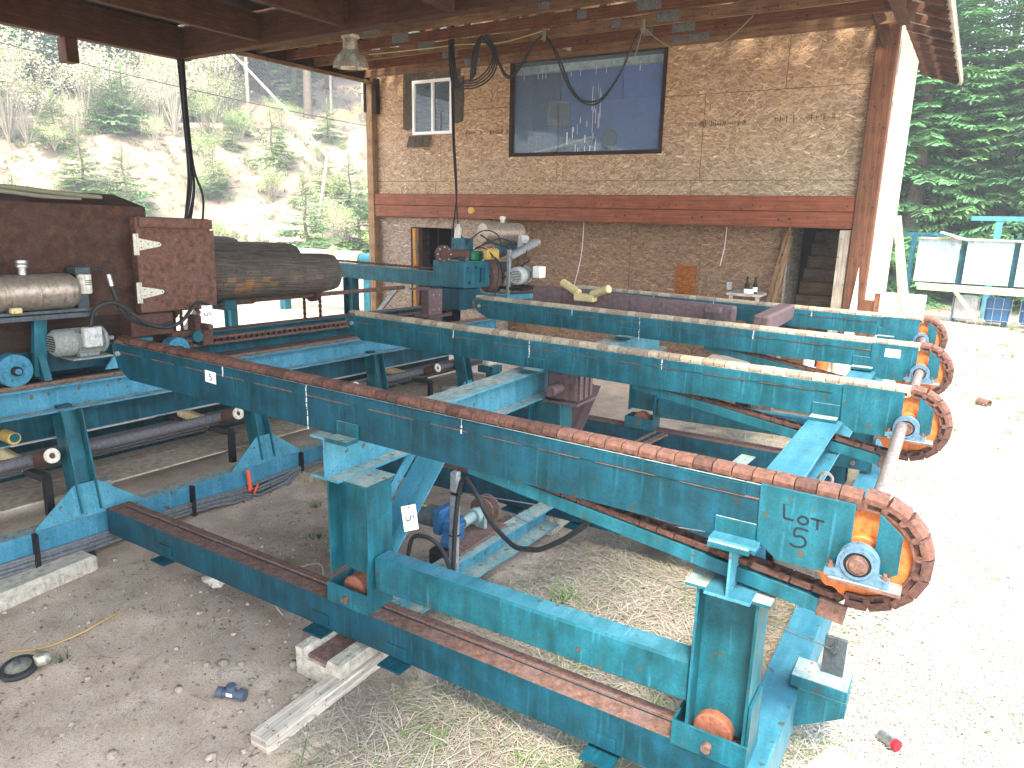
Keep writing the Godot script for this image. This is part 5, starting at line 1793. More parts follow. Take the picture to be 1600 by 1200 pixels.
# ---------------------------------------------------------------- out in the yard, right of the mill
func yard_rack():
	var zz := -22.0
	var r := thing("sheet_rack", "long low rack of pale blue steel sheets beyond the mill's right corner", "rack", Vector3(0.5, G, zz))
	for q in [[-1.22, -0.28], [-0.13, 0.85], [0.98, 1.95], [2.1, 3.05]]:
		var m := mb()
		var f := Transform3D(Basis(Vector3.RIGHT, -0.08), Vector3((q[0] + q[1]) / 2, -1.05, zz + 0.2))
		m.boxt(f, Vector3(q[1] - q[0], 1.12, 0.02), 0.004)
		part("steel_sheet", m, M.sheet_blue, r)
	var m := mb()
	m.bar(Vector3(-1.2, -0.50, zz + 0.14), Vector3(3.4, -0.52, zz + 0.14), 0.2, 0.05)
	part("top_rail", m, M.timber_grey, r)
	m = mb()
	m.bar(Vector3(-1.15, -1.68, zz + 0.3), Vector3(3.4, -1.70, zz + 0.3), 0.25, 0.06)
	part("shelf_board", m, M.timber_grey, r)
	m = mb()
	m.bar(Vector3(-1.1, -1.76, zz + 0.42), Vector3(3.4, -1.79, zz + 0.42), 0.03, 0.10)
	part("edge_board", m, M.yellow_pale, r)
	m = mb()
	for x in [-1.35, -0.2, 0.93, 2.05]:
		m.span(x - 0.06, x + 0.06, G, -0.45, zz - 0.12, zz)
	m.bar(Vector3(-1.6, -0.42, zz - 0.1), Vector3(-0.5, -0.40, zz - 0.1), 0.1, 0.08)
	m.bar(Vector3(-1.5, -0.66, zz - 0.2), Vector3(-1.0, -0.66, zz - 0.2), 0.1, 0.1)
	part("rack_post", m, M.teal, r)
	m = mb()
	m.bar(Vector3(-0.3, -1.72, zz + 0.4), Vector3(0.35, -2.5, zz + 0.5), 0.04, 0.09)
	part("brace", m, M.timber_grey, r)
	m = mb()
	m.bar(Vector3(-0.75, -0.34, zz + 0.3), Vector3(-0.12, -0.52, zz + 0.45), 0.2, 0.05)
	one("loose_sheet", "loose pale bar lying tilted on top of the sheet rack", "steel bar", m, M.galv, Vector3(-0.4, -0.45, zz + 0.3))
	m = mb()
	m.bar(Vector3(-0.16, 0.02, zz - 1.5), Vector3(3.2, 0.04, zz - 1.5), 0.2, 0.12)
	var tb := thing("tee_frame", "teal tee shaped steel frame standing behind the sheet rack", "steel frame", Vector3(0.5, G, zz - 1.5))
	part("top_beam", m, M.teal_pale, tb)
	m = mb()
	m.span(0.41, 0.57, G, -0.04, zz - 1.58, zz - 1.42)
	part("post", m, M.teal_pale, tb)
	for x in [0.05, 0.75, 1.5]:   # caged tubs under the rack
		var c := thing("caged_tub", ["white tub in a wire cage under the left of the sheet rack", "blue tub in a wire cage under the middle of the sheet rack", "blue tub in a wire cage under the right of the sheet rack"][int(x * 1.4)], "tub", Vector3(x, G, zz))
		m = mb()
		m.span(x - 0.26, x + 0.26, G + 0.1, -1.95, zz - 0.4, zz + 0.1, 0.05)
		part("tub", m, M.motor_pale if x < 0.5 else M.blue, c)
		m = mb()
		for k in 4:
			m.bar(Vector3(x - 0.29 + 0.19 * k, G, zz + 0.14), Vector3(x - 0.29 + 0.19 * k, -1.93, zz + 0.14), 0.012, 0.012, Vector3.RIGHT)
		m.bar(Vector3(x - 0.3, -2.2, zz + 0.14), Vector3(x + 0.3, -2.2, zz + 0.14), 0.012, 0.012)
		m.bar(Vector3(x - 0.3, -2.5, zz + 0.14), Vector3(x + 0.3, -2.5, zz + 0.14), 0.012, 0.012)
		part("cage", m, M.galv, c)
	# the white sign board with its worn hand lettering
	m = mb()
	m.boxt(Transform3D(Basis(Vector3.RIGHT, -0.35), Vector3(-1.30, -2.25, zz + 1.0)), Vector3(0.95, 0.72, 0.02), 0.003)
	var sb := thing("sign_board", "white board with worn hand lettering, propped on the ground by the mill's right corner", "sign", Vector3(-1.3, G, zz + 1.0))
	part("board", m, M.white, sb)
	m = mb()
	var x := -1.68
	for w in ["/", "~", "W", "u", "N", "~"]:
		for k in 3:
			var a := Vector3(x + rng.randf() * 0.06, -2.10 - rng.randf() * 0.07, zz + 0.985)
			m.bar(a, a + Vector3(rng.randf_range(0.03, 0.09), rng.randf_range(-0.06, 0.05), 0), 0.004, 0.016)
		x += 0.11
	part("worn_lettering", m, M.marker, sb)
	# strips that lean against the mill's corner
	m = mb()
	m.bar(Vector3(-0.62, G, -14.6), Vector3(-1.10, 0.02, -13.4), 0.09, 0.02, Vector3.BACK, 0.002)
	one("leaning_board", "long white strip leaning against the mill's right corner", "board", m, M.white_dirty, Vector3(-0.62, G, -14.6))
	m = mb()
	m.bar(Vector3(-0.74, G, -14.4), Vector3(-1.10, -0.15, -13.35), 0.07, 0.02, Vector3.BACK, 0.002)
	one("leaning_board", "thinner grey strip leaning behind the long white strip", "board", m, M.plank, Vector3(-0.74, G, -14.4))
	m = mb()
	m.plate([Vector2(-1.42, -2.6), Vector2(-1.19, -2.6), Vector2(-1.22, -1.2), Vector2(-1.26, -0.66)], -10.74, -10.73)
	one("pointed_board", "pointed white offcut leaning on the mill's corner post", "board", m, M.white, Vector3(-1.3, G, -10.7))
	m = mb()
	m.bar(Vector3(-1.05, G, -10.6), Vector3(-1.08, -1.1, -10.85), 0.16, 0.02, Vector3.BACK)
	m.bar(Vector3(-0.97, G, -10.55), Vector3(-1.0, -1.0, -10.85), 0.07, 0.03, Vector3.BACK)
	one("board_offcut", "pair of reddish offcuts standing by the foot of the white side wall", "board", m, M.timber, Vector3(-1.0, G, -10.6))
	# things by the wall behind the deck
	m = mb()
	m.bar(Vector3(-2.68, G, -11.1), Vector3(-2.36, -0.24, -11.46), 0.02, 0.10, Vector3.RIGHT, 0.003)
	m.bar(Vector3(-2.58, G, -11.06), Vector3(-2.32, -0.3, -11.42), 0.02, 0.08, Vector3.RIGHT, 0.003)
	one("leaning_board", "grey boards leaning beside the stair opening", "board", m, M.timber_pale, Vector3(-2.5, G, -11.1))
	m = mb()
	m.span(-3.05, -2.55, -1.19, -1.15, -11.5, -10.9, 0.004)
	m.span(-3.02, -2.97, G, -1.19, -11.0, -10.95)
	m.span(-2.63, -2.58, G, -1.19, -11.0, -10.95)
	one("shelf", "small pale shelf against the lower wall with bottles on it", "shelf", m, M.plank, Vector3(-2.8, G, -11.0))
	for q in [["dark bottle, left of two on the pale shelf", -2.78, 0.0], ["dark bottle with a white label, right of two on the pale shelf", -2.66, 1.0]]:
		var bt := thing("bottle", q[0], "bottle", Vector3(q[1], -1.15, -11.0), "bottles on the pale shelf")
		m = mb()
		m.lathe(Vector3(q[1], -1.15, -11.0), Vector3.UP, [Vector2(0, 0), Vector2(0.034, 0.0), Vector2(0.036, 0.01), Vector2(0.036, 0.12), Vector2(0.014, 0.18), Vector2(0.014, 0.25), Vector2(0, 0.25)], 14)
		part("glass", m, M.bottle, bt)
		if q[2] > 0.5:
			m = mb()
			m.cyl(Vector3(q[1], -1.12, -11.0), Vector3(q[1], -1.05, -11.0), 0.0368, -1, 14)
			part("paper_label", m, M.white, bt)
	m = mb()
	m.span(-2.80, -2.66, -1.148, -1.08, -10.96, -10.92, 0.005)
	one("paper_roll", "small white packet in front of the bottles on the pale shelf", "packet", m, M.white, Vector3(-2.72, -1.15, -10.93))
	m = mb()
	m.cyl(Vector3(-2.25, -1.72, -9.5), Vector3(-2.25, -1.58, -9.5), 0.05, -1, 14)
	m.cyl(Vector3(-2.25, G, -9.5), Vector3(-2.25, -1.72, -9.5), 0.025, -1, 8)
	one("grease_gun", "red cylinder on a thin rod behind the third chain beam", "cylinder", m, M.red, Vector3(-2.25, G, -9.5))
	var gc := thing("green_casting", "green cast iron housing on a stand beside the red cylinder", "machine part", Vector3(-2.1, G, -9.5))
	m = mb()
	m.span(-2.22, -1.9, -2.0, -1.70, -9.6, -9.4, 0.03)
	m.span(-2.10, -2.06, -1.98, -1.74, -9.4, -9.37)
	m.span(-2.0, -1.96, -1.98, -1.74, -9.4, -9.37)
	m.span(-2.2, -1.92, G, -2.0, -9.58, -9.42)
	part("housing", m, M.green, gc)
	m = mb()
	m.span(-3.0, -1.2, -2.05, -2.0, -10.3, -9.8)
	m.span(-2.95, -2.85, G, -2.05, -10.25, -9.85)
	m.span(-1.35, -1.25, G, -2.05, -10.25, -9.85)
	one("work_bench", "low pale bench behind the third chain beam", "bench", m, M.plank, Vector3(-2.1, G, -10.0))
	for q in [["white jug on the low bench, left of the striped can", -1.62, 0.30, M.white], ["orange and green striped can on the low bench", -1.45, 0.28, M.orange], ["white bucket on the low bench, right of the striped can", -1.27, 0.2, M.white_dirty]]:
		m = mb()
		m.lathe(Vector3(q[1], -2.0, -9.95), Vector3.UP, [Vector2(0, 0), Vector2(0.07, 0), Vector2(0.075, q[2] * 0.8), Vector2(0.03, q[2]), Vector2(0, q[2])], 16)
		one("container", q[0], "container", m, q[3], Vector3(q[1], -2.0, -9.95))

# ---------------------------------------------------------------- small things
func lot_tag(label: String, c: Vector3, normal: Vector3, up: Vector3, w: float, h: float, turned: float, string := false):
	var x := up.cross(normal).normalized()
	var f := Transform3D(Basis(x, up, normal), c)
	var t := thing("lot_tag", label, "tag", c)
	var m := mb()
	m.boxt(f, Vector3(w, h, 0.0012))
	part("card", m, M.white, t)
	lettering("5", minf(w, h) * 0.62, f * Transform3D(Basis(Vector3.BACK, turned), Vector3(0, 0, 0.002)), M.marker, t, "number")
	if string:
		m = mb()
		m.cyl(f * Vector3(0, h * 0.42, 0), f * Vector3(0, h * 0.42, 0.0014), 0.005, -1, 10)
		m.tube([f * Vector3(0, h * 0.42, 0.001), f * Vector3(0.003, h * 0.6, 0.002), f * Vector3(0, h * 0.75, -0.01)], 0.0012, 4)
		part("string_hole", m, M.black, t)

func winch(base: Vector3, first: bool):
	var o := base
	var w := thing("winch", "blue geared winch motor with a cable drum, under the nearest chain beam" if first else "pale winch motor with a cable drum, beyond the second chain beam", "winch", o)
	w.scale = Vector3.ONE * 0.78
	var m := mb()
	m.boxt(Transform3D(Basis(), o + Vector3(-0.06, 0.02, -0.05)), Vector3(0.28, 0.02, 0.75), 0.003)
	part("base_plate", m, M.rust, w)
	m = mb()
	m.cyl(o + Vector3(-0.78, 0.2, 0.16), o + Vector3(-0.30, 0.19, 0.10), 0.10, -1, 22, 0.012)
	m.span(o.x - 0.74, o.x - 0.62, o.y + 0.28, o.y + 0.36, o.z + 0.08, o.z + 0.22, 0.01)
	var mo := part("motor", m, M.motor_dark if first else M.motor_pale, w)
	m = mb()
	m.cyl(o + Vector3(-0.8, 0.3, 0.14), o + Vector3(-0.72, 0.32, 0.14), 0.03, -1, 12)
	m.span(o.x - 0.52, o.x - 0.44, o.y + 0.285, o.y + 0.292, o.z + 0.1, o.z + 0.16)
	part("motor_fitting", m, M.yellow if first else M.galv, mo)
	m = mb()
	m.span(o.x - 0.32, o.x - 0.22, o.y + 0.07, o.y + 0.31, o.z - 0.02, o.z + 0.22, 0.02)
	m.cyl(o + Vector3(-0.24, 0.19, 0.10), o + Vector3(-0.08, 0.18, 0.07), 0.085, 0.07, 20)
	m.cyl(o + Vector3(-0.16, 0.06, 0.22), o + Vector3(-0.06, 0.06, 0.22), 0.09, -1, 20, 0.01)
	m.span(o.x - 0.2, o.x - 0.06, o.y + 0.04, o.y + 0.2, o.z + 0.05, o.z + 0.24, 0.02)
	var gb := part("gearbox", m, M.blue if first else M.motor_pale, w)
	m = mb()
	m.cyl(o + Vector3(-0.06, 0.06, 0.22), o + Vector3(-0.045, 0.06, 0.22), 0.035, -1, 6, 0.004)
	part("gearbox_bolt", m, M.blue, gb)
	m = mb()
	m.cyl(o + Vector3(-0.10, 0.18, 0.05), o + Vector3(-0.09, 0.19, -0.22), 0.05, -1, 16)
	m.cyl(o + Vector3(-0.09, 0.18, -0.10), o + Vector3(-0.09, 0.18, -0.16), 0.075, -1, 16)
	m.span(o.x - 0.14, o.x - 0.02, o.y + 0.03, o.y + 0.16, o.z - 0.24, o.z - 0.20, 0.01)
	part("coupling", m, M.dust, w)
	m = mb()
	m.lathe(o + Vector3(-0.09, 0.19, -0.24), Vector3(0, 0, -1), [Vector2(0, 0), Vector2(0.13, 0), Vector2(0.13, 0.015), Vector2(0.08, 0.03), Vector2(0.08, 0.09), Vector2(0.13, 0.105), Vector2(0.13, 0.12), Vector2(0, 0.12)], 24)
	part("cable_drum", m, M.rust, w)
	m = mb()
	m.boxt(Transform3D(Basis(), o + Vector3(-0.12, -0.08, 0.30)), Vector3(0.22, 0.22, 0.2), 0.03)
	part("hanging_bracket", m, M.black, w)

func small_things():
	lot_tag("white numbered sticker on the face of the nearest chain beam", Vector3(-3.88, -1.048, -2.6715), Vector3.BACK, Vector3(0.05, 1, 0).normalized(), 0.105, 0.075, 0.0)
	lot_tag("white numbered card tag hanging under the rusty door", Vector3(-5.49, -0.93, -3.80), Vector3(0.9, 0.0, 0.43).normalized(), Vector3.UP, 0.085, 0.15, -PI / 2, true)
	lot_tag("white numbered card tag tied to the brace of the nearest column", Vector3(-2.55, -1.76, -2.98), Vector3(0.75, 0.1, 0.65).normalized(), Vector3(-0.12, 0.99, 0.03).normalized(), 0.085, 0.155, -PI / 2, true)
	winch(Vector3(-2.70, -2.30, -3.85), true)
	winch(Vector3(-1.80, -2.02, -8.1), false)
	# the upright square tube that carries the winch cable, with its conduit
	var p := thing("cable_post", "grey square tube post with a black cable looped from it", "post", Vector3(-2.62, -2.36, -3.5))
	var m := mb()
	m.bar(Vector3(-2.62, -2.34, -3.5), Vector3(-2.63, -1.66, -3.53), 0.05, 0.05, Vector3.RIGHT, 0.004)
	part("tube", m, M.galv, p)
	m = mb()
	m.bar(Vector3(-2.598, -1.80, -3.5), Vector3(-2.598, -1.795, -3.5), 0.06, 0.06, Vector3.RIGHT)
	m.bar(Vector3(-2.62, -1.80, -3.525), Vector3(-2.62, -1.793, -3.525), 0.058, 0.058, Vector3.RIGHT)
	m.bar(Vector3(-2.62, -2.10, -3.51), Vector3(-2.62, -2.093, -3.51), 0.058, 0.058, Vector3.RIGHT)
	part("cable_tie", m, M.black, p)
	m = mb()
	m.ring(Vector3(-2.55, -2.42, -3.40), Vector3(-2.55, -2.31, -3.40), 0.045, 0.038, 16)
	m.cyl(Vector3(-2.55, -2.52, -3.40), Vector3(-2.55, -2.40, -3.40), 0.034, -1, 14)
	m.ring(Vector3(-2.55, -2.455, -3.40), Vector3(-2.55, -2.43, -3.40), 0.05, 0.038, 8)
	part("conduit", m, M.pvc, p)
	m = mb()
	m.tube(smooth([Vector3(-2.56, -2.34, -3.41), Vector3(-2.585, -2.0, -3.47), Vector3(-2.575, -1.76, -3.5), Vector3(-2.53, -1.68, -3.5), Vector3(-2.41, -1.75, -3.46), Vector3(-2.28, -1.87, -3.42), Vector3(-2.07, -1.94, -3.34), Vector3(-1.93, -1.91, -3.29), Vector3(-1.8, -1.85, -3.25), Vector3(-1.56, -1.65, -3.16), Vector3(-1.38, -1.43, -3.1), Vector3(-1.26, -1.31, -3.06)]), 0.016, 8)
	one("power_cable", "thick black cable sagging from the grey post below the nearest chain beam", "cable", m, M.rubber, Vector3(-1.9, -2.2, -3.2))
	m = mb()
	m.tube(smooth([Vector3(-2.56, -2.33, -3.40), Vector3(-2.60, -2.15, -3.36), Vector3(-2.68, -2.06, -3.32), Vector3(-2.80, -2.08, -3.3), Vector3(-2.85, -2.25, -3.3)]), 0.014, 8)
	one("power_cable", "short black lead bent out of the white conduit at the grey post", "cable", m, M.rubber, Vector3(-2.65, -2.3, -3.4))
	m = mb()
	m.tube([Vector3(-3.0, -1.80, -3.2), Vector3(-2.63, -1.83, -3.60), Vector3(-1.0, -1.66, -3.58)], 0.0035, 5)
	one("wire_rope", "thin steel wire rope stretched past the grey post", "wire rope", m, M.steel, Vector3(-2.0, -1.8, -3.5))
	m = mb()
	m.tube([Vector3(-2.79, -2.11, -4.1), Vector3(-1.6, -2.15, -3.85), Vector3(-0.29, -2.05, -3.47)], 0.0035, 5)
	one("wire_rope", "thin wire rope from the winch drum to the bracket on the end beam", "wire rope", m, M.steel, Vector3(-1.6, -2.2, -3.8))
	m = mb()
	for q in [0.0, 0.09, 0.13]:
		m.bar(Vector3(-2.52 + q, -2.22, -6.85), Vector3(-2.62 + q, -2.24, -6.2), 0.02, 0.02)
	one("steel_rods", "three rusty rods lying on the far ground rail", "rod", m, M.rust, Vector3(-2.5, -2.25, -6.5))
	# under the near rail
	m = mb()
	var cz := -2.46
	m.plate([Vector2(-2.98, G), Vector2(-2.62, G), Vector2(-2.62, -2.475), Vector2(-2.72, -2.475), Vector2(-2.74, -2.53), Vector2(-2.90, -2.53), Vector2(-2.92, -2.475), Vector2(-2.98, -2.475)], cz - 0.4, cz)
	var cb := one("concrete_block", "hollow concrete block under the nearest ground rail", "block", m, M.concrete, Vector3(-2.8, G, -2.66))
	m = mb()
	m.span(-2.90, -2.74, -2.53, -2.505, cz - 0.3, cz - 0.02, 0.004)
	part("rusty_insert", m, M.rust, cb)
	m = mb()
	m.span(-2.98, -2.62, G, -2.46, -5.25, -4.85, 0.02)
	one("concrete_block", "concrete block under the middle ground rail, by the winch", "block", m, M.concrete, Vector3(-2.8, G, -5.0))
	m = mb()
	m.bar(Vector3(-2.64, G + 0.05, -1.92), Vector3(-2.66, G + 0.06, -3.2), 0.13, 0.085, Vector3.UP, 0.008)
	one("wood_plank", "weathered grey plank lying under the nearest ground rail", "plank", m, M.plank, Vector3(-2.65, G, -2.5))
	m = mb()
	m.boxt(Transform3D(Basis(Vector3.UP, 0.06), Vector3(-5.45, G + 0.01, -1.85)), Vector3(0.72, 0.2, 1.25), 0.025)
	one("concrete_pad", "pale concrete pad under the foot of the saw bed", "concrete pad", m, M.concrete, Vector3(-5.45, G, -1.85))
	m = mb()
	m.boxt(Transform3D(Basis(Vector3.UP, 0.2), Vector3(-5.5, G + 0.03, -4.75)), Vector3(0.6, 0.12, 0.5), 0.02)
	m.boxt(Transform3D(Basis(Vector3.UP, -0.1), Vector3(-5.3, G + 0.0, -5.1)), Vector3(0.8, 0.1, 0.3), 0.02)
	one("grey_slab", "grey stone slabs on the dirt behind the nearest column", "slab", m, M.concrete_dirty, Vector3(-5.5, G, -4.8))
	# litter on the dirt
	m = mb()
	var tc := Vector3(-3.09, G + 0.035, -2.1)
	var td := Vector3(0.92, 0.0, -0.38)
	m.cyl(tc - td * 0.075, tc + td * 0.075, 0.025, -1, 14)
	m.cyl(tc - td * 0.082, tc - td * 0.045, 0.03, -1, 14)
	m.cyl(tc + td * 0.045, tc + td * 0.082, 0.03, -1, 14)
	m.cyl(tc, tc + Vector3(0, 0.055, 0), 0.026, -1, 14)
	var pt := one("pipe_tee", "small blue grey plastic pipe tee lying on the dirt", "pipe fitting", m, M.pvc_tee, tc - Vector3(0, 0.03, 0))
	m = mb()
	m.boxt(Transform3D(MB.frame(Vector3.ZERO, td, Vector3.UP).basis, tc + Vector3(0.009, 0.008, 0.0235)), Vector3(0.035, 0.02, 0.003))
	part("paper_label", m, M.white, pt)
	var wc := Vector3(-4.26, G + 0.05, -1.56)
	var wn := Vector3(0.1, 1, 0.12).normalized()
	m = mb()
	m.lathe(wc, wn, [Vector2(0.07, -0.02), Vector2(0.092, -0.015), Vector2(0.098, 0.0), Vector2(0.092, 0.015), Vector2(0.07, 0.02), Vector2(0.07, -0.02)], 28)
	var cw := one("small_wheel", "small rubber tyred wheel with a tin hub lying on the dirt", "wheel", m, M.rubber, wc - Vector3(0, 0.05, 0))
	m = mb()
	m.lathe(wc, wn, [Vector2(0.071, -0.01), Vector2(0.071, 0.012), Vector2(0.05, 0.02), Vector2(0.03, 0.03), Vector2(0, 0.032)], 24)
	part("hub", m, M.tin, cw)
	m = mb()
	m.cyl(wc + wn * 0.025, wc + wn * 0.06, 0.014, -1, 8)
	part("axle_end", m, M.motor_dark, cw)
	m = mb()
	m.blob(wc + Vector3(0.06, 0.03, -0.1), Vector3(0.07, 0.04, 0.05), 0.4)
	one("tin_scrap", "crumpled pale tin beside the small wheel", "scrap", m, M.tin, wc + Vector3(0.06, -0.04, -0.1))
	m = mb()
	m.tube(smooth([Vector3(-4.50, G + 0.03, -1.62), Vector3(-4.38, G + 0.03, -1.75), Vector3(-4.32, G + 0.05, -1.92), Vector3(-4.33, G + 0.055, -2.05), Vector3(-4.38, G + 0.035, -2.2)]), 0.0045, 6)
	one("yellow_cord", "yellow cord lying in a curve on the dirt", "cord", m, mat(hexc(196, 158, 84), 0.8), Vector3(-4.35, G, -1.9))
	m = mb()
	m.tube(smooth([Vector3(-3.55, G + 0.02, -3.2), Vector3(-3.75, G + 0.08, -3.35), Vector3(-3.8, G + 0.10, -3.0), Vector3(-3.65, G + 0.06, -2.85), Vector3(-3.5, G + 0.02, -2.8)]), 0.005, 5)
	one("wire_loop", "pale bent wire sticking up from the dead leaves behind the nearest rail", "wire", m, M.plank, Vector3(-3.7, G, -3.0))
	m = mb()
	m.blob(Vector3(-4.25, G + 0.02, -2.85), Vector3(0.12, 0.03, 0.08), 0.5, 10)
	one("rag", "dirty white rag trodden into the dirt near the concrete pad", "rag", m, M.white_dirty, Vector3(-4.25, G, -2.85))
	m = mb()
	var ca := Vector3(0.0, G + 0.045, -3.72)
	var cd := Vector3(0.75, 0.1, 0.6).normalized()
	m.cyl(ca - cd * 0.055, ca + cd * 0.05, 0.033, 0.028, 16, 0.003)
	var cn := one("drink_can", "crushed red and silver drink can on the sunlit grass", "can", m, M.steel, ca - Vector3(0, 0.045, 0))
	m = mb()
	m.cyl(ca + cd * 0.03, ca + cd * 0.051, 0.0305, 0.0285, 16)
	part("red_print", m, M.red, cn)
	m = mb()
	m.boxt(Transform3D(Basis(Vector3.UP, -0.35), Vector3(-0.05, G + 0.03, -3.2)), Vector3(0.6, 0.008, 0.5))
	one("cardboard", "flat piece of pale cardboard on the grass at the end beam", "cardboard", m, M.card, Vector3(-0.05, G, -3.2))
	m = mb()
	m.ring(Vector3(0.38, G + 0.06, -12.3), Vector3(0.52, G + 0.05, -12.2), 0.06, 0.05, 16)
	one("rusty_pipe", "short rusty pipe lying out in the bright yard", "pipe", m, M.rust, Vector3(0.5, G, -12.2))
	# rags, ties and cables along the lower beam
	m = mb()
	for k in 6:
		var oy := -2.395 - 0.016 * k
		var pts := []
		var zz := -1.0
		while zz > -5.6:
			pts.append(Vector3(-5.325 + 0.014 * (k % 2), oy - 0.025 * sin((zz + 0.2) * 4.6) * (0.5 + 0.2 * k) * (1.0 if zz < -3.7 else 0.35) - (0.02 * k if zz < -4.1 and zz > -4.6 else 0.0), zz))
			zz -= 0.15
		m.tube(pts, 0.014, 6)
	var bc := thing("cable_bundle", "bundle of grey cables tied along the blue lower beam of the saw bed", "cables", Vector3(-5.32, -2.45, -3.3), "", true)
	part("cable", m, M.grey_cable, bc)
	for zz in [-2.24, -3.47, -4.66]:
		m = mb()
		m.span(-5.345, -5.29, -2.50, -2.235, zz - 0.012, zz + 0.012)
		m.tube([Vector3(-5.30, -2.3, zz), Vector3(-5.28, -2.42, zz + 0.03), Vector3(-5.29, -2.5, zz + 0.02)], 0.005, 5)
		part("tie", m, M.black, bc)
	m = mb()
	m.boxt(Transform3D(Basis(Vector3.RIGHT, 0.1), Vector3(-5.30, -2.33, -4.03)), Vector3(0.02, 0.17, 0.035), 0.004)
	m.boxt(Transform3D(Basis(Vector3.RIGHT, -0.5), Vector3(-5.285, -2.44, -4.09)), Vector3(0.004, 0.1, 0.02))
	m.blob(Vector3(-5.29, -2.42, -4.03), Vector3(0.02, 0.03, 0.03), 0.3)
	one("orange_ribbon", "orange flagging ribbon tied round the blue lower beam", "ribbon", m, M.cloth, Vector3(-5.3, -2.4, -4.03), "", true)
	m = mb()
	m.boxt(Transform3D(Basis(), Vector3(-5.28, -1.76, -7.92)), Vector3(0.12, 0.10, 0.22), 0.02)
	var vb := thing("valve_block", "white valve block on a small teal bracket behind the second chain beam", "valve", Vector3(-5.28, -2.1, -7.9), "", true)
	part("valve", m, M.white_dirty, vb)
	m = mb()
	m.span(-5.4, -5.16, -1.90, -1.81, -8.04, -7.8, 0.004)
	m.plate([Vector2(-5.4, -1.9), Vector2(-5.18, -1.9), Vector2(-5.24, -2.3), Vector2(-5.4, -2.3)], -8.03, -8.0)
	part("bracket", m, M.teal, vb)
	# the chain hoist parts on the far side of the nearest beam's end
	var eb := thing("hook_shackle", "rusty hook and shiny shackle lying on the cross beam behind the end plate", "shackle", Vector3(-0.5, -1.2, -3.1))
	m = mb()
	m.blob(Vector3(-0.62, -1.17, -3.05), Vector3(0.09, 0.06, 0.07), 0.05, 14)
	part("cap", m, M.orange_dull, eb)
	m = mb()
	m.span(-0.6, -0.53, -1.13, -1.09, -3.02, -2.98, 0.004)
	part("paper_label", m, M.white, eb)
	m = mb()
	for q in [0.0, 0.03, 0.06]:
		m.tube([Vector3(-0.52, -1.16 + q * 0.4, -3.1 - q), Vector3(-0.3, -1.18 + q * 0.3, -3.16 - q), Vector3(-0.26, -1.2, -3.14 - q)], 0.008, 6)
	part("hook_rod", m, M.rust, eb)
	m = mb()
	m.ring(Vector3(-0.40, -1.10, -3.2), Vector3(-0.39, -1.10, -3.18), 0.032, 0.022, 16)
	m.span(-0.46, -0.24, -1.17, -1.155, -3.24, -3.14, 0.003)
	part("shackle_ring", m, M.steel, eb)
	# return pulley disc under the end plate
	m = mb()
	m.cyl(Vector3(-0.36, -1.33, -2.86), Vector3(-0.36, -1.33, -2.92), 0.17, -1, 28, 0.01)
	var pu := one("hose_reel", "pale round reel with a black rim under the lettered end plate", "reel", m, M.motor_pale, Vector3(-0.36, -1.5, -2.9))
	m = mb()
	m.ring(Vector3(-0.36, -1.33, -2.84), Vector3(-0.36, -1.33, -2.87), 0.18, 0.155, 28)
	part("rim", m, M.black, pu)

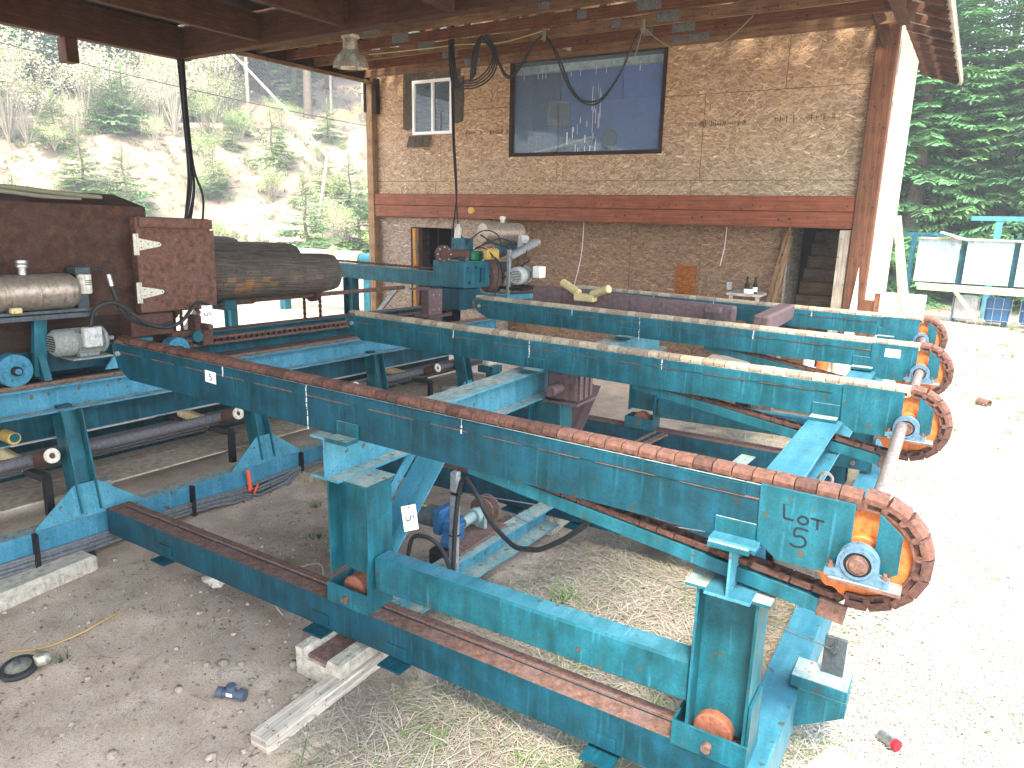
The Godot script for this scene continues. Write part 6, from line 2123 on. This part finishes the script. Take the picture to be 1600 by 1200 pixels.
# ---------------------------------------------------------------- lamp and cables overhead
func cables():
	var lp := thing("pendant_lamp", "bell shaped metal shed lamp hanging under the roof beam", "lamp", Vector3(-7.42, 2.4, -7.6))
	var c := Vector3(-7.42, 1.80, -7.6)
	var m := mb()
	m.lathe(c, Vector3(0.03, 1, 0.05).normalized(), [Vector2(0.235, 0.0), Vector2(0.24, 0.005), Vector2(0.225, 0.07), Vector2(0.185, 0.15), Vector2(0.115, 0.215), Vector2(0.10, 0.23), Vector2(0.095, 0.36), Vector2(0.09, 0.365), Vector2(0.09, 0.225), Vector2(0.11, 0.20), Vector2(0.175, 0.145), Vector2(0.215, 0.07), Vector2(0.23, 0.005)], 30)
	part("shade", m, M.tin, lp)
	m = mb()
	m.cyl(c + Vector3(0, 0.03, 0), c + Vector3(0, 0.2, 0), 0.07, 0.05, 18, 0.02)
	part("bulb", m, M.lens, lp)
	m = mb()
	m.span(c.x - 0.09, c.x + 0.09, c.y + 0.365, c.y + 0.42, c.z - 0.09, c.z + 0.09, 0.01)
	m.span(c.x - 0.14, c.x + 0.22, c.y + 0.48, c.y + 0.56, c.z - 0.12, c.z + 0.12, 0.01)
	part("mounting_box", m, M.white_dirty, lp)
	m = mb()
	m.span(c.x - 0.07, c.x + 0.07, c.y + 0.42, c.y + 0.48, c.z - 0.07, c.z + 0.07)
	part("lamp_neck", m, M.rust, lp)
	# bundle of black cables from the beam corner down behind the carriage
	var o := Vector3(-10.02, 2.0, -6.84)
	m = mb()
	for k in 6:
		var d := Vector3(0.05 * sin(k * 1.9), 0, 0.05 * cos(k * 1.7))
		m.tube(smooth([o + d, o + Vector3(0.0, -0.7, 0) + d * 0.8, o + Vector3(0.02, -1.5, 0.0) + d * 0.9, o + Vector3(0.0, -1.9, 0.02) + d * 1.2, o + Vector3(-0.12 - 0.02 * k, -2.6, 0.1) + d]), 0.017, 6)
	m.tube(smooth([o + Vector3(0.06, -1.3, 0), o + Vector3(0.12, -1.6, 0), o + Vector3(0.24, -1.85, 0), o + Vector3(0.24, -2.1, 0), o + Vector3(0.1, -2.6, 0)]), 0.018, 6)
	one("hanging_cables", "bundle of black cables hanging from the beam corner behind the rusty door", "cables", m, M.black, o + Vector3(0, -1, 0))
	# heavy cable looped along the trusses, and its drop to the power unit
	var z := -9.2
	m = mb()
	for k in 4:
		var e := 0.03 * k
		m.tube(smooth([Vector3(-6.98 + e, 2.62, z), Vector3(-6.97 + e, 2.2, z + 0.02), Vector3(-6.93 + e * 1.3, 1.80, z), Vector3(-6.8 + e, 1.74 + e, z), Vector3(-6.5, 1.72 + e * 1.2, z + 0.01), Vector3(-6.22 - e, 1.85 + e, z), Vector3(-6.12 - e, 2.1, z), Vector3(-6.25, 2.34 - e, z), Vector3(-6.4, 2.42 - e, z), Vector3(-6.55 + e, 2.2, z), Vector3(-6.6 + e, 1.8 + e, z)]), 0.012, 6)
	one("coiled_cable", "coil of dark cable hung on the trusses above the small window", "cable", m, M.rubber, Vector3(-6.6, 2.2, z))
	m = mb()
	for e in [0.0, 0.035]:
		m.tube(smooth([Vector3(-6.42, 2.43, z), Vector3(-6.2, 2.2, z), Vector3(-6.02 + e, 1.88, z), Vector3(-5.88 + e, 1.82 + e, z), Vector3(-5.7, 1.98 + e, z), Vector3(-5.5, 2.24, z), Vector3(-5.36, 2.30, z), Vector3(-5.2 + e, 2.1, z), Vector3(-4.95 + e, 1.62, z), Vector3(-4.7, 1.40 + e, z), Vector3(-4.45, 1.43 + e, z), Vector3(-4.2, 1.75, z), Vector3(-4.02, 2.15, z), Vector3(-3.92, 2.26, z)], 8), 0.013, 6)
	one("festoon_cable", "black cable hanging in deep loops in front of the big window", "cable", m, M.rubber, Vector3(-5.0, 2.0, z))
	m = mb()
	for e in [0.0, 0.05]:
		m.tube(smooth([Vector3(-6.95 + e, 2.6, z), Vector3(-6.92 + e * 0.5, 1.2, z), Vector3(-6.86 + e * 0.4, 0.3, z), Vector3(-6.72 - e, -0.1, z + 0.15), Vector3(-6.4 - e * 3.0, -0.38, z + 0.5), Vector3(-6.05 - e * 5, -0.46 - e, -8.4)], 8), 0.012, 6)
	one("drop_cable", "pair of black cables dropping past the small window to the power unit", "cable", m, M.black, Vector3(-6.8, 0, z))
	m = mb()
	m.cyl(Vector3(-6.55, -0.03, z), Vector3(-6.55, -0.03, z + 0.04), 0.05, -1, 12)
	one("cable_disc", "small yellow disc on the black drop cables at the brown beam", "disc", m, M.yellow, Vector3(-6.55, -0.08, z))
	m = mb()
	for q in [[-6.98, 2.68], [-6.84, 2.66], [-6.4, 2.56], [-5.36, 2.38], [-3.92, 2.34]]:
		m.bar(Vector3(q[0], q[1] - 0.14, z), Vector3(q[0], q[1] + 0.02, z), 0.02, 0.035, Vector3.RIGHT)
		m.boxt(Transform3D(Basis(), Vector3(q[0], q[1] - 0.10, z + 0.01)), Vector3(0.06, 0.05, 0.03), 0.008)
	one("cable_hanger", "row of worn straps holding the looped cable under the trusses", "hanger", m, M.rope, Vector3(-5.4, 2.5, z))
	m = mb()
	m.tube(sag(Vector3(-3.92, 2.28, z), Vector3(-2.72, 2.40, z - 0.6), 0.36, 14), 0.008, 5)
	m.tube(sag(Vector3(-3.92, 2.28, z), Vector3(-4.02, 1.92, z), 0.02, 6), 0.006, 5)
	one("thin_wire", "thin pale wire sagging from the loops to the right truss end", "wire", m, M.rope, Vector3(-3.4, 2.2, z))
	m = mb()
	m.tube(smooth([Vector3(-8.4, 2.30, -9.0), Vector3(-7.6, 2.36, -9.3), Vector3(-6.9, 2.38, -9.4), Vector3(-6.2, 2.34, -9.4), Vector3(-5.4, 2.44, -9.4)]), 0.009, 5)
	one("thin_wire", "pale wire running under the trusses from the lamp to the cable loops", "wire", m, M.yellow_pale, Vector3(-7, 2.3, -9.3))
	m = mb()
	m.tube(smooth([Vector3(-5.77, -0.17, -11.45), Vector3(-5.8, -0.8, -11.45), Vector3(-5.95, -1.5, -11.42)]), 0.006, 4)
	m.tube(smooth([Vector3(-3.3, -0.2, -11.5), Vector3(-3.31, -0.5, -11.5), Vector3(-3.35, -0.8, -11.48)]), 0.006, 4)
	one("white_string", "two thin white strings hanging down the lower wall under the beam", "string", m, M.white, Vector3(-5.8, -0.9, -11.1))
	m = mb()
	m.span(-5.95, -5.78, 2.52, 2.62, -10.78, -10.66, 0.01)
	m.cyl(Vector3(-5.9, 2.5, -10.7), Vector3(-5.72, 2.46, -10.62), 0.045, 0.06, 12)
	one("flood_lamp", "small silver flood lamp above the left corner of the big window", "lamp", m, M.steel, Vector3(-5.85, 2.5, -10.7))
	m = mb()
	m.span(-4.36, -4.2, 2.47, 2.57, -10.9, -10.84, 0.006)
	m.span(-3.42, -3.3, 2.5, 2.62, -10.9, -10.84, 0.006)
	m.span(-2.95, -2.88, 2.5, 2.66, -10.9, -10.86, 0.004)
	one("junction_box", "black junction boxes along the top of the wall over the big window", "junction box", m, M.black, Vector3(-3.9, 2.5, -10.87))
	m = mb()
	m.tube(sag(Vector3(-46.0, 9.6, -8.0), Vector3(-30.0, 4.4, -45.0), 0.9, 24), 0.025, 4)
	var ov := thing("overhead_line", "thin overhead line crossing the gap under the left roof beam", "wire", Vector3(-30, 4.4, -45))
	part("wire", m, M.black, ov)
	m = mb()
	m.cyl(Vector3(-30.0, height(-30, -45), -45), Vector3(-30.0, 4.6, -45), 0.12, 0.09, 10)
	part("pole", m, M.trunk, ov)

# ---------------------------------------------------------------- trees, brush, grass
func kite(m: MB, a: Vector3, d: Vector3, side: Vector3, l: float, w: float):
	var b := a + d * l
	var q := a + d * l * 0.45
	var n := side.cross(d).normalized()
	if n.y < 0: n = -n
	var s := side * w * 0.5
	m.tri(a, q - s, b, n, n, n)
	m.tri(a, b, q + s, n, n, n)

func conifer(h: float, base: float, spread: float, whorl: int, step: float, droop: float, tone: Color, big: float) -> Array:   # [trunk, crown]
	var t := mb()
	var pts := []
	for i in 9:
		pts.append(Vector3(sin(i * 1.3) * 0.05, h * i / 8.0, cos(i * 1.7) * 0.05))
	t.tube(pts, h * 0.016 + 0.05, 8, 0.08)
	var m := mb()
	m.colored = true
	var y := base
	while y < h - 0.2:
		var f := (y - base) / (h - base)
		var rad := spread * (1.0 - pow(f, 1.25)) * (0.75 + 0.25 * smoothstep(0.0, 0.15, f)) + 0.15
		for k in whorl:
			var az := rng.randf() * TAU
			var l := rad * rng.randf_range(0.6, 1.15)
			var dir := Vector3(cos(az), 0, sin(az))
			var p := Vector3(0, y + rng.randf_range(-0.2, 0.2), 0)
			var rise := lerpf(0.0, 0.7, f * f)
			var n := maxi(3, int(l / step))
			var shade := rng.randf_range(0.6, 1.3)
			for i in n:
				var u := float(i + 1) / n
				var d := (dir + Vector3.UP * (rise - droop * u * 1.5 + (0.3 * smoothstep(0.75, 1.0, u)))).normalized()
				var q := p + d * (l / n)
				var side := dir.cross(Vector3.UP)
				if i == 0 or n < 9:
					t.tri(p, q, p + Vector3(0, -0.03, 0), side, side, side)
				var tl := minf(0.75, l * 0.42) * (1.0 - 0.55 * absf(u - 0.45)) * big
				m.c = Color(tone.r * shade, tone.g * shade * rng.randf_range(0.85, 1.15), tone.b * shade)
				if u > 0.2:
					for s in [-1.0, 1.0]:
						var td: Vector3 = (d * rng.randf_range(0.5, 1.0) + side * s + Vector3.UP * rng.randf_range(-0.35, 0.05)).normalized()
						var across: Vector3 = td.cross(Vector3.UP + dir * rng.randf_range(-0.6, 0.6)).normalized()
						var o := q
						for e in 3:
							kite(m, o, (td + Vector3(rng.randf_range(-0.3, 0.3), rng.randf_range(-0.35, 0.1), rng.randf_range(-0.3, 0.3))).normalized(), across, tl * 0.55, tl * 0.2)
							o += td * tl * 0.3
					if i == n - 1:
						kite(m, q, d, side, tl, tl * 0.3)
				p = q
		y += step * lerpf(1.6, 0.9, f)
	kite(m, Vector3(0, h - 0.4, 0), Vector3.UP, Vector3.RIGHT, 0.7, 0.15)
	return [t, m]

func bush(r: float, h: float, leaves: int, size: float, tone: Color) -> Array:
	var t := mb()
	var m := mb()
	m.colored = true
	var n := 14
	for k in n:
		var az := TAU * k / n + rng.randf() * 0.4
		var lean := rng.randf_range(0.1, 0.9)
		var top := Vector3(cos(az) * r * lean, h * rng.randf_range(0.6, 1.0), sin(az) * r * lean)
		var mid := top * 0.5 + Vector3(0, h * 0.1, 0)
		t.tube([Vector3.ZERO, mid, top], 0.012 + h * 0.006, 4, 0.3)
		var shade := rng.randf_range(0.65, 1.3)
		for i in leaves / n:
			var u := rng.randf_range(0.3, 1.08)
			var p := (mid * (1.0 - u) + top * u) + Vector3(rng.randfn(0, 0.16), rng.randfn(0, 0.12), rng.randfn(0, 0.16)) * r
			m.c = Color(tone.r * shade, tone.g * shade, tone.b * shade) * rng.randf_range(0.8, 1.2)
			var d := Vector3(rng.randfn(0, 1), rng.randfn(0, 0.6), rng.randfn(0, 1)).normalized()
			kite(m, p, d, d.cross(Vector3(rng.randfn(0, 1), 1, rng.randfn(0, 1))).normalized(), size * rng.randf_range(0.6, 1.3), size * 0.5)
	return [t, m]

func grow(called: String, label: String, category: String, shape: Array, bark: Material, at: Vector3, group: String) -> Node3D:
	var o := thing(called, label, category, Vector3.ZERO, group)
	part("trunk" if category == "tree" else "stems", shape[0], bark, o)
	part("crown" if category == "tree" else "leaves", shape[1], M.leaf, o)
	o.position = at
	return o

func copy(o: Node3D, at: Vector3, turn: float, s: float) -> Node3D:
	var c: Node3D = o.duplicate()
	c.name = numbered(str(o.name).rstrip("0123456789").trim_suffix("_"))
	add_child(c)
	c.transform = Transform3D(Basis(Vector3.UP, turn).scaled(Vector3(s, s * 1.0, s)), at)
	return c

func plant(protos: Array, spots: Array, lo: float, hi: float):
	var k := 0
	for p in spots:
		var o: Node3D = protos[k % protos.size()]
		var at := Vector3(p.x, height(p.x, p.y) - 0.1, p.y)
		if k < protos.size():
			o.transform = Transform3D(Basis(Vector3.UP, rng.randf() * TAU), at)
		else:
			copy(o, at, rng.randf() * TAU, rng.randf_range(lo, hi))
		k += 1

func tuft(n: int, l: float, lie: float, w: float) -> ArrayMesh:   # a clump of blades
	var m := mb()
	m.colored = true
	for k in n:
		var az := rng.randf() * TAU
		var d := Vector3(cos(az), 0, sin(az))
		var side := d.cross(Vector3.UP) * w
		var p := Vector3(rng.randfn(0, 0.05), 0, rng.randfn(0, 0.05)) * (l / 0.2)
		var dir := (d * lie + Vector3.UP * rng.randf_range(0.3, 1.0) * (1.3 - lie)).normalized()
		var ll := l * rng.randf_range(0.5, 1.2)
		m.c = Color.WHITE * rng.randf_range(0.7, 1.15)
		for i in 3:
			var q := p + dir * ll / 3.0
			var s0 := side * (1.0 - i / 3.0)
			var s1 := side * (1.0 - (i + 1) / 3.0)
			var nn := Vector3.UP
			m.tri(p - s0, p + s0, q + s1, nn, nn, nn)
			if i < 2: m.tri(p - s0, q + s1, q - s1, nn, nn, nn)
			p = q
			dir = (dir + Vector3(0, -0.38, 0) + d * 0.1 + Vector3(rng.randfn(0, 0.12), 0, rng.randfn(0, 0.12))).normalized()
	return m.mesh(Vector3.ZERO, M.straw)

func vegetation():
	rng.seed = 99
	# the wall of conifers behind the yard at the right
	var right := []
	for k in 5:
		var hh := rng.randf_range(12.0, 16.0)
		right.append(grow("hemlock_tree", "dense green conifer in the wall of trees at the right edge of the yard", "tree", conifer(hh, 0.7, rng.randf_range(2.6, 3.2), 7, 0.125, rng.randf_range(0.25, 0.45), [Color(0.105, 0.25, 0.095), Color(0.135, 0.28, 0.095), Color(0.09, 0.22, 0.10), Color(0.11, 0.24, 0.09), Color(0.10, 0.24, 0.11)][k], 0.62), M.trunk, Vector3.ZERO, "conifers at the right edge of the yard"))
	var spots := []
	for q in [[-1.9, -27.5], [0.6, -28.0], [2.6, -27.0], [-4.2, -29.0], [-0.7, -30.0], [4.8, -28.5], [1.6, -31.0], [-2.8, -32.0], [7.0, -27.0], [9.5, -29.0], [3.6, -32.5], [-5.5, -33.0], [12.0, -27.5], [6.0, -33.0], [0.2, -34.5], [-8.0, -31.0], [14.0, -31.0], [-1.5, -38.0], [2.5, -38.0], [6.0, -39.0], [-5.0, -39.0]]:
		spots.append(Vector2(q[0], q[1]))
	plant(right, spots, 0.85, 1.15)
	# the forest above the bank at the left, its bare trunks and dead wood
	var far := []
	for k in 4:
		far.append(grow("spruce_tree", "conifer in the forest above the bank at the left", "tree", conifer(rng.randf_range(16.0, 22.0), [6.5, 2.0, 4.5, 1.0][k], rng.randf_range(2.2, 3.0), 6, 0.24, 0.3, [Color(0.055, 0.115, 0.05), Color(0.075, 0.13, 0.045), Color(0.06, 0.12, 0.06), Color(0.09, 0.14, 0.05)][k], 1.0), M.trunk, Vector3.ZERO, "conifers above the bank"))
	spots = []
	for k in 84:   # along the top of the bank, in bearings that look out under the roof
		var bear := rng.randf_range(0.62, 1.24)
		spots.append(Vector2(-sin(bear), -cos(bear)) * (rng.randf_range(60.0, 88.0) + (14.0 if bear > 0.97 and bear < 1.04 else 0.0)))
	for k in 40:
		var bear := rng.randf_range(0.85, 1.3)
		spots.append(Vector2(-sin(bear), -cos(bear)) * rng.randf_range(92.0, 140.0))
	plant(far, spots, 0.75, 1.2)
	for q in [[0.760, 61.0, 0.16, 15.0, "tall bare pale trunk, tallest of those above the bank"], [0.715, 60.0, 0.13, 14.0, "bare grey trunk nearest the mill's left corner above the bank"], [0.90, 62.0, 0.15, 14.0, "bare grey trunk left of the tall pale one above the bank"], [0.80, 63.0, 0.12, 12.0, "thin bare trunk between the two paler ones above the bank"]]:
		var p := Vector2(-sin(q[0]), -cos(q[0])) * float(q[1])
		var m := mb()
		var b := Vector3(p.x, height(p.x, p.y) - 0.2, p.y)
		m.tube([b, b + Vector3(0.1, q[3] * 0.5, 0), b + Vector3(0.15, q[3], 0.1)], q[2], 9, 0.5)
		var o := thing("bare_trunk", q[4], "tree", b)
		part("trunk", m, M.bark_pale, o)
		m = mb()
		for k in 26:
			var y: float = q[3] * rng.randf_range(0.2, 0.95)
			var az := rng.randf() * TAU
			var d := Vector3(cos(az), rng.randf_range(-0.4, 0.2), sin(az))
			m.tube([b + Vector3(0.1, y, 0), b + Vector3(0.1, y, 0) + d * rng.randf_range(0.3, 1.4)], 0.02, 4, 0.3)
		part("dead_branch_mass", m, M.trunk, o)
	var m := mb()   # the broken white birch that leans over its own stump
	var b0 := Vector3(-31.0, height(-31.0, -28.6), -28.6)
	m.tube(smooth([b0, b0 + Vector3(0.3, 2.4, -0.2), b0 + Vector3(0.5, 4.6, -0.5), b0 + Vector3(0.2, 5.2, -0.6), b0 + Vector3(-2.2, 8.2, 0.8), b0 + Vector3(-4.6, 11.0, 2.2)]), 0.11, 8, 0.6)
	one("leaning_birch", "white broken birch trunk bent over at its top, in front of the bank", "tree", m, M.bark_pale, b0)
	m = mb()
	var b1 := Vector3(-33.5, height(-33.5, -31.0) + 0.2, -31.0)
	m.tube([b1, b1 + Vector3(-3.0, 0.3, 1.2), b1 + Vector3(-6.0, 1.3, 3.0)], 0.14, 8, 0.6)
	one("fallen_log", "grey log fallen on the slope of the bank", "log", m, M.bark_pale, b1)
	# brush on the bank
	var pale := []
	for k in 3:
		pale.append(grow("pale_bush", "leafless pale bush on the bright bank at the left", "bush", bush(2.0, 4.2, 1700, 0.12, [Color(0.50, 0.48, 0.30), Color(0.52, 0.48, 0.36), Color(0.46, 0.47, 0.27)][k]), M.bark_pale, Vector3.ZERO, "pale bushes on the bank"))
	spots = []
	for k in 20:
		var bear := rng.randf_range(0.92, 1.26)
		spots.append(Vector2(-sin(bear), -cos(bear)) * rng.randf_range(52.0, 60.0))
	plant(pale, spots, 0.8, 1.7)
	var pale2 := pale
	spots = []
	for k in 12:
		var bear := rng.randf_range(0.68, 1.2)
		spots.append(Vector2(-sin(bear), -cos(bear)) * rng.randf_range(40.0, 56.0))
	for p in spots:
		copy(pale2[rng.randi() % 3], Vector3(p.x, height(p.x, p.y) - 0.1, p.y), rng.randf() * TAU, rng.randf_range(0.3, 0.7))
	var green := []
	for k in 2:
		green.append(grow("young_fir", "small bright green fir growing on the bank", "bush", conifer(3.6, 0.1, 1.5, 7, 0.16, 0.15, [Color(0.10, 0.19, 0.06), Color(0.13, 0.21, 0.055)][k], 1.0), M.trunk, Vector3.ZERO, "young firs on the bank"))
	spots = []
	for k in 22:
		var bear := rng.randf_range(0.64, 1.2)
		spots.append(Vector2(-sin(bear), -cos(bear)) * rng.randf_range(38.0, 62.0))
	plant(green, spots, 0.5, 1.2)
	var leafy := []
	for k in 3:
		leafy.append(grow("leafy_bush", "yellow green leafy bush on the bright bank at the left", "bush", bush(1.5, 2.2, 1900, 0.10, [Color(0.30, 0.36, 0.13), Color(0.24, 0.31, 0.11), Color(0.36, 0.38, 0.19)][k]), M.bark_pale, Vector3.ZERO, "leafy bushes on the bank"))
	spots = []
	for k in 70:
		var bear := rng.randf_range(0.66, 1.22)
		spots.append(Vector2(-sin(bear), -cos(bear)) * rng.randf_range(39.0, 64.0))
	plant(leafy, spots, 0.35, 1.1)
	# dead grass, weeds, leaves, twigs and gravel
	var dry := tuft(18, 0.21, 0.85, 0.0026)
	var xfs := []
	var cols := []
	while xfs.size() < 9000:
		var x := rng.randf_range(-3.2, 1.6)
		var z := rng.randf_range(-9.5, -1.4)
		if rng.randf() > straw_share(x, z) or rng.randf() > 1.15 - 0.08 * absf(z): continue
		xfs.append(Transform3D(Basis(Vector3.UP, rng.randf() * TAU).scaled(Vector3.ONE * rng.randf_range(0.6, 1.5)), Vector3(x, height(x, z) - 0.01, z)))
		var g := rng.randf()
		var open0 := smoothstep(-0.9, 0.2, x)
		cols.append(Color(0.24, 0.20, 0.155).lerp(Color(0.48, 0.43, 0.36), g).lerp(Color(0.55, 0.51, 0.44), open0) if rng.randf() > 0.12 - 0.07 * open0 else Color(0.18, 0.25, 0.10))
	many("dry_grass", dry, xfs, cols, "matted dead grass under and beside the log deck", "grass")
	xfs = []; cols = []
	var rough := tuft(22, 0.5, 0.5, 0.012)
	while xfs.size() < 5200:
		var bear := rng.randf_range(0.6, 1.3)
		var p := Vector2(-sin(bear), -cos(bear)) * rng.randf_range(36.0, 70.0)
		if xfs.size() > 4000:
			p = Vector2(rng.randf_range(-1.5, 9.0), rng.randf_range(-29.0, -10.0))
			if lump.get_noise_2d(p.x * 9.0 + 40.0, p.y * 9.0) < -0.05: continue
		xfs.append(Transform3D(Basis(Vector3.UP, rng.randf() * TAU).scaled(Vector3.ONE * rng.randf_range(0.5, 1.4) * (1.0 if xfs.size() < 4000 else 0.5)), Vector3(p.x, height(p.x, p.y) - 0.03, p.y)))
		cols.append([Color(0.44, 0.39, 0.3), Color(0.26, 0.21, 0.15), Color(0.2, 0.25, 0.1)][rng.randi() % 3])
	many("rough_grass", rough, xfs, cols, "dead and green grass on the bank and out in the yard", "grass")
	var weed := tuft(26, 0.13, 0.35, 0.005)
	var n := 0
	for q in [[-2.05, -4.0, 1.5, "largest green grass clump, under the black sagging cable"], [-1.8, -3.6, 1.0, "smaller green grass clump nearer than the largest one"], [-5.0, -4.7, 1.2, "green weed by the grey slabs behind the nearest rail"], [-4.7, -4.2, 0.8, "small green weed between the ribbon and the nearest column"], [-4.2, -3.75, 0.9, "green weed at the edge of the dead leaves"], [-4.4, -4.9, 1.0, "green weed in front of the nearest column, farthest back"], [-1.25, -5.4, 1.1, "green weed beyond the nearest stretcher, by the middle rail"], [-1.5, -2.6, 0.8, "green weed just before the nearest ground rail"], [-4.18, -1.75, 0.6, "small green weed beside the small wheel"], [-1.1, -3.3, 0.9, "green weed behind the right hand column"], [-4.05, -3.3, 0.7, "tiny green weed by the pale bent wire"]]:
		var o := MeshInstance3D.new()
		o.name = numbered("weed")
		o.mesh = weed
		o.material_override = M.weed if M.has("weed") else null
		add_child(o)
		o.transform = Transform3D(Basis(Vector3.UP, n * 1.3).scaled(Vector3.ONE * q[2]), Vector3(q[0], height(q[0], q[1]), q[1]))
		tag(o, q[3] if q[3] else "green weed sprouting from the ground around the log deck", "weed", "green weeds around the deck")
		n += 1
	xfs = []; cols = []
	var pm := mb()
	pm.blob(Vector3.ZERO, Vector3(1, 0.6, 0.8), 0.2, 8)
	pm.colored = true
	var pebble := pm.mesh(Vector3.ZERO, M.stone)
	for k in 1300:
		var x := rng.randf_range(-5.2, 0.2)
		var z := rng.randf_range(-5.5, -1.1)
		var s := 0.005 + 0.016 * pow(rng.randf(), 4.0)
		xfs.append(Transform3D(Basis(Vector3(rng.randf(), 1, rng.randf()).normalized(), rng.randf() * TAU).scaled(Vector3.ONE * s), Vector3(x, height(x, z), z)))
		cols.append(Color(0.34, 0.28, 0.23).lerp(Color(0.52, 0.46, 0.40), rng.randf()))
	many("gravel", pebble, xfs, cols, "loose gravel scattered over the dirt", "gravel")
	xfs = []; cols = []
	var tm := mb()
	tm.colored = true
	tm.tube([Vector3(-0.5, 0, 0), Vector3(-0.1, 0.03, 0.02), Vector3(0.5, 0, -0.03)], 0.022, 4, 0.5)
	var twig := tm.mesh(Vector3.ZERO, M.straw)
	for k in 900:
		var x := rng.randf_range(-5.2, -1.6)
		var z := rng.randf_range(-5.4, -1.1)
		if lump.get_noise_2d(x * 12.0 + 7.0, z * 12.0) < -0.02 and rng.randf() < 0.8: continue
		var s := rng.randf_range(0.03, 0.14) if k % 14 else rng.randf_range(0.16, 0.34)
		xfs.append(Transform3D(Basis(Vector3.UP, rng.randf() * TAU).scaled(Vector3(s, minf(s, 0.09), minf(s, 0.09))), Vector3(x, height(x, z) + 0.003, z)))
		cols.append(Color(0.16, 0.11, 0.08).lerp(Color(0.5, 0.42, 0.32), rng.randf()))
	many("bark_litter", twig, xfs, cols, "twigs and bark litter strewn over the dirt", "litter")
	xfs = []; cols = []
	var lm := mb()
	lm.colored = true
	lm.tri(Vector3(-0.5, 0, 0), Vector3(0, 0.12, 0.3), Vector3(0.5, 0, 0), Vector3.UP, Vector3.UP, Vector3.UP)
	lm.tri(Vector3(-0.5, 0, 0), Vector3(0.5, 0, 0), Vector3(0, 0.1, -0.3), Vector3.UP, Vector3.UP, Vector3.UP)
	var leaf := lm.mesh(Vector3.ZERO, M.straw)
	for k in 2400:
		var x := rng.randfn(-3.7, 0.75)
		var z := rng.randfn(-3.6, 0.7)
		if k % 3 == 0:
			x = rng.randf_range(-5.0, -2.0); z = rng.randf_range(-2.9, -1.2)
		if x > -2.2 or z > -1.1: continue
		xfs.append(Transform3D(Basis(Vector3(rng.randfn(0, 0.3), 1, rng.randfn(0, 0.3)).normalized(), rng.randf() * TAU).scaled(Vector3.ONE * rng.randf_range(0.012, 0.036)), Vector3(x, height(x, z) + 0.005, z)))
		cols.append(Color(0.13, 0.09, 0.07).lerp(Color(0.4, 0.32, 0.25), rng.randf()))
	many("dead_leaves", leaf, xfs, cols, "brown dead leaves and bark flakes on the dirt", "litter")
	n = 0
	var stone_labels := ["largest pale stone between the pipe tee and the concrete block", "small stone right of the biggest one on the dirt", "small stone left of the biggest one on the dirt", "pale stone between the small wheel and the pipe tee", "stone half under the plank, near the pipe tee", "stone at the front end of the plank", "stone beside the left foot of the hollow concrete block", "pale stone below the yellow cord", "small stone right of the small wheel", "small stone just right of the pipe tee", "stone nearest the eye, left of the plank end", "stone nearest the eye, right before the plank end", "stone between the rag and the pipe tee", "small stone between the pipe tee and the plank"]
	for q in [[-3.38, -2.26, 0.05], [-3.3, -2.32, 0.035], [-3.45, -2.2, 0.03], [-3.39, -1.98, 0.045], [-2.8, -2.3, 0.05], [-2.78, -1.75, 0.045], [-3.05, -2.5, 0.05], [-3.75, -2.2, 0.03], [-3.9, -1.75, 0.03], [-2.95, -2.05, 0.028], [-3.2, -1.5, 0.05], [-2.6, -1.55, 0.04], [-3.6, -2.5, 0.03], [-2.9, -2.2, 0.03]]:
		var sm := mb()
		sm.colored = true
		sm.c = Color(0.46, 0.40, 0.35) * (0.8 + 0.4 * rng.randf())
		sm.blob(Vector3(q[0], height(q[0], q[1]) + q[2] * 0.25, q[1]), Vector3(q[2], q[2] * 0.55, q[2] * 0.75) * 0.72, 0.16, 10, n * 0.9)
		one("stone", stone_labels[n], "stone", sm, M.stone, Vector3(q[0], G, q[1]), "pale stones on the dirt")
		n += 1
